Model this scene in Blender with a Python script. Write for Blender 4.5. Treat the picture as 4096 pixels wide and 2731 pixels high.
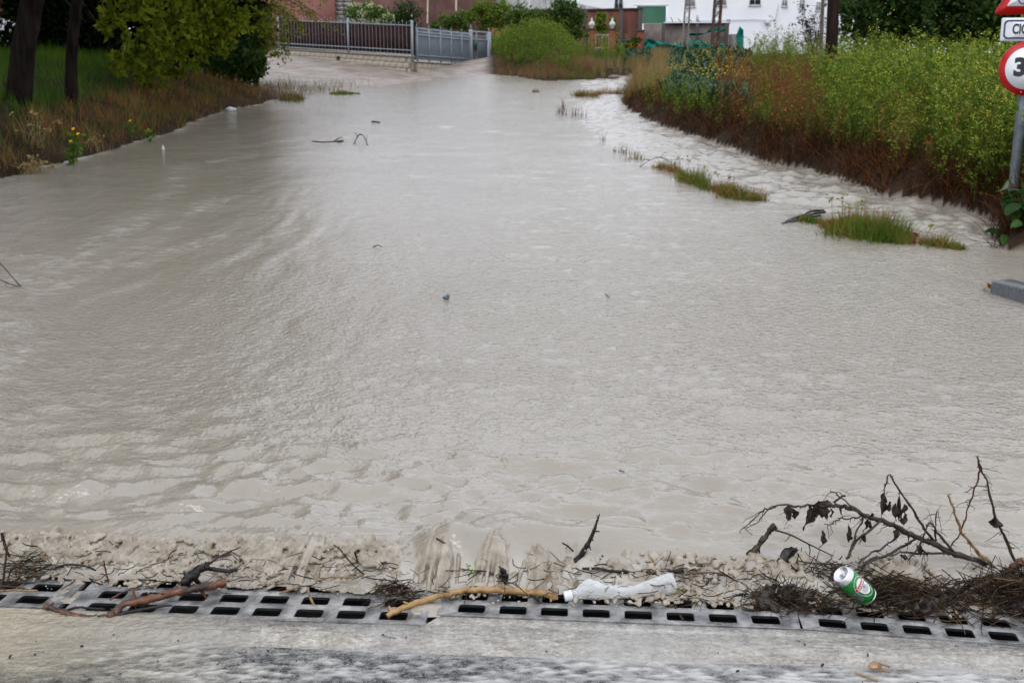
import bpy, math, random
import numpy as np
from mathutils import Vector, Matrix

R = math.radians
scene = bpy.context.scene
for o in list(bpy.data.objects):
    bpy.data.objects.remove(o)
COL = scene.collection

# ------------------------------------------------------------------ camera
F = 4215.0            # focal length in photograph pixels (4096 wide)
PITCH = R(12.64)
CAMH = 1.39
cam_d = bpy.data.cameras.new('camera')
cam = bpy.data.objects.new('camera', cam_d)
COL.objects.link(cam)
cam.location = (0, 0, CAMH)
cam.rotation_euler = (math.pi / 2 - PITCH, 0, 0)
cam_d.sensor_width = 36.0
cam_d.lens = 36.0 * F / 4096.0
cam_d.clip_start = 0.05
cam_d.clip_end = 2000
cam_d.dof.use_dof = True
cam_d.dof.focus_distance = 3.15
cam_d.dof.aperture_fstop = 9.0
scene.camera = cam

# ------------------------------------------------------------------ sky, sun, exposure (overcast, rainy day)
SUN_EL, SUN_AZ = R(52), R(205)      # azimuth clockwise from +Y (view direction): behind the camera
world = bpy.data.worlds.new('World')
scene.world = world
world.use_nodes = True
nt = world.node_tree
nt.nodes.clear()
wo = nt.nodes.new('ShaderNodeOutputWorld')
bg = nt.nodes.new('ShaderNodeBackground')
sky = nt.nodes.new('ShaderNodeTexSky')
sky.sky_type = 'NISHITA'
sky.sun_disc = False
sky.sun_elevation = SUN_EL
sky.sun_rotation = SUN_AZ
sky.air_density = 1.0
sky.dust_density = 4.0
hs = nt.nodes.new('ShaderNodeHueSaturation')
hs.inputs['Saturation'].default_value = 0.25
mixs = nt.nodes.new('ShaderNodeMix')
mixs.data_type = 'RGBA'
mixs.inputs[0].default_value = 0.8          # cloud cover
mixs.inputs[7].default_value = (10.0, 10.5, 11.6, 1)
nt.links.new(sky.outputs[0], hs.inputs['Color'])
nt.links.new(hs.outputs[0], mixs.inputs[6])
nt.links.new(mixs.outputs[2], bg.inputs['Color'])
bg.inputs['Strength'].default_value = 0.125
nt.links.new(bg.outputs[0], wo.inputs['Surface'])

sun_d = bpy.data.lights.new('sun', 'SUN')
sun_d.energy = 0.7
sun_d.angle = R(30)
sun_d.color = (1.0, 0.97, 0.93)
sun = bpy.data.objects.new('sun', sun_d)
COL.objects.link(sun)
sun.rotation_euler = Vector((math.sin(SUN_AZ) * math.cos(SUN_EL), math.cos(SUN_AZ) * math.cos(SUN_EL), math.sin(SUN_EL))).to_track_quat('Z', 'Y').to_euler()

scene.view_settings.view_transform = 'Standard'
scene.view_settings.look = 'None'
scene.view_settings.gamma = 1.0
scene.view_settings.exposure = 0.24
scene.view_settings.use_curve_mapping = False
scene.render.engine = 'CYCLES'
scene.cycles.max_bounces = 6
scene.cycles.diffuse_bounces = 3
scene.cycles.transparent_max_bounces = 12

# ------------------------------------------------------------------ helpers
rng = np.random.default_rng(7)
SP, CP = math.sin(PITCH), math.cos(PITCH)


def ray(px, py):
    x = (px - 2048.0) / F
    y = (1365.5 - py) / F
    return np.array([x, CP + y * SP, -SP + y * CP])


def at(px, py, Y):
    """world point seen at a photograph pixel, at ground distance Y"""
    d = ray(px, py)
    return np.array([0, 0, CAMH]) + d * (Y / d[1])


def atz(px, py, z):
    d = ray(px, py)
    return np.array([0, 0, CAMH]) + d * ((z - CAMH) / d[2])


def proj(X, Y, Z):
    zc = Y * CP - (Z - CAMH) * SP
    yc = Y * SP + (Z - CAMH) * CP
    return 2048 + F * X / zc, 1365.5 - F * yc / zc


def W(Y):
    """level of the flood water along the street: flat by the drain, then climbing"""
    Y = np.asarray(Y, float)
    z = 0.05 + 0.02584 * np.clip(Y - 6, 0, 36) ** 1.3
    z = z + 0.056 * np.clip(Y - 42, 0, 20) + 0.008 * np.clip(Y - 62, 0, 1000)
    return z


def gp(px, py, dz=0.0):
    """ground point on the water level surface under a pixel"""
    d = ray(px, py)
    lo, hi = 2.0, 120.0
    for _ in range(60):
        m = 0.5 * (lo + hi)
        z = CAMH + d[2] * (m / d[1])
        if z > float(W(m)) + dz:
            lo = m
        else:
            hi = m
    return at(px, py, 0.5 * (lo + hi))


def _hash(ix, iy, seed):
    n = (ix.astype(np.int64) * 374761393 + iy.astype(np.int64) * 668265263 + seed * 144269504) & 0xffffffff
    n = ((n ^ (n >> 13)) * 1274126177) & 0xffffffff
    n = n ^ (n >> 16)
    return (n & 0xffff) / 32767.5 - 1.0


def vn(x, y, seed=0):
    """smooth value noise, -1..1"""
    x = np.asarray(x, float)
    y = np.asarray(y, float)
    ix = np.floor(x)
    iy = np.floor(y)
    fx = x - ix
    fy = y - iy
    u = fx * fx * fx * (fx * (fx * 6 - 15) + 10)
    v = fy * fy * fy * (fy * (fy * 6 - 15) + 10)
    a = _hash(ix, iy, seed)
    b = _hash(ix + 1, iy, seed)
    c = _hash(ix, iy + 1, seed)
    d = _hash(ix + 1, iy + 1, seed)
    return (a * (1 - u) + b * u) * (1 - v) + (c * (1 - u) + d * u) * v


def fbm(x, y, seed=0, oct=4):
    s, a, t = 0, 1.0, 0
    for k in range(oct):
        s = s + a * vn(np.asarray(x) * 2 ** k + 17.3 * k, np.asarray(y) * 2 ** k + 5.1 * k, seed + k)
        t += a
        a *= 0.5
    return s / t


def sstep(a, b, x):
    t = np.clip((np.asarray(x, float) - a) / (b - a), 0, 1)
    return t * t * (3 - 2 * t)


def polydist(P, poly, closed=False):
    """distance of points P (n,2) to a polyline"""
    poly = np.asarray(poly, float)
    n = len(poly)
    best = np.full(len(P), 1e9)
    for i in range(n if closed else n - 1):
        a = poly[i]
        b = poly[(i + 1) % n]
        ab = b - a
        t = np.clip(((P - a) @ ab) / max(ab @ ab, 1e-12), 0, 1)
        q = a + t[:, None] * ab
        best = np.minimum(best, np.hypot(P[:, 0] - q[:, 0], P[:, 1] - q[:, 1]))
    return best


def inpoly(P, poly):
    poly = np.asarray(poly, float)
    x, y = P[:, 0], P[:, 1]
    r = np.zeros(len(P), bool)
    n = len(poly)
    for i in range(n):
        x1, y1 = poly[i]
        x2, y2 = poly[(i + 1) % n]
        c = ((y1 > y) != (y2 > y))
        if y2 != y1:
            r ^= c & (x < (x2 - x1) * (y - y1) / (y2 - y1) + x1)
    return r


class MB:
    """collects geometry (numpy) and links it as ONE mesh object"""

    def __init__(s):
        s.V, s.Q, s.T, s.n = [], [], [], 0      # faces: (array, material index)
        s.rnd = []

    def add(s, V, Fc, mi=0, rnd=0.5):
        V = np.asarray(V, float)
        Fc = np.asarray(Fc, int)
        if len(V) == 0 or len(Fc) == 0:
            return s
        s.V.append(V)
        s.rnd.append(np.broadcast_to(np.asarray(rnd, float), (len(V),)))
        (s.Q if Fc.shape[1] == 4 else s.T).append((Fc + s.n, np.full(len(Fc), mi)))
        s.n += len(V)
        return s

    def many(s, V, Fc, M, Tr, mi=0, rnd=0.5):
        """copies of a small shape: M (k,3,3), Tr (k,3)"""
        V = np.asarray(V, float)
        Fc = np.asarray(Fc, int)
        k = len(Tr)
        if k == 0:
            return s
        VV = np.einsum('kij,nj->kni', M, V) + Tr[:, None, :]
        FF = Fc[None] + (np.arange(k) * len(V))[:, None, None]
        rr = np.repeat(np.broadcast_to(np.asarray(rnd, float), (k,)), len(V))
        return s.add(VV.reshape(-1, 3), FF.reshape(-1, Fc.shape[1]), mi, rr)

    def box(s, c, sz, mi=0, M=None):
        x, y, z = np.asarray(sz) / 2.0
        V = np.array([[-x, -y, -z], [x, -y, -z], [x, y, -z], [-x, y, -z], [-x, -y, z], [x, -y, z], [x, y, z], [-x, y, z]])
        if M is not None:
            V = V @ np.asarray(M).T
        Fc = [[0, 3, 2, 1], [4, 5, 6, 7], [0, 1, 5, 4], [1, 2, 6, 5], [2, 3, 7, 6], [3, 0, 4, 7]]
        return s.add(V + np.asarray(c), Fc, mi)

    def tube(s, P, r, n=6, mi=0, rnd=0.5, jit=0.0):
        P = np.asarray(P, float)
        k = len(P)
        r = np.broadcast_to(np.asarray(r, float), (k,))
        T = np.gradient(P, axis=0)
        T /= np.linalg.norm(T, axis=1)[:, None] + 1e-12
        up = np.array([0.13, 0.21, 1.0])
        up /= np.linalg.norm(up)
        if abs(T.mean(0) @ up) > 0.9:
            up = np.array([1.0, 0.2, 0.1])
            up /= np.linalg.norm(up)
        A = np.cross(T, up)
        A /= np.linalg.norm(A, axis=1)[:, None] + 1e-12
        B = np.cross(T, A)
        th = np.linspace(0, 2 * np.pi, n, endpoint=False)
        rr = r[:, None] * (1 + (jit * rng.standard_normal((k, n)) if jit else 0))
        V = P[:, None, :] + rr[..., None] * (np.cos(th)[None, :, None] * A[:, None, :] + np.sin(th)[None, :, None] * B[:, None, :])
        V = V.reshape(-1, 3)
        i = np.arange(k - 1)[:, None] * n
        j = np.arange(n)[None]
        jn = (j + 1) % n
        Fc = np.stack([i + j, i + jn, i + n + jn, i + n + j], -1).reshape(-1, 4)
        s.add(V, Fc, mi, rnd)
        if n >= 3:
            for e, fl in ((0, 1), (k - 1, 0)):
                ring = V[e * n:(e + 1) * n]
                VV = np.vstack([ring, P[e][None]])
                q = np.arange(n)
                tri = np.stack([q, (q + 1) % n, np.full(n, n)], -1)
                s.add(VV, tri if not fl else tri[:, ::-1], mi, rnd)
        return s

    def lathe(s, prof, c, M, n=28, mi=0):
        """prof: (r, h) pairs along the local z axis"""
        prof = np.asarray(prof, float)
        th = np.linspace(0, 2 * np.pi, n, endpoint=False)
        V = np.stack([prof[:, 0, None] * np.cos(th), prof[:, 0, None] * np.sin(th), np.repeat(prof[:, 1, None], n, 1)], -1)
        V = V.reshape(-1, 3) @ np.asarray(M).T + np.asarray(c)
        k = len(prof)
        i = np.arange(k - 1)[:, None] * n
        j = np.arange(n)[None]
        jn = (j + 1) % n
        return s.add(V, np.stack([i + j, i + jn, i + n + jn, i + n + j], -1).reshape(-1, 4), mi)

    def build(s, name, mats, parent=None, origin=None, smooth=False, kind=None):
        me = bpy.data.meshes.new(name)
        V = np.concatenate(s.V) if s.V else np.zeros((0, 3))
        if origin is not None:
            V = V - np.asarray(origin)
        loops, tot, mi = [], [], []
        for lst, k in ((s.Q, 4), (s.T, 3)):
            for Fc, m in lst:
                loops.append(Fc.ravel())
                tot.append(np.full(len(Fc), k))
                mi.append(m)
        loops = np.concatenate(loops)
        tot = np.concatenate(tot)
        mi = np.concatenate(mi)
        me.vertices.add(len(V))
        me.vertices.foreach_set('co', V.astype(np.float32).ravel())
        me.loops.add(len(loops))
        me.loops.foreach_set('vertex_index', loops.astype(np.int32))
        me.polygons.add(len(tot))
        st = np.zeros(len(tot), np.int32)
        st[1:] = np.cumsum(tot)[:-1]
        me.polygons.foreach_set('loop_start', st)
        me.polygons.foreach_set('material_index', mi.astype(np.int32))
        if smooth:
            me.polygons.foreach_set('use_smooth', np.ones(len(tot), bool))
        at_ = me.attributes.new('rnd', 'FLOAT', 'POINT')
        at_.data.foreach_set('value', np.concatenate(s.rnd).astype(np.float32))
        if not isinstance(mats, (list, tuple)):
            mats = [mats]
        for m in mats:
            me.materials.append(m)
        me.update(calc_edges=True)
        o = bpy.data.objects.new(name, me)
        COL.objects.link(o)
        if origin is not None and parent is None:
            o.location = [float(q) for q in origin]
        if parent is not None:
            o.parent = parent
        if kind:
            o['kind'] = kind
        return o


def tag(o, label, cat, group=None, kind=None):
    o['label'] = label
    o['category'] = cat
    if group:
        o['group'] = group
    if kind:
        o['kind'] = kind
    return o


def thing(name, label, cat, loc=(0, 0, 0), group=None):
    o = bpy.data.objects.new(name, None)
    o.empty_display_size = 0.2
    COL.objects.link(o)
    o.location = [float(q) for q in loc]
    return tag(o, label, cat, group)


def piece(name, me_obj_or_mesh, parent, M):
    """one more object sharing a mesh, placed by a world matrix under a thing at that thing's location"""
    o = bpy.data.objects.new(name, me_obj_or_mesh)
    COL.objects.link(o)
    o.parent = parent
    o.matrix_local = Matrix.Translation(-Vector(parent.location)) @ M
    return o


def smoothpath(P, n=8):
    """Catmull-Rom through the points"""
    P = np.asarray(P, float)
    Q = np.vstack([2 * P[0] - P[1], P, 2 * P[-1] - P[-2]])
    out = []
    for i in range(1, len(Q) - 2):
        for t in np.linspace(0, 1, n, endpoint=False):
            out.append(0.5 * ((2 * Q[i]) + (-Q[i - 1] + Q[i + 1]) * t + (2 * Q[i - 1] - 5 * Q[i] + 4 * Q[i + 1] - Q[i + 2]) * t * t + (-Q[i - 1] + 3 * Q[i] - 3 * Q[i + 1] + Q[i + 2]) * t ** 3))
    out.append(P[-1])
    return np.array(out)


def rotz(a):
    c, s_ = np.cos(a), np.sin(a)
    z = np.zeros_like(c)
    return np.stack([np.stack([c, -s_, z], -1), np.stack([s_, c, z], -1), np.stack([z, z, z + 1], -1)], -2)


def rotrand(k, tilt=None, g=rng):
    """random rotations; tilt limits the angle of local z from vertical"""
    a = g.uniform(0, 2 * np.pi, k)
    b = g.uniform(0, np.pi if tilt is None else tilt, k) if tilt is not None else np.arccos(g.uniform(-1, 1, k))
    c = g.uniform(0, 2 * np.pi, k)
    Ry = np.zeros((k, 3, 3))
    Ry[:, 0, 0] = np.cos(b); Ry[:, 0, 2] = np.sin(b); Ry[:, 1, 1] = 1; Ry[:, 2, 0] = -np.sin(b); Ry[:, 2, 2] = np.cos(b)
    return rotz(a) @ Ry @ rotz(c)


def frame_to(d):
    """3x3 whose local z looks along d"""
    return np.array(Vector(d).to_track_quat('Z', 'Y').to_matrix())


# ------------------------------------------------------------------ materials
def newmat(name):
    m = bpy.data.materials.new(name)
    m.use_nodes = True
    n = m.node_tree
    b = n.nodes['Principled BSDF']
    return m, n, b


def mat(name, c1, c2=None, scale=8.0, rough=0.6, bump=0.0, bscale=None, metal=0.0, detail=4.0, stretch=(1, 1, 1), coat=0.0, contrast=(0.35, 0.65), spec=0.5, rough2=None, grains=None):
    m, n, b = newmat(name)
    tc = n.nodes.new('ShaderNodeTexCoord')
    mp = n.nodes.new('ShaderNodeMapping')
    mp.inputs['Scale'].default_value = stretch
    n.links.new(tc.outputs['Object'], mp.inputs[0])
    if c2 is not None:
        nz = n.nodes.new('ShaderNodeTexNoise')
        nz.inputs['Scale'].default_value = scale
        nz.inputs['Detail'].default_value = detail
        n.links.new(mp.outputs[0], nz.inputs['Vector'])
        rp = n.nodes.new('ShaderNodeValToRGB')
        rp.color_ramp.elements[0].position = contrast[0]
        rp.color_ramp.elements[1].position = contrast[1]
        rp.color_ramp.elements[0].color = (*c1, 1)
        rp.color_ramp.elements[1].color = (*c2, 1)
        n.links.new(nz.outputs['Fac'], rp.inputs[0])
        n.links.new(rp.outputs[0], b.inputs['Base Color'])
        if rough2 is not None:
            mr = n.nodes.new('ShaderNodeMapRange')
            mr.inputs['From Min'].default_value = contrast[0]
            mr.inputs['From Max'].default_value = contrast[1]
            mr.inputs['To Min'].default_value = rough
            mr.inputs['To Max'].default_value = rough2
            n.links.new(nz.outputs['Fac'], mr.inputs[0])
            n.links.new(mr.outputs[0], b.inputs['Roughness'])
        if grains:
            # stones in the binder, each with its own tone
            vo = n.nodes.new('ShaderNodeTexVoronoi')
            vo.inputs['Scale'].default_value = grains[0]
            n.links.new(mp.outputs[0], vo.inputs['Vector'])
            hv = n.nodes.new('ShaderNodeRGBToBW')
            n.links.new(vo.outputs['Color'], hv.inputs[0])
            m2 = n.nodes.new('ShaderNodeMapRange')
            m2.inputs['From Min'].default_value = 0.25
            m2.inputs['From Max'].default_value = 0.85
            m2.inputs['To Min'].default_value = grains[1]
            m2.inputs['To Max'].default_value = grains[2]
            n.links.new(hv.outputs[0], m2.inputs[0])
            ml = n.nodes.new('ShaderNodeMix')
            ml.data_type = 'RGBA'
            ml.blend_type = 'MULTIPLY'
            ml.inputs[0].default_value = 1.0
            n.links.new(rp.outputs[0], ml.inputs[6])
            n.links.new(m2.outputs[0], ml.inputs[7])
            n.links.new(ml.outputs[2], b.inputs['Base Color'])
    else:
        b.inputs['Base Color'].default_value = (*c1, 1)
    if rough2 is None:
        b.inputs['Roughness'].default_value = rough
    b.inputs['Metallic'].default_value = metal
    b.inputs['Specular IOR Level'].default_value = spec
    b.inputs['Coat Weight'].default_value = coat
    b.inputs['Coat Roughness'].default_value = 0.1
    if bump:
        nb = n.nodes.new('ShaderNodeTexNoise')
        nb.inputs['Scale'].default_value = bscale or scale * 3
        nb.inputs['Detail'].default_value = 5
        n.links.new(mp.outputs[0], nb.inputs['Vector'])
        bp = n.nodes.new('ShaderNodeBump')
        bp.inputs['Strength'].default_value = 1.0
        bp.inputs['Distance'].default_value = bump
        n.links.new(nb.outputs['Fac'], bp.inputs['Height'])
        n.links.new(bp.outputs[0], b.inputs['Normal'])
    return m


def leafmat(name, cols, rough=0.6, trans=0.3, spec=0.12):
    """plant matter: colour picked per leaf or stem by the rnd attribute"""
    m, n, b = newmat(name)
    at_ = n.nodes.new('ShaderNodeAttribute')
    at_.attribute_name = 'rnd'
    rp = n.nodes.new('ShaderNodeValToRGB')
    el = rp.color_ramp.elements
    for i, c in enumerate(cols):
        p = i / max(1, len(cols) - 1)
        if i == 0:
            e = el[0]
            e.position = 0
        elif i == len(cols) - 1:
            e = el[len(el) - 1]
            e.position = 1
        else:
            e = el.new(p)
        e.color = (*c, 1)
    n.links.new(at_.outputs['Fac'], rp.inputs[0])
    n.links.new(rp.outputs[0], b.inputs['Base Color'])
    b.inputs['Roughness'].default_value = rough
    b.inputs['Specular IOR Level'].default_value = spec
    if trans:
        tr = n.nodes.new('ShaderNodeBsdfTranslucent')
        n.links.new(rp.outputs[0], tr.inputs['Color'])
        mx = n.nodes.new('ShaderNodeMixShader')
        mx.inputs[0].default_value = trans
        n.links.new(b.outputs[0], mx.inputs[1])
        n.links.new(tr.outputs[0], mx.inputs[2])
        n.links.new(mx.outputs[0], n.nodes['Material Output'].inputs['Surface'])
    return m


def N(n, typ, **kw):
    q = n.nodes.new(typ)
    for k, v in kw.items():
        q.inputs[k].default_value = v
    return q


MUD = (0.275, 0.245, 0.202)
# ================================================================== the setting
# outline of the flood (photograph pixels carried onto the water level surface)
left_edge = [(0, 720), (89, 697), (154, 673), (262, 655), (346, 629), (430, 608), (519, 580), (608, 552), (700, 528), (758, 496), (842, 463), (912, 442), (1029, 421), (1094, 402), (1215, 388), (1420, 362), (1640, 332), (1800, 312), (1956, 300), (2064, 306), (2171, 325), (2297, 322), (2447, 316), (2461, 306)]
right_edge = [(2531, 304), (2531, 327), (2495, 380), (2484, 416), (2560, 470), (2680, 515), (2800, 551), (2915, 591), (3058, 649), (3202, 677), (3345, 715), (3460, 746), (3517, 786), (3661, 801), (3776, 815), (3891, 850), (4005, 893), (3975, 955), (4000, 1000), (4110, 1012)]
LE = [tuple(gp(*p)[:2]) for p in left_edge]
RE = [tuple(gp(*p)[:2]) for p in right_edge]
FLOOD = [(-9.2, 2.2), (-8.6, 5.0), (-8.0, 8.0), (-7.5, 11.0)] + LE + RE + [(7, 8.3), (16, 8.0), (16, 2.2)]
FLOOD = np.array(FLOOD)

# drain line: front edge of the grates, from left to right
DP0 = atz(445, 2441, 0.0)
DP1 = atz(4027, 2562, 0.0)
DSL = (DP1[1] - DP0[1]) / (DP1[0] - DP0[0])


GROW = [   # pixel of the first and last slot of the row by the road, per grate
    ((-1040, 2340), (130, 2394)), ((405, 2423), (1574, 2459)), ((1887, 2430), (3063, 2475)), ((3330, 2489), (4550, 2580)), ((4820, 2602), (6040, 2716))]
_fx, _fy = [], []
for a, bq in GROW:
    A, B = atz(*a, 0.0), atz(*bq, 0.0)
    dA = (B - A) / np.linalg.norm(B - A)
    for Q in (A - dA * 0.09, B + dA * 0.09):
        Q = Q - np.array([-dA[1], dA[0], 0]) * 0.049
        _fx.append(Q[0])
        _fy.append(Q[1])


def Yfront(X):
    return np.interp(X, _fx, _fy)


def Yd(X):
    return DP0[1] + DSL * (np.asarray(X) - DP0[0])


def bank(X, Y):
    """height of the ground above the water level"""
    P = np.stack([X, Y], -1)
    d = polydist(P, FLOOD, True)
    ins = inpoly(P, FLOOD)
    rf = sstep(-0.8, 0.8, X - (0.02 * Y + 2.4))
    right = rf > 0.5
    n1 = fbm(X * 0.7, Y * 0.7, 3, 4)
    hl = 0.05 * sstep(0, 0.15, d) + 0.38 * np.minimum(d, 2.4) + 0.1 * np.clip(d - 2.4, 0, 8)
    hdr = 0.043 * d
    k = sstep(27.5, 31.5, Y)
    hL = hl * (1 - k) + hdr * k
    top_ = 0.45 - 0.30 * sstep(14, 32, Y)
    hr = top_ * (1 - np.exp(-d / 0.42)) + 0.02 * np.minimum(d, 8)
    h = hr * rf + hL * (1 - rf) + 0.10 * n1 * sstep(0.1, 1.0, d) * np.where(right | (Y < 28), 1, 0.25)
    # mound of spoil beside the gate
    mx, my = at(2140, 300, 42)[:2]
    e = ((X - mx) / 2.0) ** 2 + ((Y - my) / 3.6) ** 2
    h = h + 0.75 * np.exp(-e * 1.4) * sstep(0.05, 1.2, d)
    h = np.where(ins, -0.015 - 0.20 * sstep(0, 0.5, d), h)
    # towards the drain the ground drops away under the channel, and under the road
    near = sstep(0.75, 0.45, Y - Yd(X))
    h = h * (1 - near) + near * (-0.42)
    return h, d, ins


def ground_z(X, Y):
    X = np.atleast_1d(np.asarray(X, float))
    Y = np.atleast_1d(np.asarray(Y, float))
    h, d, ins = bank(X, Y)
    return W(Y) + h


def fan(t, cols, side=0.66, extra=2.0):
    """rows run parallel to the drain; finer close to it (level of detail only)"""
    u = np.linspace(-1, 1, cols)
    T = np.repeat(t[:, None], cols, 1)
    X = u[None] * (side * (T + 2.7) + extra)
    Y = Yd(X) + T
    return X, Y


def gridfaces(a, b):
    i = np.arange(a - 1)[:, None] * b
    j = np.arange(b - 1)[None]
    return np.stack([i + j, i + j + 1, i + b + j + 1, i + b + j], -1).reshape(-1, 4)


# ---- ground sheet, out to the horizon
t = np.concatenate([[-14, -8, -4, -1, 0, 0.3], np.geomspace(3.2, 72, 330) - 2.7, np.geomspace(78, 900, 14)])
X, Y = fan(t, 640, 0.70, 5.0)
X = X + 0.0
Z = ground_z(X.ravel(), Y.ravel())
g = MB()
hh, dd, ii = bank(X.ravel(), Y.ravel())
pxx, pyy = proj(X.ravel(), np.maximum(Y.ravel(), 1), Z)
drive = sstep(27.5, 30.5, Y.ravel()) * sstep(0.3, -0.3, X.ravel() + 0.022 * Y.ravel()) * sstep(52, 47, Y.ravel())
drive = np.maximum(drive, ii * 1.0)
g.add(np.stack([X.ravel(), Y.ravel(), Z], -1), gridfaces(*X.shape), 0, drive)

gm, n, b = newmat('soil_and_wet_drive')
tc = N(n, 'ShaderNodeTexCoord')
nz = N(n, 'ShaderNodeTexNoise', Scale=1.7, Detail=8.0, Roughness=0.65)
n.links.new(tc.outputs['Object'], nz.inputs['Vector'])
soil = n.nodes.new('ShaderNodeValToRGB')
soil.color_ramp.elements[0].position = 0.35
soil.color_ramp.elements[1].position = 0.7
soil.color_ramp.elements[0].color = (0.014, 0.009, 0.005, 1)
soil.color_ramp.elements[1].color = (0.045, 0.028, 0.015, 1)
drv = n.nodes.new('ShaderNodeValToRGB')
drv.color_ramp.elements[0].position = 0.35
drv.color_ramp.elements[1].position = 0.68
drv.color_ramp.elements[0].color = (0.17, 0.13, 0.105, 1)
drv.color_ramp.elements[1].color = (0.36, 0.315, 0.28, 1)
mx = n.nodes.new('ShaderNodeMix')
mx.data_type = 'RGBA'
a_ = N(n, 'ShaderNodeAttribute')
a_.attribute_name = 'rnd'
n.links.new(nz.outputs['Fac'], soil.inputs[0])
n.links.new(nz.outputs['Fac'], drv.inputs[0])
n.links.new(a_.outputs['Fac'], mx.inputs[0])
n.links.new(soil.outputs[0], mx.inputs[6])
n.links.new(drv.outputs[0], mx.inputs[7])
n.links.new(mx.outputs[2], b.inputs['Base Color'])
mr = N(n, 'ShaderNodeMapRange')
b.inputs['Specular IOR Level'].default_value = 0.12
mr.inputs['To Min'].default_value = 0.95
mr.inputs['To Max'].default_value = 0.42
n.links.new(a_.outputs['Fac'], mr.inputs[0])
n.links.new(mr.outputs[0], b.inputs['Roughness'])
nb = N(n, 'ShaderNodeTexNoise', Scale=9.0, Detail=6.0)
mpp = N(n, 'ShaderNodeMapping')
mpp.inputs['Rotation'].default_value = (0, 0, R(-35))
mpp.inputs['Scale'].default_value = (0.35, 1.6, 1)
n.links.new(tc.outputs['Object'], mpp.inputs[0])
n.links.new(mpp.outputs[0], nb.inputs['Vector'])
bp = N(n, 'ShaderNodeBump', Strength=0.7, Distance=0.04)
n.links.new(nb.outputs['Fac'], bp.inputs['Height'])
n.links.new(bp.outputs[0], b.inputs['Normal'])
o = g.build('ground', gm, smooth=True)
o['kind'] = 'structure'

# ---- flood water
foam_lines = [[(735, 655), (700, 740), (600, 830), (470, 920), (330, 985), (200, 1045), (80, 1120), (20, 1200), (-60, 1330)],
              [(640, 800), (560, 880), (430, 960), (310, 1040), (180, 1110), (90, 1180)],
              [(880, 790), (800, 830), (700, 900), (600, 980), (420, 1060), (260, 1130), (110, 1210)],
              [(890, 945), (760, 985), (640, 1015), (520, 1060)],
              [(1010, 620), (900, 640), (800, 650), (740, 690)],
              [(300, 1010), (160, 1030), (0, 1020)],
              [(120, 1280), (60, 1400), (-20, 1500)],
              [(1080, 1790), (1050, 1820), (1000, 1850)]]
FL = [np.array([gp(*p)[:2] for p in l]) for l in foam_lines]
t = np.concatenate([np.linspace(0.135, 0.60, 112), np.geomspace(3.306, 47, 560) - 2.7])
X, Y = fan(t, 520, 0.62, 1.2)
T = np.repeat(t[:, None], X.shape[1], 1)
x, y, tt = X.ravel(), Y.ravel(), T.ravel()
P2 = np.stack([x, y], -1)
dl = np.full(len(x), 9.0)
for l in FL:
    dl = np.minimum(dl, polydist(P2, l))
wv = fbm(x * 1.4, y * 1.4, 40, 3)
wid = 0.07 + 0.011 * y
streak = np.exp(-(dl / wid) ** 2) * np.clip(0.7 + 0.8 * fbm(x * 2.5, y * 2.5, 42, 3), 0, 1)
# turbulent channel along the right bank
dr = polydist(P2, RE)
isl = np.array([gp(*p)[:2] for p in [(2330, 372), (2290, 440), (2480, 610), (2640, 690), (2900, 770), (3200, 870), (3500, 930), (3760, 985), (4100, 1010)]])
disl = polydist(P2, isl)
xi = np.interp(y, isl[::-1, 1], isl[::-1, 0])
rough_zone = sstep(-0.4, 0.9, x - xi) * sstep(7.5, 9.0, y) * sstep(44, 34, y)
dle = polydist(P2, LE)
shore = np.exp(-(dle / 0.16) ** 2) * np.clip(0.4 + 1.3 * fbm(x * 3, y * 3, 43, 3), 0, 1) * sstep(33, 26, y)
chopA = sstep(0.36, 0.6, tt) * sstep(1.75, 1.15, tt)
chopL = sstep(0.2, -1.4, x) * sstep(0.4, 0.6, tt) * sstep(2.6, 1.2, tt)
w = 0
a1 = vn(x * 5.5 + 0.6 * wv, y * 12 + 0.4 * wv, 11)
a2 = vn(x * 15 + 3, y * 25, 12)
a3 = vn(x * 3.4 + y * 1.0, y * 6.5 - x * 1.6, 13)
h = (chopA * (0.016 * a1 + 0.011 * a2 + 0.012 * a3) + chopL * (0.018 * vn(x * 5 + y * 4, y * 11 - x * 3, 14)))
h += sstep(1.2, 2.0, tt) * (0.35 + 0.65 * sstep(4.0, 2.0, tt)) * (0.0055 * vn(x * 9, y * 13, 15) + 0.0060 * vn(x * 3.1, y * 5.0, 16) + 0.0034 * vn(x * 18, y * 22, 17))
h += sstep(9, 16, y) * (0.006 * vn(x * 2.2, y * 2.2, 18) + 0.008 * vn(x * 0.9, y * 0.9, 19))
h += sstep(1.0, 2.5, tt) * sstep(16, 9, y) * (0.0060 * vn(x * 4.5 + 0.8 * wv, y * 0.8 + 0.5 * wv, 26) + 0.0042 * vn(x * 11 + 0.9 * wv, y * 1.7, 27)) * (0.55 + 0.45 * sstep(0.5, -1.0, x))
lump = 0
rz1 = fbm(x * 2.6 + 0.5 * wv, y * 3.4 + x * 0.8, 20, 4)
rz2 = fbm(x * 7.0, y * 9.0, 22, 3)
h += rough_zone * (0.048 * rz1 + 0.030 * rz2 + 0.02 * vn(x * 1.3, y * 1.3, 21))
h += streak * (0.004 + 0.016 * fbm(x * 9, y * 15, 24, 3))
h += shore * 0.025
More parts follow.
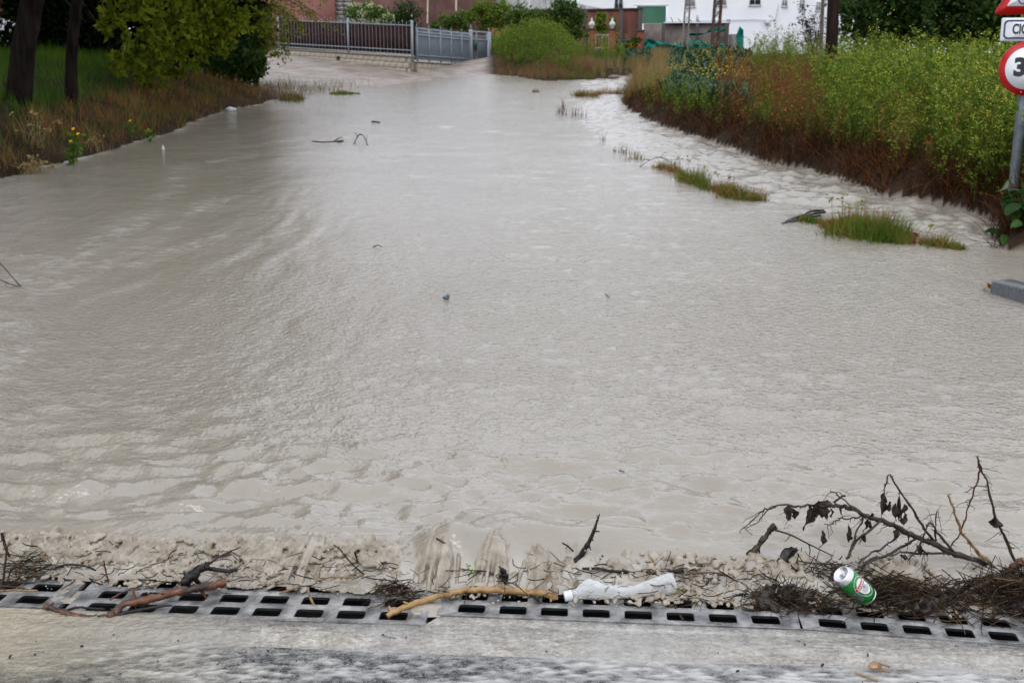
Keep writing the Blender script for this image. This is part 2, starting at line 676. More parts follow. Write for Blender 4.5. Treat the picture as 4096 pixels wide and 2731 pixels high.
# standing wave in front of the drain, then the fall onto the grates
sway = 0.05 * fbm(x * 1.6, x * 0 + 3.3, 30, 3) + 0.03 * vn(x * 7, x * 0 + 1.7, 31)
lip = tt + sway
hump = 0.020 * np.exp(-((lip - 0.50) / 0.10) ** 2) * (0.6 + 0.6 * vn(x * 2.3, x * 0, 33))
xs = x
splash = 0.070 * np.exp(-((xs + 0.18) / 0.09) ** 2 - ((tt - 0.40) / 0.08) ** 2) + 0.050 * np.exp(-((xs - 0.03) / 0.13) ** 2 - ((tt - 0.48) / 0.11) ** 2) + 0.03 * np.exp(-((xs - 0.25) / 0.18) ** 2 - ((tt - 0.43) / 0.10) ** 2)
z = W(y) + h + hump + splash
fall = sstep(0.19, 0.43, lip)
spz = np.exp(-((xs - 0.05) / 0.34) ** 2)
shift = 0.06 * spz
fall = sstep(0.19 - 0.3 * shift, 0.43 - shift, lip)
cur = np.exp(-((tt - 0.31) / 0.085) ** 2)
z += cur * (0.35 + 0.9 * spz) * (0.016 * vn(x * 19 + 4 * y, y * 3.0, 61) + 0.008 * vn(x * 43, y * 6, 62)) + cur * 0.006 * np.abs(vn(x * 40, y * 40, 63))
z = z * fall + (1 - fall) * (0.004 + 0.007 * np.abs(vn(x * 14, y * 30, 34)) * sstep(0.15, 0.2, tt))
foam = np.clip(streak * 0.42 * np.clip(0.55 + 0.9 * fbm(x * 14, y * 22, 47, 2), 0, 1) + shore * 0.7 + rough_zone * np.clip(1.6 * rz1 + 1.6 * rz2 - 0.25, 0, 1) * 0.3 + 0.5 * np.exp(-((lip - 0.27) / 0.06) ** 2), 0, 1)
g = MB()
Fc = gridfaces(*X.shape)
edge = 0.168 + 0.5 * sway + 0.018 * vn(x * 18, x * 0, 66)
keepv = tt > edge
g.add(np.stack([x, y, z], -1), Fc[keepv[Fc].all(1)], 0, foam)


def water_material(name, base, rough=0.10, fine=1.0, alpha_attr=False):
    m, n, b = newmat(name)
    tc = N(n, 'ShaderNodeTexCoord')
    a_ = N(n, 'ShaderNodeAttribute')
    a_.attribute_name = 'rnd'
    nzc = N(n, 'ShaderNodeTexNoise', Scale=1.1, Detail=4.0)
    n.links.new(tc.outputs['Object'], nzc.inputs['Vector'])
    rp = n.nodes.new('ShaderNodeValToRGB')
    rp.color_ramp.elements[0].position = 0.3
    rp.color_ramp.elements[1].position = 0.7
    rp.color_ramp.elements[0].color = (base[0] * 0.94, base[1] * 0.93, base[2] * 0.9, 1)
    rp.color_ramp.elements[1].color = (base[0] * 1.05, base[1] * 1.05, base[2] * 1.06, 1)
    n.links.new(nzc.outputs['Fac'], rp.inputs[0])
    # rain pitted ripples: two sizes, flattened across the flow
    mp1 = N(n, 'ShaderNodeMapping')
    mp1.inputs['Scale'].default_value = (0.75, 1.0, 1.0)
    mp1.inputs['Rotation'].default_value = (0, 0, R(8))
    n.links.new(tc.outputs['Object'], mp1.inputs[0])
    n1 = N(n, 'ShaderNodeTexNoise', Scale=32.0, Detail=1.5, Roughness=0.5)
    n.links.new(mp1.outputs[0], n1.inputs['Vector'])
    n2 = N(n, 'ShaderNodeTexNoise', Scale=80.0, Detail=1.0)
    n.links.new(mp1.outputs[0], n2.inputs['Vector'])
    b1 = N(n, 'ShaderNodeBump', Strength=1.0, Distance=0.019 * fine)
    b2 = N(n, 'ShaderNodeBump', Strength=1.0, Distance=0.0090 * fine)
    n.links.new(n1.outputs['Fac'], b1.inputs['Height'])
    n.links.new(n2.outputs['Fac'], b2.inputs['Height'])
    n.links.new(b1.outputs[0], b2.inputs['Normal'])
    if not alpha_attr:
        # silky over the lip by the drain, rain pitted in the middle, calmer far up the street
        sy_ = N(n, 'ShaderNodeSeparateXYZ')
        n.links.new(tc.outputs['Object'], sy_.inputs[0])
        cv = N(n, 'ShaderNodeFloatCurve')
        mry = N(n, 'ShaderNodeMapRange')
        mry.inputs['From Min'].default_value = 2.5
        mry.inputs['From Max'].default_value = 22.5
        n.links.new(sy_.outputs[1], mry.inputs[0])
        c_ = cv.mapping.curves[0]
        c_.points[0].location = (0.0, 0.16)
        c_.points[1].location = (1.0, 0.38)
        for p_ in ((0.055, 0.32), (0.10, 0.70), (0.16, 0.85), (0.30, 0.62), (0.5, 0.36)):
            c_.points.new(*p_)
        cv.mapping.update()
        n.links.new(mry.outputs[0], cv.inputs['Value'])
        n.links.new(cv.outputs[0], b1.inputs['Strength'])
        n.links.new(cv.outputs[0], b2.inputs['Strength'])
    n.links.new(b2.outputs[0], b.inputs['Normal'])
    b.inputs['IOR'].default_value = 1.6
    if not alpha_attr:
        mx = n.nodes.new('ShaderNodeMix')
        mx.data_type = 'RGBA'
        mx.inputs[7].default_value = (0.50, 0.47, 0.42, 1)
        n.links.new(a_.outputs['Fac'], mx.inputs[0])
        n.links.new(rp.outputs[0], mx.inputs[6])
        n.links.new(mx.outputs[2], b.inputs['Base Color'])
        mr = N(n, 'ShaderNodeMapRange')
        mr.inputs['To Min'].default_value = rough
        mr.inputs['To Max'].default_value = 0.4
        n.links.new(a_.outputs['Fac'], mr.inputs[0])
        n.links.new(mr.outputs[0], b.inputs['Roughness'])
    else:
        # brown on the left, milky grey with sky sheen painted in to the right
        sx_ = N(n, 'ShaderNodeSeparateXYZ')
        n.links.new(tc.outputs['Object'], sx_.inputs[0])
        mr_ = N(n, 'ShaderNodeMapRange')
        mr_.inputs['From Min'].default_value = -1.3
        mr_.inputs['From Max'].default_value = -0.4
        n.links.new(sx_.outputs[0], mr_.inputs[0])
        mg = n.nodes.new('ShaderNodeMix')
        mg.data_type = 'RGBA'
        mg.inputs[7].default_value = (0.45, 0.44, 0.42, 1)
        n.links.new(mr_.outputs[0], mg.inputs[0])
        n.links.new(rp.outputs[0], mg.inputs[6])
        n.links.new(mg.outputs[2], b.inputs['Base Color'])
        b.inputs['Roughness'].default_value = rough
        # thin muddy water: opacity follows its depth and the painted ripple streaks
        gl = N(n, 'ShaderNodeBsdfGlossy', Roughness=0.04)
        fr = N(n, 'ShaderNodeFresnel', IOR=1.33)
        n.links.new(b2.outputs[0], gl.inputs['Normal'])
        n.links.new(b2.outputs[0], fr.inputs['Normal'])
        tr = N(n, 'ShaderNodeBsdfTransparent')
        m1 = N(n, 'ShaderNodeMixShader')
        n.links.new(fr.outputs[0], m1.inputs[0])
        n.links.new(tr.outputs[0], m1.inputs[1])
        n.links.new(gl.outputs[0], m1.inputs[2])
        m2 = N(n, 'ShaderNodeMixShader')
        n.links.new(a_.outputs['Fac'], m2.inputs[0])
        n.links.new(m1.outputs[0], m2.inputs[1])
        n.links.new(b.outputs[0], m2.inputs[2])
        n.links.new(m2.outputs[0], n.nodes['Material Output'].inputs['Surface'])
    return m


WATER = water_material('muddy_flood_water', MUD)
o = g.build('flood_water', WATER, smooth=True)
o['kind'] = 'structure'

# ---- the road in front of the drain: wet asphalt, pale concrete strip, thin runoff
asph = mat('wet_asphalt', (0.05, 0.052, 0.056), (0.11, 0.11, 0.11), scale=30, rough=0.08, bump=0.005, bscale=170, rough2=0.32, grains=(150, 0.35, 3.2))
g = MB()
xs = np.unique(np.concatenate([np.linspace(-14, 14, 113), np.linspace(-2.2, 2.2, 120)]))
front = -0.155
V, q = [], []
for X0 in xs:
    V.append((X0, -9, -0.012))
    V.append((X0, float(Yd(X0)) + front + 0.008 * float(vn(X0 * 3, 1.0, 3)), -0.012))
V = np.array(V)
k = np.arange(len(xs) - 1) * 2
g.add(V, np.stack([k, k + 2, k + 3, k + 1], -1))
o = g.build('road', asph)
o['kind'] = 'structure'

strip = mat('washed_aggregate_concrete', (0.44, 0.40, 0.35), (0.62, 0.585, 0.53), scale=14, rough=0.18, bump=0.006, bscale=110, rough2=0.35, grains=(95, 0.78, 1.14))
g = MB()
V = []
for X0 in xs:
    V += [(X0, float(Yd(X0)) + front + 0.008 * float(vn(X0 * 3, 1.0, 3)), -0.012), (X0, float(Yd(X0)) - 0.075, -0.003), (X0, float(Yfront(X0)) - 0.003, -0.003), (X0, float(Yfront(X0)) - 0.003, -0.40)]
V = np.array(V)
k = np.arange(len(xs) - 1)[:, None] * 4 + np.arange(3)[None]
k = k.ravel()
g.add(V, np.stack([k, k + 4, k + 5, k + 1], -1))
o = g.build('concrete_strip', strip)
o['kind'] = 'structure'

# muddy film running over the road, deep on the left, thin to the right
FILM = water_material('thin_muddy_runoff', (0.34, 0.30, 0.225), rough=0.05, fine=0.5, alpha_attr=True)
a, bb = 210, 760
v = np.linspace(-0.62, -0.008, a)
u = np.linspace(-2.6, 2.6, bb)
U, Vv = np.meshgrid(u, v)
xx = U.ravel()
yy = (Yd(U) + Vv).ravel()
nn = fbm(xx * 3.2 + yy * 1.5, yy * 9 - xx * 0.5, 55, 4)
n2 = fbm(xx * 9, yy * 22, 57, 3)
n3 = vn(xx * 26 - yy * 30, yy * 62 + xx * 14, 58) + 0.6 * vn(xx * 55 - yy * 60, yy * 120 + xx * 25, 59)  # ripples: raise the film and paint light and dark streaks into its opacity
vv = Vv.ravel()
left = sstep(-0.55, -1.5, xx - 0.8 * (vv + 0.15))
al = left * 0.93 + (1 - left) * (0.36 + 0.62 * nn + 0.22 * n2 + (0.12 + 0.30 * sstep(-0.15, -0.19, vv)) * n3)
gut = np.exp(-((vv + 0.10 + 0.02 * vn(xx * 2, xx * 0, 60)) / 0.055) ** 2)
al = np.maximum(al, gut * (0.25 + 0.6 * n2 + 0.45 * left))
low = sstep(-0.27, -0.40, vv + 0.03 * n2) * sstep(-0.8, -1.3, xx * 1.0 + 0 * vv)
al = al * (1 - 0.45 * sstep(-0.31, -0.38, vv + 0.05 * n2))
al = al * (1 - 0.45 * (1 - left) * sstep(-0.17, -0.13, vv))
al = np.clip(al, 0, 0.95)
zz = 0.001 + 0.0010 * n2 + 0.0020 * n3 * (1 - 0.7 * left) - 0.009 * sstep(-0.09, -0.15, vv)
g = MB()
g.add(np.stack([xx, yy, zz], -1), gridfaces(a, bb), 0, al)
o = g.build('road_runoff_water', FILM, smooth=True)
o['kind'] = 'structure'

# muddy water filling the gaps between the grates
for (xa, xb, ya, yb) in ((1640, 1760, 2392, 2464), (190, 320, 2360, 2412)):
    p0, p1 = atz(xa, yb, 0)[0], atz(xb, yb, 0)[0]
    yn, yf = atz(0, yb, 0)[1], atz(0, ya, 0)[1]
    U, Vv = np.meshgrid(np.linspace(p0, p1, 24), np.linspace(yn, yf, 20))
    zz = -0.004 + 0.006 * fbm(U * 25, Vv * 25, 70, 3) + 0.004 * (Vv - yn) / (yf - yn)
    g = MB()
    g.add(np.stack([U, Vv, zz], -1).reshape(-1, 3), gridfaces(20, 24), 0, 0.15)
    o = g.build('trickle_water', WATER, smooth=True)
    o['kind'] = 'structure'
# ================================================================== drain
iron = mat('wet_cast_iron', (0.085, 0.086, 0.088), (0.33, 0.32, 0.31), scale=15, rough=0.10, bump=0.003, bscale=90, spec=0.6, contrast=(0.38, 0.68), rough2=0.32)
dark = mat('shaded_drain_concrete', (0.012, 0.012, 0.012), (0.03, 0.028, 0.025), scale=12, rough=0.6)  # near black: darkness of the deep channel put into the concrete colour

shaded_iron = mat('shaded_slot_wall_iron', (0.012, 0.014, 0.014), (0.03, 0.034, 0.034), scale=30, rough=0.3)  # darker iron of the slot walls, recess shade put into its colour

ROWS, NS = 4, 8
RP = 0.0765           # row pitch
SLD = 0.050           # slot depth (away from the road)
MARG = 0.024


def grate_mesh(pitch):
    g = MB()
    sw = 0.645 * pitch
    top, bot = 0.0, -0.011
    x0 = -pitch * 0.5 - 0.035
    x1 = pitch * (NS - 0.5) + 0.035
    y0, y1 = 0.0, 2 * MARG + ROWS * RP - (RP - SLD)
    th = []
    rad, ch = 0.009, 0.003
    for cxs, cys, a0 in ((1, 1, 0), (-1, 1, 90), (-1, -1, 180), (1, -1, 270)):
        for aa in (0, 45, 90):
            th.append((cxs, cys, R(a0 + aa)))
    for r in range(ROWS):
        cy = MARG + SLD / 2 + r * RP
        ylo = y0 if r == 0 else cy - RP / 2
        yhi = y1 if r == ROWS - 1 else cy + RP / 2
        for c in range(NS):
            cx = c * pitch
            xlo = x0 if c == 0 else cx - pitch / 2
            xhi = x1 if c == NS - 1 else cx + pitch / 2
            inner = np.array([[cx + s1 * (sw / 2 - rad) + rad * math.cos(t_), cy + s2 * (SLD / 2 - rad) + rad * math.sin(t_)] for s1, s2, t_ in th])
            c0 = np.array([cx, cy])
            ring2 = inner + np.sign(inner - c0) * ch
            outer = np.array([[xhi if s1 > 0 else xlo, yhi if s2 > 0 else ylo] for s1, s2, t_ in th])
            m = len(th)
            V = np.vstack([np.c_[outer, np.full(m, top)], np.c_[ring2, np.full(m, top)], np.c_[inner, np.full(m, top - ch)], np.c_[inner, np.full(m, bot)]])
            j = np.arange(m)
            jn = (j + 1) % m
            Fc = np.concatenate([np.stack([k * m + j, k * m + jn, (k + 1) * m + jn, (k + 1) * m + j], -1) for k in range(3)])
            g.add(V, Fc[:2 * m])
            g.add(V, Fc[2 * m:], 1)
    V = np.array([[x0, y0, top], [x1, y0, top], [x1, y1, top], [x0, y1, top], [x0, y0, bot], [x1, y0, bot], [x1, y1, bot], [x0, y1, bot]])
    g.add(V, [[0, 4, 5, 1], [1, 5, 6, 2], [2, 6, 7, 3], [3, 7, 4, 0]])
    return g


grate_rows = [   # pixel of the first and last slot of the row by the road
    ((-1040, 2340), (130, 2394), 'cast iron drain grate at the far left end, mostly under brown foam'),
    ((405, 2423), (1574, 2459), 'cast iron drain grate crossed by the red brown stick'),
    ((1887, 2430), (3063, 2475), 'cast iron drain grate beneath the crushed plastic bottle'),
    ((3330, 2489), (4550, 2580), 'cast iron drain grate in front of the green can'),
    ((4820, 2602), (6040, 2716), 'cast iron drain grate at the far right end of the drain'),
]
ga = []
for (a, bq, lab) in grate_rows:
    A, B = atz(a[0], a[1], 0.0), atz(bq[0], bq[1], 0.0)
    L = np.linalg.norm(B - A)
    ang = math.atan2(B[1] - A[1], B[0] - A[0])
    g = grate_mesh(L / 7)
    o = g.build('drain_grate', [iron, shaded_iron])
    ux = np.array([math.cos(ang), math.sin(ang), 0])
    uy = np.array([-math.sin(ang), math.cos(ang), 0])
    loc = A - uy * (MARG + SLD / 2)
    o.location = [float(q) for q in loc]
    o.rotation_euler = (0, 0, ang)
    tag(o, lab, 'drain grate', 'cast iron grates over the road drain')
    ga.append((loc, ang, L / 7))

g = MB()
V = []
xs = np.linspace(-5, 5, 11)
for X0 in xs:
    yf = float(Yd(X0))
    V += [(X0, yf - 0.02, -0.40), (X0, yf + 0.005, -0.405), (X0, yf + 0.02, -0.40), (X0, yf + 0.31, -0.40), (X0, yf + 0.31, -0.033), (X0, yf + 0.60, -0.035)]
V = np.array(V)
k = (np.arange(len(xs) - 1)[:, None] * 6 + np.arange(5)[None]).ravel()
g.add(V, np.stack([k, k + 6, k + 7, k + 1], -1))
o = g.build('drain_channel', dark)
o['kind'] = 'structure'

# ================================================================== foam where the flood drops into the drain
foam_m, n, b = newmat('brown_foam')
tc = N(n, 'ShaderNodeTexCoord')
nz = N(n, 'ShaderNodeTexNoise', Scale=22.0, Detail=6.0)
n.links.new(tc.outputs['Object'], nz.inputs['Vector'])
rp = n.nodes.new('ShaderNodeValToRGB')
rp.color_ramp.elements[0].position = 0.34
rp.color_ramp.elements[1].position = 0.68
rp.color_ramp.elements[0].color = (0.235, 0.195, 0.145, 1)
rp.color_ramp.elements[1].color = (0.375, 0.335, 0.28, 1)
n.links.new(nz.outputs['Fac'], rp.inputs[0])
n.links.new(rp.outputs[0], b.inputs['Base Color'])
b.inputs['Roughness'].default_value = 0.10
b.inputs['IOR'].default_value = 1.42
b.inputs['Subsurface Weight'].default_value = 0.9
b.inputs['Subsurface Radius'].default_value = (1.0, 0.85, 0.65)
b.inputs['Subsurface Scale'].default_value = 0.016
nb = N(n, 'ShaderNodeTexNoise', Scale=120.0, Detail=3.0)
n.links.new(tc.outputs['Object'], nb.inputs['Vector'])
bp = N(n, 'ShaderNodeBump', Strength=0.6, Distance=0.004)
n.links.new(nb.outputs['Fac'], bp.inputs['Height'])
n.links.new(bp.outputs[0], b.inputs['Normal'])

import bmesh
bmi = bmesh.new()
bmesh.ops.create_icosphere(bmi, subdivisions=2, radius=1.0)
ICO_V = np.array([v.co[:] for v in bmi.verts])
ICO_F = np.array([[v.index for v in f.verts] for f in bmi.faces])
bmi.free()


def remeshed(g, name, voxel, m, smooth_it=2):
    """unite overlapping lumps into one skin"""
    o = g.build('tmp_' + name, m)
    md = o.modifiers.new('r', 'REMESH')
    md.mode = 'VOXEL'
    md.voxel_size = voxel
    if smooth_it:
        sm = o.modifiers.new('s', 'SMOOTH')
        sm.iterations = smooth_it
        sm.factor = 0.5
    dg = bpy.context.evaluated_depsgraph_get()
    me = bpy.data.meshes.new_from_object(o.evaluated_get(dg))
    me.name = name
    old = o.data
    bpy.data.objects.remove(o)
    bpy.data.meshes.remove(old)
    me.polygons.foreach_set('use_smooth', np.ones(len(me.polygons), bool))
    me.materials.clear()
    me.materials.append(m)
    q = bpy.data.objects.new(name, me)
    COL.objects.link(q)
    return q


fr = np.random.default_rng(21)
g = MB()


def wsurf(s_, t_):
    """about the height of the falling water"""
    return 0.004 + 0.052 * sstep(0.19, 0.42, t_)


def blobs(k, s0, s1, t0, t1, dz, r0, r1, dens, seed, el=1.5, flat=0.7):
    s_ = fr.uniform(s0, s1, k)
    tq = fr.uniform(0, 1, k)
    sw = 0.03 * fbm(s_ * 4.5, s_ * 0, 77, 3)
    tt_ = t0 + (t1 - t0) * tq + sw
    d_ = 0.5 + 1.1 * fbm(s_ * 5, tt_ * 9, seed, 3)
    keep = fr.uniform(0, 1, k) < dens * np.clip(d_, 0.05, 1)
    s_, tt_ = s_[keep], tt_[keep]
    k = len(s_)
    r_ = r0 + (r1 - r0) * fr.uniform(0, 1, k) ** 2
    z_ = wsurf(s_, tt_) + dz * r_ + 0.012 * np.clip(fbm(s_ * 7, tt_ * 12, seed + 3, 3), -0.3, 1)
    Tr = np.stack([s_, Yd(s_) + tt_, z_], -1)
    # stretched down the flow, tipped with the fall
    a = fr.normal(0, 0.5, k)
    tip = fr.normal(0.25, 0.3, k)
    Rx = np.zeros((k, 3, 3)); Rx[:, 0, 0] = 1; Rx[:, 1, 1] = np.cos(tip); Rx[:, 1, 2] = -np.sin(tip); Rx[:, 2, 1] = np.sin(tip); Rx[:, 2, 2] = np.cos(tip)
    M = rotz(a) @ Rx * np.stack([r_ * fr.uniform(.7, 1.2, k), r_ * el * fr.uniform(.7, 1.3, k), r_ * flat * fr.uniform(.7, 1.2, k)], -1)[:, None, :]
    g.many(ICO_V, ICO_F, M, Tr)


for (a, bq, dn) in ((-2.1, -0.28, 1.0), (0.16, 0.88, 0.85), (-0.30, 0.20, 0.55), (1.03, 1.25, 0.8)):
    L_ = bq - a
    blobs(int(480 * L_), a, bq, 0.27, 0.375, 0.42, 0.008, 0.019, dn, 1, 1.3, 0.8)
    blobs(int(1200 * L_), a, bq, 0.22, 0.375, 0.45, 0.005, 0.013, dn, 2, 1.2, 0.8)
    blobs(int(1500 * L_), a, bq, 0.135, 0.30, 0.25, 0.004, 0.011, 0.62 * dn, 3, 1.25, 0.75)
    blobs(int(900 * L_), a, bq, 0.10, 0.24, 0.2, 0.002, 0.006, 0.30 * dn, 4, 1.2, 0.7)
    blobs(int(260 * L_), a, bq, 0.29, 0.37, 1.5, 0.003, 0.008, 0.4 * dn, 5, 1.3, 0.9)
# the wave that breaks over something caught at the middle: draped curtains of water
for c0, wd_, top_, k_ in ((-0.20, 0.070, 0.098, 34), (-0.045, 0.05, 0.078, 20), (0.085, 0.06, 0.068, 18), (-0.62, 0.05, 0.058, 9)):
    for j in range(int(k_ * 1.8)):
        f_ = fr.uniform(-1, 1)
        s0 = c0 + wd_ * f_
        h0 = top_ * (1 - 0.45 * f_ ** 2) * fr.uniform(0.9, 1.05)
        q = np.linspace(0, 1, 14)
        reach = fr.uniform(0.13, 0.21)
        P = np.stack([s0 + (0.035 * f_ - 0.02) * q + 0.003 * vn(q * 5, q * 0 + j, 83), Yd(s0) + 0.43 - reach * q - 0.05 * (1 - f_ ** 2) * q, h0 * (1 - q ** 2.2) * (1 - 0.1 * q) + 0.004], -1)
        g.tube(P, 0.0120 * fr.uniform(0.6, 1.2) * (1 - 0.5 * q) * (1 + 0.25 * vn(q * 6, q * 0 + j, 84)), n=7, jit=0.05)
foam = remeshed(g, 'brown_foam', 0.0028, foam_m, 6)
fco = np.zeros(len(foam.data.vertices) * 3); foam.data.vertices.foreach_get('co', fco); fco = fco.reshape(-1, 3)
fno = np.zeros(len(fco) * 3); foam.data.vertices.foreach_get('normal', fno); fno = fno.reshape(-1, 3)
fd = 0.0016 * (fbm(fco[:, 0] * 75 + fco[:, 2] * 60, fco[:, 1] * 60 - fco[:, 2] * 70, 91, 2)) + 0.0006 * vn(fco[:, 0] * 210 + fco[:, 2] * 160, fco[:, 1] * 190 - fco[:, 2] * 170, 93)
fco = fco + fno * fd[:, None]
foam.data.vertices.foreach_set('co', fco.ravel()); foam.data.update()
tag(foam, 'churning brown foam along the edge of the drain', 'foam', kind='stuff')
# flung drops
g = MB()
k = 140
s_ = fr.uniform(-1.6, 0.9, k)
Tr = np.stack([s_, Yd(s_) + fr.uniform(0.12, 0.40, k), np.abs(fr.normal(0.06, 0.03, k)) + 0.005], -1)
r_ = fr.uniform(0.0012, 0.0034, k)
g.many(ICO_V, ICO_F, np.eye(3)[None] * r_[:, None, None], Tr)
o = g.build('flung_drops', foam_m, smooth=True)
tag(o, 'small drops of muddy water flung up over the foam', 'drops', kind='stuff')
# ================================================================== buildings and walls beyond
def obox(g, A, B, z0, z1, th, mi=0, zz=None):
    """upright slab from A to B (x,y), thickness th to the far side; zz = (zA, zB) slanted top"""
    A = np.asarray(A[:2], float); B = np.asarray(B[:2], float)
    d = (B - A) / np.linalg.norm(B - A)
    nrm = np.array([-d[1], d[0]])
    C, D = B + nrm * th, A + nrm * th
    za, zb = zz if zz else (z1, z1)
    V = np.array([[*A, z0], [*B, z0], [*C, z0], [*D, z0], [*A, za], [*B, zb], [*C, zb], [*D, za]])
    g.add(V, [[0, 3, 2, 1], [4, 5, 6, 7], [0, 1, 5, 4], [1, 2, 6, 5], [2, 3, 7, 6], [3, 0, 4, 7]], mi)
    return g


white_p = mat('white_render', (0.74, 0.75, 0.78), (0.80, 0.81, 0.83), scale=0.4, rough=0.7)
glass_m = mat('dark_window_glass', (0.02, 0.026, 0.03), rough=0.08)
blind_m = mat('grey_window_blind', (0.22, 0.22, 0.20), (0.28, 0.28, 0.26), scale=6, rough=0.6)
alu = mat('pale_window_frame', (0.62, 0.64, 0.66), rough=0.4)
sill_m = mat('grey_sill', (0.50, 0.51, 0.53), rough=0.6)
cable_m = mat('grey_cable', (0.42, 0.44, 0.5), rough=0.6)

# white building, corner towards us
C0 = at(3085, 250, 110)
CL = at(2180, 250, 117)
CR = at(3420, 250, 117)
wb = thing('white_building', 'long white rendered building with small windows behind the walls', 'building', (C0[0], C0[1], 3.5))
org = np.array(wb.location)
g = MB()
CRb = CR[:2] + np.array([2.0, 9.0])
CLb = CL[:2] + np.array([1.0, 9.0])
ring = [CL[:2], C0[:2], CR[:2], CRb, CLb]
zb, zt = 2.0, 15.5
nv = len(ring)
V = np.array([[*p, zb] for p in ring] + [[*p, zt] for p in ring])
g.add(V, [[i, (i + 1) % nv, nv + (i + 1) % nv, nv + i] for i in range(nv)])
g.add(V, [[nv, nv + 1, nv + 2], [nv, nv + 2, nv + 3], [nv, nv + 3, nv + 4]])
g.build('wall', white_p, wb, origin=org)


def on_face(A, B, px):
    """fraction along A-B whose pixel column is px"""
    lo, hi = 0.0, 1.0
    for _ in range(50):
        m = (lo + hi) / 2
        Q = A[:2] + (B[:2] - A[:2]) * m
        if proj(Q[0], Q[1], 9)[0] < px:
            lo = m
        else:
            hi = m
    return A[:2] + (B[:2] - A[:2]) * lo


def window_on(A, B, x0, x1, ytop, ybot, kind):
    d = (B[:2] - A[:2]) / np.linalg.norm(B[:2] - A[:2])
    nrm = np.array([d[1], -d[0]])
    P0, P1 = on_face(A, B, x0), on_face(A, B, x1)
    Pm = (P0 + P1) / 2
    zt_ = at(0, ytop, Pm[1])[2]
    zb_ = at(0, ybot, Pm[1])[2]
    wdt = np.linalg.norm(P1 - P0)
    M3 = np.array([[d[0], -nrm[0], 0], [d[1], -nrm[1], 0], [0, 0, 1]])
    ctr = np.array([Pm[0], Pm[1], (zt_ + zb_) / 2])
    hgt = zt_ - zb_
    n3 = np.array([nrm[0], nrm[1], 0])
    f = MB()
    fw = 0.06
    for sx in (-1, 1):
        f.box(ctr + n3 * 0.03 + M3 @ np.array([sx * (wdt / 2 - fw / 2), 0, 0]), (fw, 0.10, hgt), 0, M3)
    for sz in (-1, 1):
        f.box(ctr + n3 * 0.028 + M3 @ np.array([0, 0, sz * (hgt / 2 - fw / 2)]), (wdt - 2 * fw, 0.09, fw), 0, M3)
    f.box(ctr + n3 * 0.026 + M3 @ np.array([-0.02, 0, 0]), (fw * 0.8, 0.08, hgt - 2 * fw), 0, M3)
    fo = f.build('window', alu, wb, origin=org)
    p = MB()
    p.box(ctr + n3 * 0.008, (wdt - 0.02, 0.03, hgt - 0.02), 0, M3)
    q = p.build('pane', blind_m if kind else glass_m, fo, origin=org)
    s_ = MB()
    s_.box(ctr + n3 * 0.08 + np.array([0, 0, -hgt / 2 - 0.05]), (wdt + 0.14, 0.16, 0.06), 0, M3)
    s_.build('sill', sill_m, fo, origin=org)


for (x0, x1, yb, k) in ((2455, 2491, 37, 0), (2738, 2778, 29, 1), (2862, 2902, 25, 1), (2993, 3039, 23, 0)):
    window_on(CL, C0, x0, x1, yb - 42, yb, k)
for (x0, x1, yb) in ((3121, 3143, 27), (3190, 3213, 36), (3256, 3277, 45)):
    window_on(C0, CR, x0, x1, yb - 36, yb, 1)
g = MB()
P = [on_face(CL, C0, x_) for x_ in (2560, 2800, 3000, 3075)]
dz = [at(0, y_, p[1])[2] for y_, p in zip((92, 86, 80, 82), P)]
off = np.array([-0.05, -0.12])
pp = [(*(p + off), z_) for p, z_ in zip(P, dz)]
Pr = on_face(C0, CR, 3097)
pr2 = on_face(C0, CR, 3107)
pp += [(Pr[0] + 0.05, Pr[1] - 0.1, at(0, 84, Pr[1])[2]), (pr2[0] + 0.05, pr2[1] - 0.1, at(0, 18, pr2[1])[2])]
g.tube(np.array(pp), 0.035, 5)
g.build('cable', cable_m, wb, origin=org)
g = MB()
q = on_face(CL, C0, 3071)
g.box((q[0] - 0.1, q[1] - 0.2, at(0, 92, q[1])[2]), (0.38, 0.25, 0.42))
g.build('junction_box', sill_m, wb, origin=org)

# grey stained sloping wall left of it
grey_st = mat('stained_grey_concrete', (0.13, 0.13, 0.13), (0.50, 0.50, 0.50), scale=1.6, rough=0.8, stretch=(1.6, 1, 0.22), contrast=(0.3, 0.72), detail=6)
A, B = at(1960, 60, 84), at(2442, 60, 80)
g = MB()
g.add(*(lambda V: (V, [[0, 1, 2, 3], [4, 7, 6, 5], [3, 2, 6, 7], [0, 4, 5, 1], [1, 5, 6, 2], [0, 3, 7, 4], ]))(np.array([
    [A[0], A[1], 3], [B[0], B[1], 3], [B[0], B[1], at(0, 42, 80)[2]], [A[0], A[1], at(0, -55, 84)[2]],
    [A[0] + .5, A[1] + 6, 3], [B[0] + .5, B[1] + 6, 3], [B[0] + .5, B[1] + 6, at(0, 42, 80)[2]], [A[0] + .5, A[1] + 6, at(0, -55, 84)[2]]])))
o = g.build('concrete_shed', grey_st, origin=(A[0], A[1], 3))
tag(o, 'grey stained concrete shed with a slanting top beside the white building', 'shed')

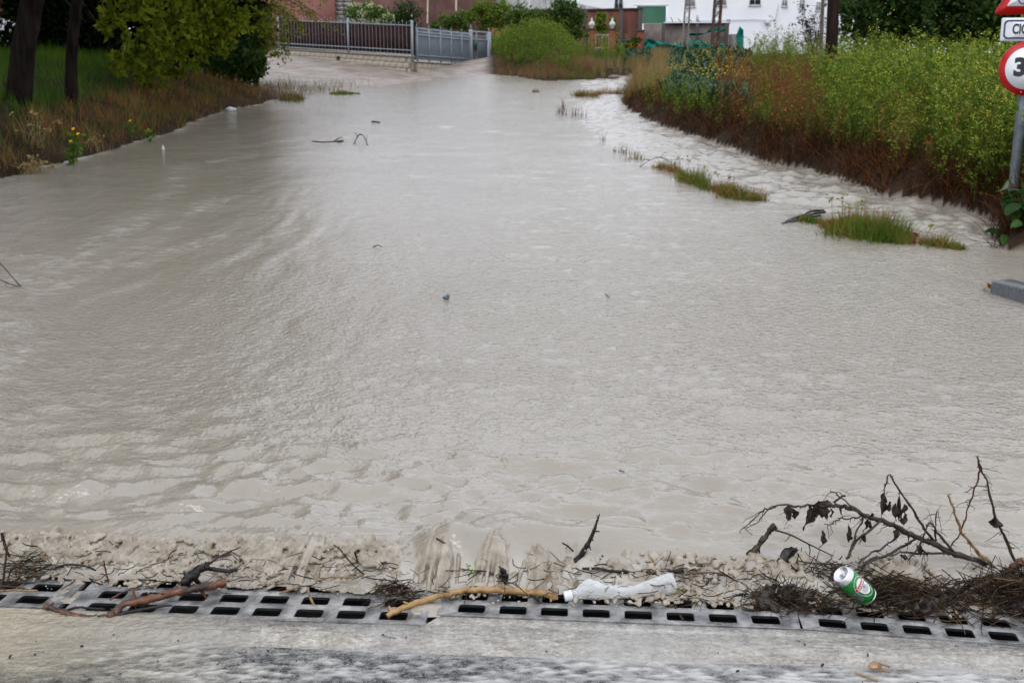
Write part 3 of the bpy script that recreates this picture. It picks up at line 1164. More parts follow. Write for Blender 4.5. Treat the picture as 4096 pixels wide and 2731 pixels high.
# long dark red brick building with pale pipes
redb = mat('dark_red_brickwork', (0.075, 0.032, 0.026), (0.125, 0.058, 0.046), scale=1.2, rough=0.85, bump=0.01, bscale=8, detail=8)
rb = thing('brick_building', 'long dark red brick building with cream downpipes behind the bushes', 'building', (*at(1700, 150, 78)[:2], 3.4))
org = np.array(rb.location)
g = MB()
obox(g, at(1300, 100, 77), at(1985, 100, 79), 2.5, at(0, -120, 78)[2], 6)
g.build('wall', redb, rb, origin=org)
cream = mat('cream_pipe', (0.50, 0.43, 0.32), rough=0.5)
brownp = mat('brown_pipe', (0.07, 0.03, 0.025), rough=0.5)
for x_, y_, m_, r_ in ((1710, 95, cream, 0.06), (1824, 80, cream, 0.07), (1737, 110, brownp, 0.05)):
    p0 = at(x_, y_, 77.3); p1 = at(x_ + 2, -110, 77.3)
    g = MB()
    g.tube(np.array([p0, p0 * .5 + p1 * .5, p1]), r_, 8)
    g.build('downpipe', m_, rb, origin=org)

# pink rendered wall and the grey block pier
pink = mat('pink_render', (0.17, 0.062, 0.050), (0.25, 0.105, 0.085), scale=0.9, rough=0.85, bump=0.008, bscale=20, detail=7)
g = MB()
A, B = at(935, 200, 51), at(1345, 200, 52)
obox(g, A, B, 2.4, at(0, -110, 51)[2], 3.0)
o = g.build('pink_house', pink, origin=(A[0], A[1], 2.4))
tag(o, 'pink red rendered house wall at the end of the railing', 'building')
blk = mat('grey_block', (0.20, 0.20, 0.18), (0.34, 0.34, 0.31), scale=2.5, rough=0.9, bump=0.01, bscale=12)
pier = thing('block_pier', 'rough grey concrete block pier beside the pink wall', 'pier', (*at(1376, 100, 55)[:2], 3.5))
org = np.array(pier.location)
zt_ = at(0, -60, 55)[2]
k = 0
zc_ = 3.4
base = MB()
base.box((0, 0, 0), (0.37, 0.26, 0.19))
bm0 = base.build('block', blk)
bme = bm0.data
bpy.data.objects.remove(bm0)
while zc_ < zt_:
    for sx in (-1, 1):
        xo = (sx * 0.195 + (0.02 if k % 2 else -0.02))
        piece('block', bme, pier, Matrix.Translation((org[0] + xo, org[1], zc_)))
    zc_ += 0.205
    k += 1

# dark red house with a white plinth at the far left, seen past the trunks
darkred = mat('maroon_render', (0.10, 0.032, 0.026), (0.15, 0.052, 0.042), scale=0.9, rough=0.85)
lh = thing('maroon_house', 'maroon house with a white plinth behind the leaning trunk', 'building', (*at(30, 170, 30)[:2], 2.0))
org = np.array(lh.location)
g = MB()
obox(g, at(-420, 100, 31), at(430, 100, 32.5), 1.2, 9.5, 4)
g.build('wall', darkred, lh, origin=org)
g = MB()
obox(g, at(-420, 100, 30.85), at(64, 100, 31.7), 1.2, at(0, 72, 31.3)[2], 0.14)
g.build('plinth', white_p, lh, origin=org)

# brick enclosure, gate pillars
redw = mat('weathered_red_brick_wall', (0.085, 0.030, 0.020), (0.21, 0.075, 0.045), scale=1.5, rough=0.85, bump=0.015, bscale=7, stretch=(1, 1, 0.5), detail=8)
bw = thing('brick_wall', 'weathered red brick wall with dark vertical piers behind the pillars', 'wall', (*at(2440, 200, 70)[:2], 4.2))
org = np.array(bw.location)
g = MB()
obox(g, at(1950, 150, 72), at(2566, 150, 70), 3, at(0, 46, 71)[2], 0.3)
g.build('masonry', redw, bw, origin=org)
cop = mat('dark_coping', (0.05, 0.04, 0.04), rough=0.8)
g = MB()
obox(g, at(1950, 150, 71.9), at(2568, 150, 69.9), at(0, 46, 71)[2] + 0.004, at(0, 46, 71)[2] + 0.12, 0.45)
g.build('coping', cop, bw, origin=org)
for x_ in (2340, 2482, 2556):
    q = at(x_, 200, 69.8)
    g = MB()
    g.box((q[0], q[1] - 0.02, (3 + at(0, 48, 71)[2]) / 2), (0.22, 0.2, at(0, 48, 71)[2] - 3))
    g.build('pier', cop, bw, origin=org)

orange = mat('orange_brick', (0.20, 0.050, 0.028), (0.29, 0.085, 0.045), scale=4, rough=0.8, bump=0.01, bscale=14)
stone_w = mat('pale_stone', (0.45, 0.43, 0.40), (0.6, 0.58, 0.54), scale=8, rough=0.7)


def pillar(px_, ytop, ybot, Y, wpx, lab, finial):
    q = at(px_, ybot, Y)
    t_ = thing('brick_pillar', lab, 'pillar', q, 'orange brick pillars of the field gate')
    zt_ = at(px_, ytop, Y)[2]
    wd = wpx / F * Y
    z0 = q[2] - 0.5
    g = MB()
    nC = int((zt_ - z0) / 0.085)
    for i in range(nC):
        jx = 0.004 * math.sin(i * 7.1)
        g.box((q[0] + jx, q[1], z0 + (i + 0.5) * (zt_ - z0) / nC), (wd * (1.0 if i % 2 else 0.985), wd * (1.0 if i % 2 else 0.985), (zt_ - z0) / nC - 0.008))
    g.box((q[0], q[1], (z0 + zt_) / 2), (wd * 0.95, wd * 0.95, zt_ - z0 - 0.02))
    g.build('brick_courses', orange, t_, origin=q)
    g = MB()
    g.box((q[0], q[1], zt_ + 0.05), (wd * 1.18, wd * 1.18, 0.09))
    g.build('capstone', cop, t_, origin=q)
    if finial:
        g = MB()
        g.lathe([(0.001, 0), (0.10, 0.0), (0.07, 0.06), (0.15, 0.14), (0.19, 0.24), (0.13, 0.34), (0.05, 0.42), (0.06, 0.48), (0.03, 0.56), (0.001, 0.60)], (q[0], q[1], zt_ + 0.095), np.eye(3) * 1.0, 14)
        g.build('finial', stone_w, t_, origin=q, smooth=True)


pillar(2365, 122, 240, 62, 25, 'left brick gate pillar, capped by a pale pointed finial, above the spoil heap', True)
pillar(2446, 122, 248, 62, 24, 'brick gate pillar with a finial, just left of the tilted red panel', True)
pillar(2560, 128, 205, 66, 24, 'lone brick pillar without finial where the green netting starts', False)

galv = mat('galvanised_steel', (0.30, 0.33, 0.36), (0.40, 0.43, 0.46), scale=20, rough=0.45, metal=0.4)
fg = thing('field_gate', 'narrow galvanised mesh gate hung between two brick pillars', 'gate', at(2406, 245, 62))
org = np.array(fg.location)
zt_, zb_ = at(0, 141, 62)[2], at(0, 246, 62)[2]
xl, xr = at(2381, 240, 62)[0], at(2433, 240, 62)[0]
for p0, p1 in (((xl, zb_), (xl, zt_)), ((xr, zb_), (xr, zt_)), (((xl + xr) / 2, zb_), ((xl + xr) / 2, zt_)), ((xl, zt_), (xr, zt_)), ((xl, at(0, 193, 62)[2]), (xr, at(0, 193, 62)[2]))):
    g = MB()
    g.tube(np.array([[p0[0], 62, p0[1]], [(p0[0] + p1[0]) / 2, 62, (p0[1] + p1[1]) / 2], [p1[0], 62, p1[1]]]), 0.03, 6)
    g.build('gate_bar', galv, fg, origin=org)
g = MB()
g.box(((xl + xr) / 2 + 0.17, 62.05, (zb_ + at(0, 198, 62)[2]) / 2), (0.32, 0.02, at(0, 198, 62)[2] - zb_ - 0.05))
g.build('rust_panel', orange, fg, origin=org)

tile_m = mat('faded_red_sheet', (0.24, 0.085, 0.06), (0.33, 0.135, 0.10), scale=3, rough=0.8)
rp_ = thing('corrugated_sheet', 'faded red ribbed panel lying tilted at the foot of the brick pillar', 'sheet', at(2495, 252, 61))
org = np.array(rp_.location)
A, B = at(2466, 254, 60.6), at(2560, 254, 61)
zt_ = at(0, 218, 61.4)[2]
for i in range(9):
    g = MB()
    f0, f1 = i / 9, (i + 0.9) / 9
    for f_ in ((f0, f1),):
        p0 = A + (B - A) * f0; p1 = A + (B - A) * f1
        V = np.array([[p0[0], p0[1], p0[2] - .2], [p1[0], p1[1], p1[2] - .2], [p1[0] - .1, p1[1] + .8, zt_], [p0[0] - .1, p0[1] + .8, zt_],
                      [p0[0], p0[1] + .05, p0[2] - .2], [p1[0], p1[1] + .05, p1[2] - .2], [p1[0] - .1, p1[1] + .85, zt_], [p0[0] - .1, p0[1] + .85, zt_]])
        g.add(V, [[0, 1, 2, 3], [4, 7, 6, 5], [0, 3, 7, 4], [1, 5, 6, 2], [3, 2, 6, 7], [0, 4, 5, 1]])
    g.build('rib_strip', tile_m, rp_, origin=org)
wood_m = mat('grey_plank', (0.22, 0.15, 0.12), (0.30, 0.22, 0.18), scale=6, rough=0.8)
g = MB()
g.tube(np.array([at(2512, 222, 60.3), at(2525, 238, 60.2), at(2538, 256, 60.1)]), 0.06, 4)
o = g.build('leaning_plank', wood_m, origin=at(2525, 240, 60.2))
tag(o, 'grey plank leaning over the faded red panel', 'plank')
blue = mat('blue_tarp', (0.03, 0.03, 0.16), rough=0.5)
g = MB()
cc = at(2495, 172, 68)
u = np.linspace(-0.95, 0.95, 14)
U, Vv = np.meshgrid(u, np.linspace(0, 1, 6))
g.add(np.stack([cc[0] + U, cc[1] + 0.15 * np.sin(U * 5) + 0.1 * Vv, cc[2] + 0.2 - 0.28 * U ** 2 * 0.7 - 0.22 * Vv + 0.05 * np.sin(U * 9)], -1).reshape(-1, 3), gridfaces(6, 14))
o = g.build('blue_tarpaulin', blue, origin=cc)
so = o.modifiers.new('s', 'SOLIDIFY'); so.thickness = 0.02
tag(o, 'sagging dark blue tarpaulin hanging on the brick wall', 'tarpaulin')

# block wall with torn green netting
bg_ = mat('brown_grey_blockwork', (0.115, 0.095, 0.085), (0.17, 0.145, 0.13), scale=3, rough=0.9, bump=0.01, bscale=9)
nw = thing('block_wall', 'brown grey block wall with rusty brackets behind torn green netting', 'wall', (*at(2740, 200, 66)[:2], 4.6))
org = np.array(nw.location)
Z1 = at(0, 94, 66)[2]
g = MB()
obox(g, at(2574, 150, 66.5), at(2915, 150, 66), 4.0, Z1, 0.25)
g.build('masonry', bg_, nw, origin=org)
g = MB()
obox(g, at(2915.5, 150, 66), at(2948, 150, 65.8), 4.0, at(0, 138, 66)[2], 0.25)
g.build('sheet_panel', mat('grey_sheet', (0.10, 0.10, 0.105), (0.14, 0.14, 0.145), scale=4, rough=0.6), nw, origin=org)
g = MB()
obox(g, at(2655, 150, 65.95), at(2917, 150, 65.9), Z1 + 0.003, Z1 + 0.06, 0.4)
g.build('coping', white_p, nw, origin=org)
for x_ in (2652, 2787, 2904):
    q = at(x_, 150, 65.8)
    g = MB()
    g.box((q[0], q[1], (4.0 + Z1) / 2), (0.16, 0.18, Z1 - 4.0 - 0.02))
    g.build('post', cop, nw, origin=org)
rust = mat('rusty_steel', (0.045, 0.025, 0.018), (0.09, 0.05, 0.035), scale=9, rough=0.75)
for x_, dx, hh_ in ((2690, -8, 26), (2722, -10, 20), (2765, -7, 18), (2800, -10, 16), (2786, 4, 34), (2791, 3, 26), (2908, 1, 18), (2914, 2, 18), (2919, 0, 17)):
    p0 = at(x_, 96, 66.1); p1 = at(x_, 96 - hh_ * 0.5, 66.1); p2 = at(x_ + dx, 96 - hh_, 66.1)
    g = MB()
    g.tube(np.array([p0, p1, p2]), 0.025, 5)
    g.build('bracket', rust, nw, origin=org)
gdoor = mat('green_corrugated_sheet', (0.012, 0.12, 0.055), (0.018, 0.16, 0.075), scale=2, rough=0.5)
gs = thing('green_shutter', 'dark green metal shutter standing in front of the white building', 'shutter', (*at(2605, 90, 72)[:2], 5.0))
org = np.array(gs.location)
q0, q1 = at(2546, 90, 72), at(2662, 90, 72)
nS = 18
for i in range(nS):
    zA = at(0, 95, 72)[2]; zB = at(0, 26, 72)[2]
    z_ = zA + (zB - zA) * (i + 0.5) / nS
    g = MB()
    g.box(((q0[0] + q1[0]) / 2, 72, z_), (q1[0] - q0[0], 0.05, (zB - zA) / nS * 0.9))
    g.build('slat', gdoor, gs, origin=org)
g = MB()
for x_ in (q0[0] - 0.06, q1[0] + 0.06):
    g.box((x_, 71.98, (zA + zB) / 2 - 0.4), (0.1, 0.12, zB - zA + 0.9))
g.box(((q0[0] + q1[0]) / 2, 71.98, zB + 0.08), (q1[0] - q0[0] + 0.3, 0.12, 0.12))
g.build('shutter_frame', white_p, gs, origin=org)

net = leafmat('green_shade_netting', [(0.0, 0.16, 0.13), (0.015, 0.24, 0.20)], rough=0.6, trans=0.35)
nr = np.random.default_rng(5)


def netting(x0, x1, ytop, ybot, Y, lab, seed):
    """a torn, sagging net: pixel spans along its top and bottom edges"""
    xs_ = np.linspace(x0, x1, 40)
    yt = np.interp(xs_, [p[0] for p in ytop], [p[1] for p in ytop]) + 2.5 * vn(xs_ * 0.09, xs_ * 0, seed)
    yb_ = np.interp(xs_, [p[0] for p in ybot], [p[1] for p in ybot]) + 1.5 * vn(xs_ * 0.07, xs_ * 0, seed + 1)
    rows = 8
    V = []
    for j in range(rows):
        f_ = j / (rows - 1)
        for i, x_ in enumerate(xs_):
            yy_ = Y + 0.22 * float(vn(x_ * 0.06, j * 0.4, seed + 2)) + 0.1 * float(vn(x_ * 0.2, j * 0.9, seed + 3))
            V.append(at(x_, yt[i] + (yb_[i] - yt[i]) * f_, yy_))
    V = np.array(V)
    g = MB()
    g.add(V, gridfaces(rows, 40), 0, np.clip(0.5 + 0.5 * vn(V[:, 0] * 3, V[:, 2] * 5, seed), 0, 1))
    o = g.build('green_netting', net, origin=V.mean(0), smooth=True)
    so = o.modifiers.new('s', 'SOLIDIFY'); so.thickness = 0.012
    tag(o, lab, 'netting', 'torn green nets on the block wall')


netting(2572, 2725, [(2572, 185), (2588, 152), (2610, 158), (2640, 170), (2690, 175), (2725, 168)], [(2572, 196), (2725, 196)], 64.6, 'torn green netting sagging between the lone brick pillar and the thin mast', 1)
netting(2718, 2862, [(2718, 172), (2755, 157), (2800, 163), (2862, 180)], [(2718, 200), (2862, 208)], 64.7, 'wide green netting low on the wall left of the lattice pylon', 2)
netting(2752, 2850, [(2752, 136), (2790, 132), (2825, 132), (2848, 106)], [(2752, 146), (2800, 140), (2850, 128)], 65.0, 'thin strip of green netting high on the block wall', 3)
netting(2840, 2905, [(2840, 112), (2870, 108), (2905, 118)], [(2840, 124), (2875, 130), (2905, 128)], 65.0, 'frayed green netting at the top right of the block wall', 4)
netting(2865, 2898, [(2865, 192), (2880, 178), (2898, 172)], [(2865, 200), (2898, 196)], 64.8, 'small green netting scrap right of the lattice pylon foot', 5)
netting(2945, 2974, [(2945, 142), (2960, 105), (2974, 120)], [(2945, 205), (2974, 207)], 64.4, 'narrow green netting wrapped round the end post', 6)

# ================================================================== pylons and poles
def strut(g, a, b_, r_, n_=4):
    a = np.asarray(a, float); b_ = np.asarray(b_, float)
    g.tube(np.array([a, (a + b_) / 2, b_]), r_, n_)


def lattice(px0, y0, px1, Y, wb_, wt_, ztop, r_, lab, m_, n_br, twin=False):
    q = at(px0, y0, Y)
    tp = at(px1, 0, Y)
    k = (tp[0] - q[0]) / (tp[2] - q[2])
    t_ = thing('lattice_pylon', lab, 'pylon', q)
    z0 = q[2] - 0.6
    H = ztop - z0

    def leg(i, z_):
        f_ = (z_ - z0) / H
        w_ = (wb_ * (1 - f_) + wt_ * f_) / 2
        sx, sy = ((-1, -1), (1, -1), (1, 1), (-1, 1))[i]
        return np.array([q[0] + k * (z_ - q[2]) + sx * w_, q[1] + sy * w_, z_])
    for i in range(4):
        g = MB()
        strut(g, leg(i, z0), leg(i, ztop), r_)
        g.build('leg', m_, t_, origin=q)
    g = MB()
    zz_ = np.linspace(z0 + 0.2, ztop, n_br + 1)
    for j in range(n_br):
        for i in range(4):
            strut(g, leg(i, zz_[j]), leg((i + 1) % 4, zz_[j + 1]), r_ * 0.35, 3)
            strut(g, leg((i + 1) % 4, zz_[j]), leg(i, zz_[j + 1]), r_ * 0.35, 3)
    b_ = g.build('bracing', m_, t_, origin=q)
    b_['kind'] = 'stuff'


lattice(2857, 218, 2873, 56, 0.34, 0.30, 12, 0.055, 'dark rusty lattice pylon standing in the broad leaved weeds', rust, 16)
lattice(2738, 200, 2752, 60, 0.30, 0.16, 12, 0.028, 'thin pale lattice mast in front of the green netting', mat('grey_brown_steel', (0.16, 0.13, 0.12), (0.25, 0.21, 0.19), scale=9, rough=0.7), 18)

bark = mat('dark_pole_wood', (0.010, 0.006, 0.005), (0.028, 0.016, 0.012), scale=8, rough=0.9, spec=0.1, bump=0.006, bscale=22, stretch=(1, 1, 0.12))
for (xb, yb_, xt, Y_, r_, lab, m_) in ((3325, 210, 3334, 27, 0.145, 'thick dark wooden utility pole rising from the weedy bank', bark), (3283, 200, 3292, 31, 0.05, 'slim brown pole just left of the thick utility pole', mat('brown_post', (0.07, 0.05, 0.04), (0.12, 0.09, 0.07), scale=9, rough=0.8))):
    q = at(xb, yb_, Y_)
    tp = at(xt, 0, Y_)
    zb_ = float(ground_z(q[0], q[1])[0]) - 0.3
    d_ = (tp - q) / (tp[2] - q[2])
    pts = np.array([q + d_ * (z_ - q[2]) for z_ in np.linspace(zb_, 10, 12)])
    g = MB()
    g.tube(pts, np.linspace(r_ * 1.05, r_ * 0.85, 12), 14)
    o = g.build('utility_pole', m_, origin=pts[0], smooth=True)
    tag(o, lab, 'pole')
# ================================================================== railing on a block wall, and its gate
FC = at(1652, 302, 38.5)
FLp = at(1118, 226, 46)
FR = at(1882, 300, 43.5)
FG = at(1956, 299, 45.5)
zc_top = at(0, 226, 38.5)[2]
zl_top = at(0, 193, 46)[2]
zr_top = at(0, 260, 43.5)[2]
zc2_top = at(0, 246, 38.6)[2]

cream_b = mat('cream_concrete_block', (0.30, 0.265, 0.205), (0.43, 0.385, 0.31), scale=2.2, rough=0.85, bump=0.008, bscale=16)
mortar = mat('dark_mortar', (0.16, 0.14, 0.115), (0.24, 0.21, 0.17), scale=6, rough=0.9)
capm = mat('mossy_coping', (0.14, 0.125, 0.09), (0.24, 0.21, 0.16), scale=5, rough=0.85, bump=0.006)
bluegrey = mat('blue_grey_paint', (0.21, 0.255, 0.30), (0.27, 0.315, 0.36), scale=7, rough=0.42)
whitish = mat('pale_grey_paint', (0.19, 0.215, 0.245), (0.25, 0.28, 0.31), scale=7, rough=0.42)
screenm = mat('grey_perforated_screen', (0.10, 0.105, 0.125), (0.145, 0.15, 0.17), scale=18, rough=0.6)
darkscr = mat('dark_red_brown_screen', (0.024, 0.009, 0.008), (0.050, 0.020, 0.017), scale=3.5, rough=0.75, bump=0.012, bscale=10, stretch=(1, 1, 3), spec=0.1)

bmk = MB()
bmk.box((0, 0, 0), (0.385, 0.20, 0.178))
_o = bmk.build('block', cream_b)
md = _o.modifiers.new('b', 'BEVEL'); md.width = 0.008; md.segments = 1
dgx = bpy.context.evaluated_depsgraph_get()
BLOCK = bpy.data.meshes.new_from_object(_o.evaluated_get(dgx))
bpy.data.objects.remove(_o)


def block_wall(A, B, zA, zB, courses, label, cat, seed):
    A = np.array([A[0], A[1]]); B = np.array([B[0], B[1]])
    L = np.linalg.norm(B - A)
    d = (B - A) / L
    slope = (zB - zA) / L
    t_ = thing('block_wall', label, cat, (A[0], A[1], zA - courses * 0.19))
    org = np.array(t_.location)
    ang = math.atan2(d[1], d[0])
    # core a little behind the block faces
    nrm = np.array([-d[1], d[0]])
    g = MB()
    a2 = A + nrm * -0.088; b2 = B + nrm * -0.088
    V = []
    for p, z_ in ((a2, zA), (b2, zB), (b2 + nrm * 0.17, zB), (a2 + nrm * 0.17, zA)):
        V.append([p[0], p[1], z_ - courses * 0.19])
    for p, z_ in ((a2, zA), (b2, zB), (b2 + nrm * 0.17, zB), (a2 + nrm * 0.17, zA)):
        V.append([p[0], p[1], z_ - 0.01])
    g.add(V, [[0, 3, 2, 1], [4, 5, 6, 7], [0, 1, 5, 4], [1, 2, 6, 5], [2, 3, 7, 6], [3, 0, 4, 7]])
    g.build('mortar_core', mortar, t_, origin=org)
    sh = Matrix(((1, 0, 0, 0), (0, 1, 0, 0), (slope, 0, 1, 0), (0, 0, 0, 1)))
    k = 0
    for c in range(courses):
        x = 0.2 if c % 2 == 0 else 0.0
        while x < L - 0.02:
            xm = min(max(x, 0.1), L - 0.1)
            sc = 1.0 if 0.19 <= x <= L - 0.19 else 0.5
            wob = 0.004 * math.sin(k * 3.7 + seed)
            p = A + d * xm
            M = Matrix.Translation((p[0] + nrm[0] * wob, p[1] + nrm[1] * wob, zA + slope * xm - 0.095 - c * 0.19)) @ Matrix.Rotation(ang, 4, 'Z') @ sh @ Matrix.Diagonal((sc, 1, 1, 1))
            piece('block', BLOCK, t_, M)
            x += 0.395
            k += 1
    g = MB()
    a2 = A + nrm * -0.13 - d * 0.02; b2 = B + nrm * -0.13 + d * 0.02
    V = []
    for dz_ in (0.004, 0.055):
        for p, z_ in ((a2, zA), (b2, zB), (b2 + nrm * 0.26, zB), (a2 + nrm * 0.26, zA)):
            V.append([p[0], p[1], z_ + dz_])
    g.add(V, [[0, 3, 2, 1], [4, 5, 6, 7], [0, 1, 5, 4], [1, 2, 6, 5], [2, 3, 7, 6], [3, 0, 4, 7]])
    g.build('coping', capm, t_, origin=org)
    return t_


block_wall(FLp, FC, zl_top - 0.055, zc_top - 0.055, 4, 'cream block wall carrying the pointed railing, mossy coping on top', 'wall', 1)
block_wall(FC + np.array([0.08, 0.1, 0]), FR, zc2_top - 0.055, zr_top - 0.055, 3, 'short cream block wall under the grey screened railing beside the gate', 'wall', 2)


def spear(g, x, y, z, s=1.0):
    V = np.array([[0, 0, 0.10], [0.018, 0, 0.03], [0, 0.018, 0.03], [-0.018, 0, 0.03], [0, -0.018, 0.03], [0, 0, -0.02]]) * s + np.array([x, y, z])
    g.add(V, [[0, 1, 2], [0, 2, 3], [0, 3, 4], [0, 4, 1], [5, 2, 1], [5, 3, 2], [5, 4, 3], [5, 1, 4]])


# ---- pointed railing
rl = thing('pointed_railing', 'pale grey railing of pointed bars with a dark red screen behind', 'railing', (FC[0], FC[1], zc_top))
org = np.array(rl.location)
A = np.array(FLp[:2]); B = np.array(FC[:2])
L = np.linalg.norm(B - A); d = (B - A) / L
nrm = np.array([-d[1], d[0]])
hL = at(0, 80, 46)[2] - zl_top
hC = at(0, 103, 38.5)[2] - zc_top


def base_z(f_):
    return zl_top + (zc_top - zl_top) * f_


def rail_h(f_):
    return hL + (hC - hL) * f_


bar = MB()
bar.tube(np.array([[0, 0, 0], [0, 0, 0.5], [0, 0, 1.0]]), 0.0085, 6)
_b = bar.build('bar', whitish)
BARM = _b.data
bpy.data.objects.remove(_b)
tip = MB(); spear(tip, 0, 0, 0)
_b = tip.build('spear_tip', whitish); TIPM = _b.data; bpy.data.objects.remove(_b)
tip = MB(); spear(tip, 0, 0, 0, -0.9)
_b = tip.build('dart', whitish); DARTM = _b.data; bpy.data.objects.remove(_b)
NB = 40
fmid = 0.5
lo, hi = 0, 1
for _ in range(40):
    fmid = (lo + hi) / 2
    p = A + d * L * fmid
    if proj(p[0], p[1], base_z(fmid))[0] < 1395:
        lo = fmid
    else:
        hi = fmid
for i in range(NB):
    f_ = (i + 0.6) / NB
    if abs(f_ - fmid) < 0.008 or f_ < 0.02:
        continue
    p = A + d * L * f_
    h_ = rail_h(f_) + (0.10 if i % 2 else 0.03)
    piece('bar', BARM, rl, Matrix.Translation((p[0], p[1], base_z(f_) + 0.06)) @ Matrix.Diagonal((1, 1, h_ - 0.06, 1)))
    piece('spear_tip', TIPM, rl, Matrix.Translation((p[0], p[1], base_z(f_) + h_)))
    if i % 2:
        piece('dart', DARTM, rl, Matrix.Translation((p[0] - nrm[0] * 0.004, p[1] - nrm[1] * 0.004, base_z(f_) + 0.17)))
for (f0, nm) in ((0.0, 0), (fmid, 1), (1.0, 2)):
    p = A + d * L * f0
    g = MB()
    g.box((p[0], p[1], base_z(f0) + (rail_h(f0) + 0.2) / 2 - 0.1), (0.075, 0.075, rail_h(f0) + 0.35))
    spear(g, p[0], p[1], base_z(f0) + rail_h(f0) + 0.275, 1.3)
    g.build('post', bluegrey, rl, origin=org)
for hh_ in (0.10, 0.36, 1.0):
    g = MB()
    V = []
    for f_ in (0.0, 1.0):
        p = A + d * L * f_
        z_ = base_z(f_) + (rail_h(f_) * hh_ if hh_ == 1.0 else hh_ * 0.55)
        for s1, s2 in ((-1, -1), (1, -1), (1, 1), (-1, 1)):
            V.append([p[0] + nrm[0] * 0.02 * s1, p[1] + nrm[1] * 0.02 * s1, z_ + 0.018 * s2])
    g.add(V, [[0, 1, 5, 4], [1, 2, 6, 5], [2, 3, 7, 6], [3, 0, 4, 7]])
    g.build('rail', whitish, rl, origin=org)
NPAN = 30
for i in range(NPAN):
    f0, f1 = i / NPAN + 0.0006, (i + 1) / NPAN - 0.0006
    off = 0.09 + 0.012 * ((i * 7) % 3 - 1)
    p0 = A + d * L * f0 + nrm * off; p1 = A + d * L * f1 + nrm * off
    V = []
    for p, f_ in ((p0, f0), (p1, f1)):
        for q in (0, 0.02):
            for z_ in (base_z(f_) + 0.05, base_z(f_) + rail_h(f_) - 0.03):
                V.append([p[0] + nrm[0] * q, p[1] + nrm[1] * q, z_])
    g = MB()
    g.add(V, [[0, 4, 5, 1], [2, 3, 7, 6], [0, 1, 3, 2], [4, 6, 7, 5], [1, 5, 7, 3], [0, 2, 6, 4]])
    g.build('screen_board', darkscr, rl, origin=org)

# ---- screened railing to the right of the corner
sr = thing('screened_railing', 'blue grey railing backed by grey screening between corner and gate', 'railing', (FR[0], FR[1], zr_top))
org = np.array(sr.location)
A = np.array(FC[:2]) + np.array([0.10, 0.12]); B = np.array(FR[:2])
L = np.linalg.norm(B - A); d = (B - A) / L
nrm = np.array([-d[1], d[0]])
h0 = at(0, 128, 38.7)[2] - zc2_top
h1 = at(0, 150, 43.5)[2] - zr_top


def bz(f_):
    return zc2_top + (zr_top - zc2_top) * f_


def rh(f_):
    return h0 + (h1 - h0) * f_


g = MB()
V = []
for f_ in (0, 1):
    p = A + d * L * f_ + nrm * 0.05
    for q in (0, 0.015):
        for z_ in (bz(f_) + 0.05, bz(f_) + rh(f_) - 0.02):
            V.append([p[0] + nrm[0] * q, p[1] + nrm[1] * q, z_])
g.add(V, [[0, 4, 5, 1], [2, 3, 7, 6], [0, 1, 3, 2], [4, 6, 7, 5], [1, 5, 7, 3], [0, 2, 6, 4]])
g.build('screen', screenm, sr, origin=org)
g = MB()
nbar = 62
for i in range(nbar):
    f_ = (i + 0.5) / nbar
    p = A + d * L * f_
    strut(g, (p[0], p[1], bz(f_) + 0.04), (p[0], p[1], bz(f_) + rh(f_) + 0.07), 0.010, 4)
    spear(g, p[0], p[1], bz(f_) + rh(f_) + 0.08, 1.0)
b_ = g.build('bars', bluegrey, sr, origin=org)
b_['kind'] = 'stuff'
for f_ in (0.02, 0.22, 0.42, 0.62, 0.82, 0.995):
    p = A + d * L * f_ - nrm * 0.012
    g = MB()
    g.box((p[0], p[1], bz(f_) + (rh(f_) + 0.1) / 2), (0.06, 0.06, rh(f_) + 0.12))
    spear(g, p[0], p[1], bz(f_) + rh(f_) + 0.17, 1.2)
    g.build('post', whitish, sr, origin=org)
for hh_ in (0.22, 0.06, 0.9, 1.0):
    g = MB()
    V = []
    for f_ in (0.0, 1.0):
        p = A + d * L * f_ - nrm * 0.006
        z_ = bz(f_) + (rh(f_) * hh_ if hh_ >= 0.9 else hh_)
        for s1, s2 in ((-1, -1), (1, -1), (1, 1), (-1, 1)):
            V.append([p[0] + nrm[0] * 0.02 * s1, p[1] + nrm[1] * 0.02 * s1, z_ + 0.016 * s2])
    g.add(V, [[0, 1, 5, 4], [1, 2, 6, 5], [2, 3, 7, 6], [3, 0, 4, 7]])
    g.build('rail', bluegrey, sr, origin=org)

# ---- the gate
gt = thing('metal_gate', 'blue grey metal gate with a solid lower panel and green letterbox', 'gate', (FG[0], FG[1], FG[2]))
org = np.array(gt.location)
A = np.array(FR[:2]) + np.array([0.02, 0.10]); B = np.array(FG[:2])
L = np.linalg.norm(B - A); d = (B - A) / L
nrm = np.array([-d[1], d[0]])
ang = math.atan2(d[1], d[0])
M3 = np.array([[math.cos(ang), -math.sin(ang), 0], [math.sin(ang), math.cos(ang), 0], [0, 0, 1]])
zA0, zB0 = at(0, 299, A[1])[2] - 0.25, at(0, 298, B[1])[2] - 0.25
for f_, yt, w_ in ((0.0, 118, 0.11), (1.0, 128, 0.15)):
    p = A + d * L * f_
    zt_ = at(0, yt, p[1])[2]
    zb_ = (zA0, zB0)[int(f_)]
    g = MB()
    g.box((p[0], p[1], (zt_ + zb_) / 2), (w_, w_, zt_ - zb_), 0, M3)
    spear(g, p[0], p[1], zt_ + 0.03, 1.5)
    g.build('gate_post', bluegrey, gt, origin=org)


def gpt(f_, ypx, o_=0.0):
    p = A + d * L * f_
    return np.array([p[0] - nrm[0] * o_, p[1] - nrm[1] * o_, at(0, ypx, p[1])[2]])


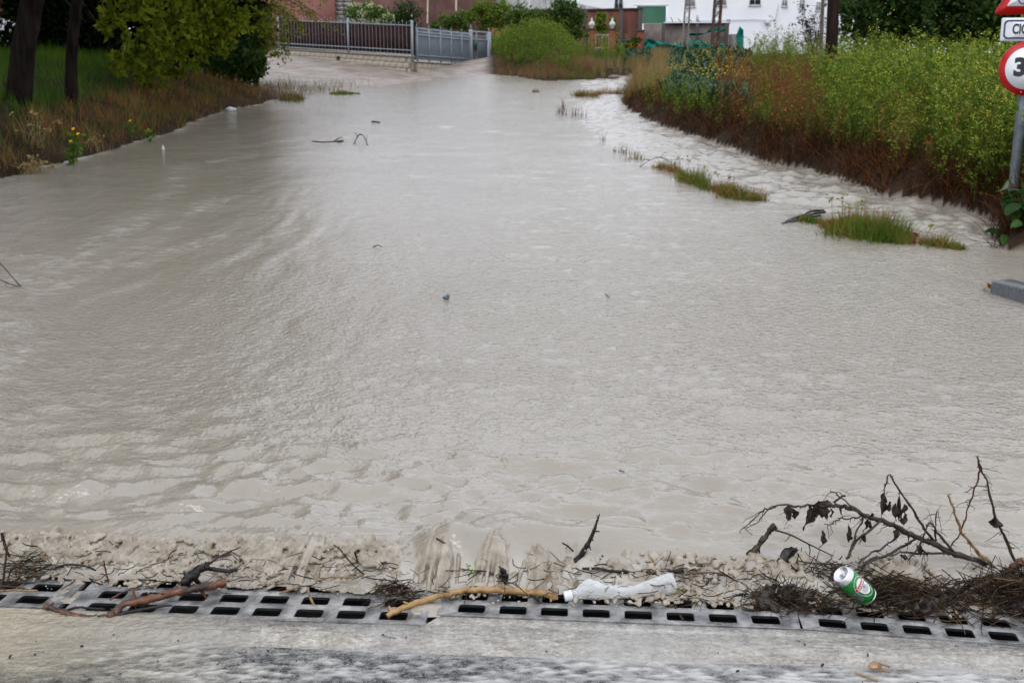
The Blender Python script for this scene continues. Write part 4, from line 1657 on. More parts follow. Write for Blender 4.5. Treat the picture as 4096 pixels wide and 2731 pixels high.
def gpanel(f0, f1, y0a, y0b, y1a, y1b, o_, th, m_, nm):
    V = []
    for q in (0, th):
        V += [gpt(f0, y1a, o_ - q), gpt(f1, y1b, o_ - q), gpt(f1, y0b, o_ - q), gpt(f0, y0a, o_ - q)]
    g = MB()
    g.add(np.array(V), [[0, 1, 2, 3], [4, 7, 6, 5], [0, 4, 5, 1], [2, 6, 7, 3], [0, 3, 7, 4], [1, 5, 6, 2]])
    return g.build(nm, m_, gt, origin=org)


gpanel(0.10, 0.90, 248, 250, 293, 293, 0.03, 0.03, mat('gate_plate', (0.30, 0.33, 0.36), (0.36, 0.39, 0.42), scale=3, rough=0.45), 'lower_panel')
gpanel(0.10, 0.90, 160, 164, 247, 249, 0.01, 0.012, screenm, 'gate_screen')
gpanel(0.06, 0.92, 156, 160, 161, 165, 0.035, 0.04, bluegrey, 'top_rail')
gpanel(0.06, 0.92, 124, 128, 130, 135, 0.035, 0.04, bluegrey, 'head_rail')
gpanel(0.06, 0.92, 244, 246, 249, 251, 0.04, 0.045, bluegrey, 'mid_rail')
g = MB()
for i in range(11):
    f_ = 0.12 + i * 0.075
    strut(g, gpt(f_, 247, 0.025), gpt(f_, 150, 0.025), 0.010, 4)
    q = gpt(f_, 150, 0.025)
    spear(g, q[0], q[1], q[2], 1.0)
b_ = g.build('bars', bluegrey, gt, origin=org)
b_['kind'] = 'stuff'
q0 = gpt(0.24, 250, 0.05); q1 = gpt(0.24, 128, 0.05)
g = MB(); strut(g, q0, q1, 0.035, 4)
strut(g, gpt(0.24, 298, 0.05), q0, 0.035, 4)
g.build('leaf_stile', bluegrey, gt, origin=org)
q = gpt(0.13, 180, 0.09)
g = MB()
g.box(q, (0.16, 0.09, 0.42), 0, M3)
g.build('letterbox', mat('dark_green_paint', (0.015, 0.06, 0.045), rough=0.4), gt, origin=org)
# ================================================================== vegetation
pr = np.random.default_rng(99)
LEAF = np.array([[0, 0, 0], [0.28, 0.45, 0.10], [0, 1, 0.02], [-0.28, 0.45, 0.10]])          # folded leaf, length 1 along y
LEAF_F = np.array([[0, 1, 2], [0, 2, 3]])
BLADE = np.array([[-.5, 0, 0], [.5, 0, 0], [.38, .10, .45], [-.38, .10, .45], [.0, .42, .95]])  # curved grass blade, height 1, width 1
BLADE_Q = np.array([[0, 1, 2, 3]])
BLADE_T = np.array([[3, 2, 4]])


def blades(g, P, h, w, mi, rnd, lean=0.45):
    """grass blades at points P with heights h"""
    k = len(P)
    if k == 0:
        return
    M = rotrand(k, lean, pr)
    S = np.stack([np.broadcast_to(w, (k,)), h * pr.uniform(0.4, 1.3, k), h], -1)
    M = M * S[:, None, :]
    VV = np.einsum('kij,nj->kni', M, BLADE) + P[:, None, :]
    base = (np.arange(k) * 5)[:, None, None]
    rr = np.repeat(np.broadcast_to(rnd, (k,)), 5)
    # one vertex pool, quads and tris
    n0 = g.n
    g.V.append(VV.reshape(-1, 3)); g.rnd.append(rr)
    g.Q.append(((BLADE_Q[None] + base).reshape(-1, 4) + n0, np.full(k, mi)))
    g.T.append(((BLADE_T[None] + base).reshape(-1, 3) + n0, np.full(k, mi)))
    g.n += k * 5


def leaves(g, P, size, mi, rnd, tilt=None, gg=None):
    k = len(P)
    if k == 0:
        return
    M = rotrand(k, tilt, pr) * (np.broadcast_to(size, (k,)) * pr.uniform(0.7, 1.3, k))[:, None, None]
    g.many(LEAF, LEAF_F, M, P, mi, rnd)


def gz(x, y):
    return ground_z(x, y)


green_g = leafmat('green_grass', [(0.020, 0.045, 0.006), (0.045, 0.085, 0.012), (0.085, 0.125, 0.022)], trans=0.3)
deep_g = leafmat('deep_green_grass', [(0.030, 0.080, 0.005), (0.070, 0.150, 0.010), (0.12, 0.21, 0.02)], trans=0.35)
dry_g = leafmat('dry_grass', [(0.105, 0.038, 0.010), (0.225, 0.098, 0.030), (0.37, 0.21, 0.085)], trans=0.25)
brown_s = leafmat('brown_dead_stems', [(0.012, 0.005, 0.003), (0.050, 0.019, 0.008), (0.17, 0.070, 0.024)], trans=0.0, spec=0.05)
tan_s = leafmat('tan_seed_grass', [(0.15, 0.10, 0.035), (0.27, 0.195, 0.075), (0.38, 0.29, 0.13)], trans=0.25)
weed_g = leafmat('mustard_leaf', [(0.045, 0.090, 0.008), (0.115, 0.180, 0.018), (0.22, 0.28, 0.045)], trans=0.35)
bright_g = leafmat('bright_weed_leaf', [(0.04, 0.085, 0.010), (0.085, 0.155, 0.018), (0.14, 0.21, 0.03)], trans=0.35)
blue_g = leafmat('broad_blue_green_leaf', [(0.022, 0.055, 0.022), (0.045, 0.095, 0.045), (0.085, 0.15, 0.08)], trans=0.25, rough=0.45, spec=0.3)
yellow = leafmat('yellow_flower', [(0.46, 0.47, 0.05), (0.62, 0.60, 0.08)], trans=0.3)
orange_f = leafmat('golden_flower', [(0.75, 0.45, 0.01), (0.85, 0.58, 0.02)], trans=0.2)
white_f = leafmat('pale_blossom', [(0.40, 0.45, 0.22), (0.60, 0.62, 0.42)], trans=0.3)
maple = leafmat('fresh_yellow_green_leaf', [(0.06, 0.085, 0.005), (0.125, 0.160, 0.008), (0.22, 0.245, 0.016)], trans=0.4)
shaded_ivy = leafmat('shaded_ivy_leaf', [(0.003, 0.006, 0.002), (0.006, 0.012, 0.003), (0.012, 0.024, 0.006)], trans=0.1, spec=0.04)  # ivy under the canopy: its deep shade is put into the leaf colour
darkfol = leafmat('dark_tree_leaf', [(0.014, 0.035, 0.007), (0.028, 0.062, 0.010), (0.055, 0.10, 0.02)], trans=0.3)
midfol = leafmat('mid_green_leaf', [(0.030, 0.065, 0.012), (0.060, 0.115, 0.018), (0.11, 0.17, 0.035)], trans=0.35)
ygfol = leafmat('yellow_green_leaf', [(0.060, 0.105, 0.014), (0.11, 0.17, 0.02), (0.17, 0.23, 0.035)], trans=0.4)
trunk_m = mat('shaded_wet_bark', (0.005, 0.004, 0.0035), (0.020, 0.015, 0.012), scale=9, rough=0.95, bump=0.05, bscale=12, stretch=(1, 1, 0.2), spec=0.05)  # wet bark, blackened to carry the shade of the crowns above
twig_m = mat('grey_brown_twig', (0.030, 0.021, 0.017), (0.065, 0.048, 0.038), scale=30, rough=0.75)


def sd_flood(x, y):
    P = np.stack([x, y], -1)
    d = polydist(P, FLOOD, True)
    return np.where(inpoly(P, FLOOD), -d, d)


# ---- left bank: dry grass along the water, green grass behind
k = 150000
x = pr.uniform(-17, -1.5, k); y = pr.uniform(10.5, 33, k)
sd = sd_flood(x, y)
ok = (sd > -0.05) & (sd < 7) & (x > -0.62 * y - 1.5)
x, y, sd = x[ok], y[ok], sd[ok]
nz_ = fbm(x * 0.9, y * 0.9, 71, 3)
nf = fbm(x * 3.0, y * 3.0, 72, 2)
band = 1.15 + 0.055 * (y - 14) + 0.7 * nz_
isdry = (sd < band) & (y < 31.5)
dens = np.where(isdry, 0.50 + 0.7 * nf, 0.42 + 0.3 * nf) * np.where(sd < 0.1, 0.5, 1.0) * (1 - 0.8 * sstep(27, 33, y))
kp = pr.uniform(0, 1, len(x)) < dens
x, y, sd, isdry, nf, nz_ = (q[kp] for q in (x, y, sd, isdry, nf, nz_))
z = gz(x, y)
P = np.stack([x, y, z - 0.01], -1)
g = MB()
dr = isdry & (pr.uniform(0, 1, len(x)) < 0.78)
hgt = (0.20 + 0.12 * nf + 0.10 * pr.uniform(0, 1, len(x)))
blades(g, P[dr], np.clip(hgt[dr], 0.08, 0.6), 0.007, 0, np.clip(0.38 + 0.55 * nf[dr] + 0.18 * pr.standard_normal(dr.sum()), 0, 1), 0.75)
o = g.build('dry_grass', dry_g)
tag(o, 'orange brown dry grass along the left edge of the flood', 'grass', kind='stuff')
g = MB()
gr = ~dr
hgt = 0.26 + 0.16 * nz_ + 0.12 * pr.uniform(0, 1, len(x))
blades(g, P[gr], np.clip(hgt[gr], 0.08, 0.7), 0.008, 0, np.clip(0.45 + 0.6 * nz_[gr] + 0.18 * pr.standard_normal(gr.sum()), 0, 1), 0.6)
o = g.build('green_grass', deep_g)
tag(o, 'tall deep green grass under the trees on the left bank', 'grass', kind='stuff')


# ---- weed prototypes
def weed(h, nb, flower, leafs, bush=0.3, r=0.004, lsize=0.055):
    """one branching weed: returns list of (V, F, mat index)"""
    g = MB()
    bend = pr.normal(0, 0.10, 2) * h
    q = np.linspace(0, 1, 5)
    P = np.stack([bend[0] * q ** 2, bend[1] * q ** 2, h * q], -1)
    g.tube(P, r * (1 - 0.7 * q), 3, 0, 0.35)
    pts, fl = [], []
    for b in range(nb):
        f_ = pr.uniform(0.25, 0.95)
        p0 = np.array([bend[0] * f_ ** 2, bend[1] * f_ ** 2, h * f_])
        a = pr.uniform(0, 2 * np.pi)
        l = h * bush * pr.uniform(0.6, 1.2)
        d = np.array([math.cos(a) * 0.7, math.sin(a) * 0.7, pr.uniform(0.5, 1.1)])
        p1 = p0 + d * l * 0.5; p2 = p0 + d * l * np.array([0.85, 0.85, 1.1])
        g.tube(np.array([p0, p1, p2]), r * np.array([0.55, 0.4, 0.2]), 3, 0, 0.5)
        for j in range(leafs):
            tt_ = pr.uniform(0.05, 1.0)
            pts.append(p0 + (p2 - p0) * tt_ + pr.normal(0, 0.015, 3))
        fl.append(p2)
    for j in range(leafs * 2):
        f_ = pr.uniform(0.02, 0.7)
        pts.append(np.array([bend[0] * f_ ** 2, bend[1] * f_ ** 2, h * f_]) + pr.normal(0, 0.03, 3))
    if pts:
        pts = np.array(pts)
        leaves(g, pts, lsize, 0, np.clip(0.5 + 0.28 * pr.standard_normal(len(pts)), 0, 1))
    if flower:
        FP = np.concatenate([f_ + pr.normal(0, 0.018, (flower, 3)) for f_ in fl])
        leaves(g, FP, 0.017, 1, pr.uniform(0, 1, len(FP)))
    return g


def scatter(protos, P, sc, mats, name, label, cat, mirror=None, lean=0.16, dr=0.0):
    """bake copies of prototype plants into one mass of ground cover"""
    out = MB()
    k = len(P)
    pick = pr.integers(0, len(protos), k)
    M = rotrand(k, lean, pr) * sc[:, None, None]
    dr_ = np.broadcast_to(dr, (k,))
    for i, pg in enumerate(protos):
        s_ = pick == i
        if not s_.any():
            continue
        Ms, Ts, ds = M[s_], P[s_], dr_[s_]
        V = np.concatenate(pg.V); rr = np.concatenate(pg.rnd)
        VV = (np.einsum('kij,nj->kni', Ms, V) + Ts[:, None]).reshape(-1, 3)
        rn = np.clip(rr[None] + ds[:, None], 0, 1).ravel()
        kk = s_.sum()
        base = (np.arange(kk) * len(V))[:, None, None]
        n0 = out.n
        out.V.append(VV); out.rnd.append(rn)
        for lst, dst in ((pg.Q, out.Q), (pg.T, out.T)):
            for Fc, mi in lst:
                dst.append(((Fc[None] + base).reshape(-1, Fc.shape[1]) + n0, np.tile(mi, kk)))
        out.n += len(VV)
    o = out.build(name, mats)
    tag(o, label, cat, kind='stuff')
    return o


mustard = [weed(pr.uniform(0.75, 1.05), 7, 5, 5, 0.30) for _ in range(9)]
brownw = [weed(pr.uniform(0.55, 0.85), 8, 0, 3, 0.34, lsize=0.035) for _ in range(6)]
deadst = []
for _ in range(5):
    g = MB()
    for j in range(9):
        a = pr.uniform(0, 2 * np.pi); l = pr.uniform(0.25, 0.75); ln = pr.uniform(0.1, 0.9)
        q = np.linspace(0, 1, 4)
        d0 = pr.normal(0, 0.08, 2)
        P = np.stack([d0[0] + math.cos(a) * ln * l * q ** 1.5, d0[1] + math.sin(a) * ln * l * q ** 1.5, l * q * (1 - 0.35 * ln * q)], -1)
        g.tube(P, 0.0055 * (1 - 0.6 * q), 3, 0, float(np.clip(0.45 + 0.3 * pr.standard_normal(), 0, 1)))
    deadst.append(g)
broad = []
for _ in range(6):
    g = MB()
    for j in range(13):
        a = pr.uniform(0, 2 * np.pi); l = pr.uniform(0.25, 0.5)
        V = np.array([[-.05, 0, 0], [.05, 0, 0], [.11, .12, .35], [-.11, .12, .35], [.09, .22, .7], [-.09, .22, .7], [0, .42, .92]]) * l
        Rz = np.array([[math.cos(a), -math.sin(a), 0], [math.sin(a), math.cos(a), 0], [0, 0, 1]])
        rr = float(np.clip(0.5 + 0.3 * pr.standard_normal(), 0, 1))
        n0 = g.n
        g.add(V @ Rz.T, [[0, 1, 2, 3], [3, 2, 4, 5]], 0, rr)
        g.T.append((np.array([[5, 4, 6]]) + n0, np.zeros(1, int)))
    if _ == 0:
        leaves(g, np.array([[0, 0, 0.72]]) + pr.normal(0, 0.05, (4, 3)), 0.035, 1, pr.uniform(0, 1, 4))
    broad.append(g)
tallg = []
for _ in range(4):
    g = MB()
    P0 = np.zeros((16, 3)); P0[:, :2] = pr.normal(0, 0.07, (16, 2))
    blades(g, P0, pr.uniform(0.5, 0.95, 16), 0.009, 0, np.clip(0.5 + 0.25 * pr.standard_normal(16), 0, 1), 0.35)
    tallg.append(g)

k = 26000
y = 9.2 + (48 - 9.2) * pr.uniform(0, 1, k) ** 1.35
x = pr.uniform(0, 1, k) * (0.62 * y + 2.5)
sd = sd_flood(x, y)
onr = (x > 0.02 * y + 2.0)
ok = onr & (sd > 0.0) & (sd < 11)
x, y, sd = x[ok], y[ok], sd[ok]
z = gz(x, y)
px_, py_ = proj(x, y, z + 0.5)
nz_ = fbm(x * 0.55, y * 0.55, 91, 3)
nf = fbm(x * 1.8, y * 1.8, 92, 3)
u = pr.uniform(0, 1, len(x))
P = np.stack([x, y, z - 0.02], -1)
zone_tan = (px_ < 2680) & (y > 27) & ~((y > 39.5) & (px_ < 2600))
zone_blue = (px_ > 2500) & (px_ < 3000) & (y > 19) & (sd > 0.9) & ~zone_tan
toe = sd < 0.38 + 0.3 * nz_ + 0.22 * pr.standard_normal(len(sd))
brown_mid = (~toe) & (np.abs(px_ - 3080 - 60 * nz_) < 210) & (py_ > 250) & (nf > -0.18)
thin = np.where(y < 16, 1.0, np.where(y < 26, 0.75, 0.55))
sel = (~toe) & (~zone_tan) & (~brown_mid) & (~zone_blue) & (u < 0.42 * thin + 0.25 * nf)
scatter(mustard, P[sel], (0.86 + 0.42 * nf + 0.22 * pr.uniform(-1, 1, len(x)) + 0.35 * (pr.uniform(0, 1, len(x)) > 0.93))[sel] * np.where(sd[sel] < 1.2, 0.75, 1.0), [weed_g, yellow], 'flowering_weeds', 'mass of tall green weeds with small yellow flowers on the right bank', 'weeds', dr=(0.35 * nz_)[sel])
sel = (brown_mid & (u < 0.5 * thin)) | (toe & (sd > 0.25) & (u < 0.28) & (nf > -0.1))
scatter(brownw, P[sel], (0.95 + 0.25 * nf)[sel], [dry_g], 'dry_weeds', 'brown withered weeds in the middle of the right bank', 'weeds', dr=(-0.12 + 0.25 * nz_)[sel])
sel = (sd > -0.02) & (sd < 0.75) & (u < 0.8) & (y < 34)
PP = P.copy()
scatter(deadst, PP[sel], (0.60 + 0.3 * nf)[sel], [brown_s], 'dead_stems', 'tangle of dark dead stems hanging over the water on the right bank', 'dead stems', lean=0.75, dr=(0.15 * nz_ - 0.08)[sel])
sel = zone_blue & (u < 0.8)
scatter(broad, P[sel], (1.0 + 0.3 * nf)[sel], [blue_g, orange_f], 'broad_leaved_weeds', 'blue green broad leaved weeds on the bank below the lattice pylon', 'weeds', dr=(0.2 * nz_)[sel])
sel = zone_tan & (u < 0.9) & (sd > 0.1)
scatter(tallg, P[sel], (0.72 + 0.25 * nf)[sel], [tan_s], 'tan_grass', 'tall pale tan grass at the far end of the right bank', 'grass', dr=(0.2 * nz_)[sel])
sel = (sd > 0.5) & (u > 0.35) & (u < 0.86) & ~zone_tan & (px_ < 4200)
scatter(tallg, P[sel], (0.50 + 0.2 * nf)[sel], [bright_g], 'bank_undergrowth', 'low green grass between the weeds of the right bank', 'grass', dr=(0.3 * nz_ - 0.1)[sel])
# brightest yellow clump close to the sign
c = gp(3880, 780)
k = 620
x = pr.normal(c[0] + 0.65, 0.55, k); y = pr.normal(11.2, 0.75, k)
sd = sd_flood(x, y); ok = sd > 0.22
x, y = x[ok], y[ok]
P = np.stack([x, y, gz(x, y) - 0.02], -1)
scatter([weed(pr.uniform(0.55, 0.8), 8, 9, 5, 0.32) for _ in range(5)], P, pr.uniform(0.75, 1.2, len(x)), [bright_g, leafmat('lemon_flower', [(0.50, 0.50, 0.06), (0.68, 0.65, 0.10)], trans=0.3)], 'lemon_flowered_weeds', 'bright green clump with lemon yellow flowers left of the sign post', 'weeds')

# ---- spoil mound by the gate: straw coloured grass at the foot, green on top
k = 16000
cm = at(2200, 300, 42)
x = pr.uniform(cm[0] - 4.6, cm[0] + 4.2, k); y = pr.uniform(36, 49, k)
sd = sd_flood(x, y)
px_, _p = proj(x, y, W(y))
z = gz(x, y)
ok = (sd > 0.02) & (px_ > 1963) & (px_ < 2395 + 25 * np.sin(y * 2.0)) & ~((y < 46.5) & (px_ < 1990))
x, y, z, sd = x[ok], y[ok], z[ok], sd[ok]
nf = fbm(x * 1.1, y * 1.1, 101, 3)
u = pr.uniform(0, 1, len(x))
P = np.stack([x, y, z - 0.02], -1)
low = sd < 1.9 + 1.6 * nf + 0.8 * pr.standard_normal(len(sd))
sel = low & (u < 0.5)
scatter(tallg, P[sel], (0.62 + 0.35 * nf + 0.12 * np.clip(sd[sel].mean(), 0, 1))[sel] if False else ((0.62 + 0.45 * nf) * (0.55 + 0.45 * sstep(0, 1.5, sd)))[sel], [leafmat('straw_grass', [(0.10, 0.055, 0.022), (0.20, 0.125, 0.055), (0.30, 0.21, 0.10)], trans=0.25)], 'straw_grass', 'straw coloured grass at the foot of the mound beside the gate', 'grass', dr=(0.3 * nf)[sel])
pxo = px_[ok]
sel = (~low) & (u < 0.42) & (pxo < 2335)
scatter(mustard, P[sel], ((0.80 + 0.3 * nf) * (1 - 0.45 * sstep(2230, 2335, pxo)))[sel], [bright_g, yellow], 'mound_weeds', 'bright green weeds covering the mound beside the gate', 'weeds', dr=(0.3 * nf)[sel])
sel = (sd < 0.8) & (u > 0.72) & (px_[ok] > 2200)
scatter(tallg, P[sel], (0.35 + 0.15 * nf)[sel], [bright_g], 'mound_edge_grass', 'short green grass at the water edge of the mound', 'grass')
# grass behind the stream, below the brick pillars
k = 5000
x = pr.uniform(1.5, 11, k); y = pr.uniform(46, 61, k)
px_, _p = proj(x, y, W(y))
ok = (px_ > 2330) & (px_ < 2640) & (pr.uniform(0, 1, k) < 0.8)
x, y = x[ok], y[ok]
nf = fbm(x, y, 111, 2)
P = np.stack([x, y, gz(x, y) - 0.05], -1)
scatter(tallg, P, 0.30 + 0.15 * nf, [green_g], 'meadow_grass', 'dark green grass below the brick gate pillars', 'grass')

# ---- trees
def crown_leaves(g, blobs_, n, size, mi, rr0=0.5, spread=0.26, shell=0.55):
    w = np.array([b_[3] ** 2 for b_ in blobs_], float)
    cnt = (n * w / w.sum()).astype(int)
    for b_, c_ in zip(blobs_, cnt):
        c0 = np.array(b_[:3]); r_ = b_[3]
        ncl = max(3, c_ // 14)
        dd_ = pr.standard_normal((ncl, 3)); dd_ /= np.linalg.norm(dd_, axis=1)[:, None]
        cc_ = c0 + dd_ * (r_ * pr.uniform(shell, 1.08, ncl))[:, None] * np.array([1, 1, 0.85])
        cl = pr.integers(0, ncl, c_)
        tone = np.clip(rr0 + 0.22 * pr.standard_normal(ncl), 0, 1)
        P = cc_[cl] + pr.standard_normal((c_, 3)) * (spread * r_ * 0.6)
        leaves(g, P, size, mi, np.clip(tone[cl] + 0.12 * pr.standard_normal(c_), 0, 1))


def limb(g, a, b_, r0, r1, sag=0.1, n_=6, sides=7):
    a = np.asarray(a, float); b_ = np.asarray(b_, float)
    q = np.linspace(0, 1, n_)
    P = a + (b_ - a) * q[:, None] + np.stack([vn(q * 3, q * 0 + a[0], 5) * sag, vn(q * 3, q * 0 + a[1], 6) * sag, np.sin(np.pi * q) * sag], -1)
    g.tube(P, r0 + (r1 - r0) * q, sides)


def tree(name, label, base, path, radii, blobs_, n, size, leafm, group=None, limbs=8, sides=10, rr0=0.5, spread=0.26, shell=0.55):
    t_ = thing(name, label, 'tree', base, group)
    org = np.array(t_.location)
    g = MB()
    g.tube(smoothpath(path, 5), np.interp(np.linspace(0, 1, (len(path) - 1) * 5 + 1), np.linspace(0, 1, len(radii)), radii), sides, jit=0.03)
    top = np.array(path)
    for i, b_ in enumerate(blobs_[:limbs]):
        s_ = top[-1 - (i % 2)] if len(top) > 2 else top[-1]
        limb(g, s_, np.array(b_[:3]), radii[-1] * 0.7, 0.02, 0.2)
    g.build('trunk', trunk_m, t_, origin=org, smooth=True)
    g = MB()
    crown_leaves(g, blobs_, n, size, 0, rr0, spread, shell)
    g.build('crown', leafm, t_, origin=org)
    return t_


# leaning trunk, far left
B1 = at(62, 402, 18.0)
m1 = at(95, 200, 18.0); t1 = at(136, -30, 18.0)
u1 = t1 + (t1 - m1) * 1.2
tree('leaning_tree', 'thick dark leaning tree trunk at the left edge of the bank', B1, [B1 - np.array([0, 0, .3]), m1, t1, u1], [0.225, 0.185, 0.18, 0.16],
     [(-8.4, 18.5, 7.3, 2.0), (-6.6, 17.2, 7.8, 1.9), (-9.9, 16.5, 8.2, 2.2), (-7.9, 20.5, 8.8, 2.3), (-6.4, 19.5, 9.8, 2.0), (-9.5, 19, 10.2, 2.2), (-8.3, 16.2, 9.8, 2.0)], 9000, 0.24, darkfol, rr0=0.4)
# second, thin trunk
B2 = at(280, 374, 19.5)
m2 = at(288, 200, 19.5); t2 = at(312, -20, 19.5)
u2 = t2 + (t2 - m2) * 1.5
tree('slim_tree', 'slim dark upright tree trunk right of the leaning trunk', B2, [B2 - np.array([0, 0, .3]), m2, t2, u2], [0.115, 0.10, 0.098, 0.08],
     [(-7.2, 21, 6.9, 1.9), (-5.6, 19.6, 7.4, 1.8), (-6.3, 22.5, 8.4, 2.2), (-8.2, 22.5, 8.2, 2.1), (-5.0, 22.0, 8.8, 2.0)], 7000, 0.22, darkfol, rr0=0.4)
# the fresh green tree whose branches hang towards the street
def pxblob(px, py, Y, rpx):
    q = at(px, py, Y)
    return (q[0], q[1], q[2], rpx / F * Y)


Bm = at(690, 330, 26.5)
hang = [(520, 40, 22, 90), (470, 130, 22, 70), (600, 60, 23, 90), (700, 20, 24, 110), (800, 60, 24.5, 100), (880, 20, 25, 90), (920, 100, 25, 70), (560, 170, 23, 70), (640, 170, 23, 80),
        (720, 150, 24, 90), (800, 160, 24.5, 80), (870, 160, 25, 60), (480, 210, 22.5, 50), (540, 260, 23, 60), (620, 250, 23.5, 70), (700, 240, 24, 60), (780, 210, 24.5, 45), (590, 310, 23.5, 45), (665, 300, 24, 40), (470, 265, 22.5, 30),
        (960, 40, 25.5, 45), (985, 100, 25.5, 35), (940, 170, 25.5, 35), (1010, 20, 25.5, 35), (905, 215, 25, 25), (440, 70, 22, 40), (580, 345, 23.5, 20), (735, 300, 24, 22), (660, 345, 24, 18), (760, 265, 24, 28)]
hb = [pxblob(*q) for q in hang]
hb += [pxblob(620, -130, 23.5, 150), pxblob(800, -150, 25, 170), pxblob(480, -120, 22.5, 130), pxblob(680, -340, 24.5, 210), pxblob(900, -320, 26, 190), pxblob(500, -300, 24, 170), pxblob(700, -560, 25.5, 230), pxblob(540, -520, 25, 180), pxblob(880, -540, 26.5, 180)]
tree('fresh_green_tree', 'yellow green leafy tree whose branches droop over the bank', Bm, [Bm - np.array([0, 0, .4]), at(690, 100, 26.3), at(690, -150, 26), at(700, -420, 26)], [0.16, 0.13, 0.11, 0.07],
     hb, 13000, 0.165, maple, limbs=12, rr0=0.5, spread=0.20, shell=0.3)
# twiggy branches in front of the pink wall
tw = thing('twiggy_tree', 'sparse twiggy tree with small fresh leaves in front of the pink wall', 'tree', at(1010, 260, 31))
org = np.array(tw.location)
g = MB(); gl = MB()
root = at(1000, 262, 31)
g.tube(smoothpath([root - np.array([0, 0, .3]), at(985, 150, 31), at(960, 20, 31), at(950, -160, 31)], 5), np.linspace(0.10, 0.06, 16), 8)
for (x0, y0, x1, y1) in ((985, 150, 1060, 90), (985, 120, 1110, 60), (970, 60, 1160, 20), (965, 30, 1200, 60), (960, 0, 1240, 20), (955, -40, 1290, 40), (955, -60, 1180, -60), (985, 170, 1050, 200), (975, 90, 1090, 130), (960, 20, 1130, 110), (955, -90, 1270, -40), (985, 190, 1040, 150), (955, -20, 1170, 90), (970, 80, 1140, 170), (962, 30, 1080, 40), (985, 165, 1110, 180)):
    a_ = at(x0, y0, 31); b_ = at(x1, y1, 29.5 + pr.uniform(-1, 1.5))
    q = np.linspace(0, 1, 9)
    Pb = a_ + (b_ - a_) * q[:, None] + np.stack([0.08 * vn(q * 4, q * 0 + x1, 7), 0 * q, 0.35 * np.sin(np.pi * q * 0.8) * 0.6 - 0.35 * q ** 2 + 0.06 * vn(q * 5, q * 0 + y1, 8)], -1)
    g.tube(Pb, 0.022 * (1 - 0.8 * q) + 0.004, 5)
    for j in range(2, 9):
        for rep in range(2):
            e = Pb[j] + np.array([pr.normal(0.05, 0.14), pr.normal(0, 0.12), pr.normal(-0.14, 0.14)])
            g.tube(np.array([Pb[j], (Pb[j] + e) / 2 + pr.normal(0, 0.02, 3), e]), [0.007, 0.005, 0.003], 3)
            c_ = int(pr.integers(8, 24))
            leaves(gl, Pb[j] + (e - Pb[j]) * pr.uniform(0.2, 1.2, (c_, 1)) + pr.normal(0, 0.06, (c_, 3)), 0.085, 0, np.clip(0.5 + 0.25 * pr.standard_normal(c_), 0, 1))
g.build('trunk', twig_m, tw, origin=org)
gl.build('crown', maple, tw, origin=org)

# dark hedge behind the trunks, ivy column, dark bush
def bush(name, label, cat, blobs_, n, size, leafm, base, stems=5, group=None, rr0=0.5, spread=0.3, shell=0.4, extra=None):
    t_ = thing(name, label, cat, base, group)
    org = np.array(t_.location)
    g = MB()
    for i, b_ in enumerate(blobs_[:max(stems, 1)]):
        limb(g, np.array(base) + pr.normal(0, 0.06, 3) * np.array([1, 1, 0]) - np.array([0, 0, 0.2]), np.array(b_[:3]), 0.035, 0.01, 0.1, 5, 5)
    g.build('stems', twig_m, t_, origin=org)
    g = MB()
    crown_leaves(g, blobs_, n, size, 0, rr0, spread, shell)
    if extra:
        extra(g)
    mats = leafm if isinstance(leafm, list) else [leafm]
    g.build('foliage', mats, t_, origin=org)
    return t_


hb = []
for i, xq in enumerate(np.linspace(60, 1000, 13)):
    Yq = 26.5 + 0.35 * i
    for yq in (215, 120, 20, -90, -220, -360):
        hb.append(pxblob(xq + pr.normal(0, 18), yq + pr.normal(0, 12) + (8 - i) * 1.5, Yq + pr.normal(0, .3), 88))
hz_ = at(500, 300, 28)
bush('ivy_hedge', 'tall ivy hedge shaded almost black behind the tree trunks on the left', 'hedge', hb, 34000, 0.17, shaded_ivy, (hz_[0], hz_[1], float(gz(hz_[0], hz_[1])[0])), 12, spread=0.45, shell=0.1)
bb = at(940, 312, 29)
bush('dark_bush', 'dark green rounded bush at the corner of the left bank', 'bush', [pxblob(880, 210, 29, 60), pxblob(960, 220, 29, 65), pxblob(900, 275, 28.5, 60), pxblob(980, 275, 28.5, 55), pxblob(840, 270, 28.5, 40), pxblob(1000, 165, 29.5, 50)], 4200, 0.10, darkfol, bb, 5, rr0=0.25)
bb = at(1030, 330, 29)
bush('small_leafy_bush', 'small leafy green bush between the dark bush and the driveway', 'bush', [pxblob(1005, 235, 28.3, 32), pxblob(1040, 225, 28.3, 25), pxblob(1020, 270, 28.3, 38), pxblob(1000, 305, 28.3, 25), pxblob(1045, 285, 28.3, 20)], 800, 0.12, darkfol, bb, 5, rr0=0.6)
# tree beyond the left edge of the frame, mirrored in the water
tree('riverside_tree', 'tall dark tree on the left bank beside the flood', (-10.2, 13.0, 1.2), [(-10.2, 13, 0.8), (-10, 13, 3.5), (-9.8, 13.2, 6)], [0.25, 0.2, 0.15],
     [(-9.6, 12.6, 5.4, 1.7), (-10.6, 13.5, 6.8, 2.2), (-9.0, 14.6, 6.8, 1.8), (-10.4, 11.2, 6.6, 2.0), (-9.6, 13.0, 8.4, 2.1), (-10.6, 15.5, 7.8, 2.2), (-11, 13, 9.6, 2.2)], 8000, 0.24, darkfol, rr0=0.4)

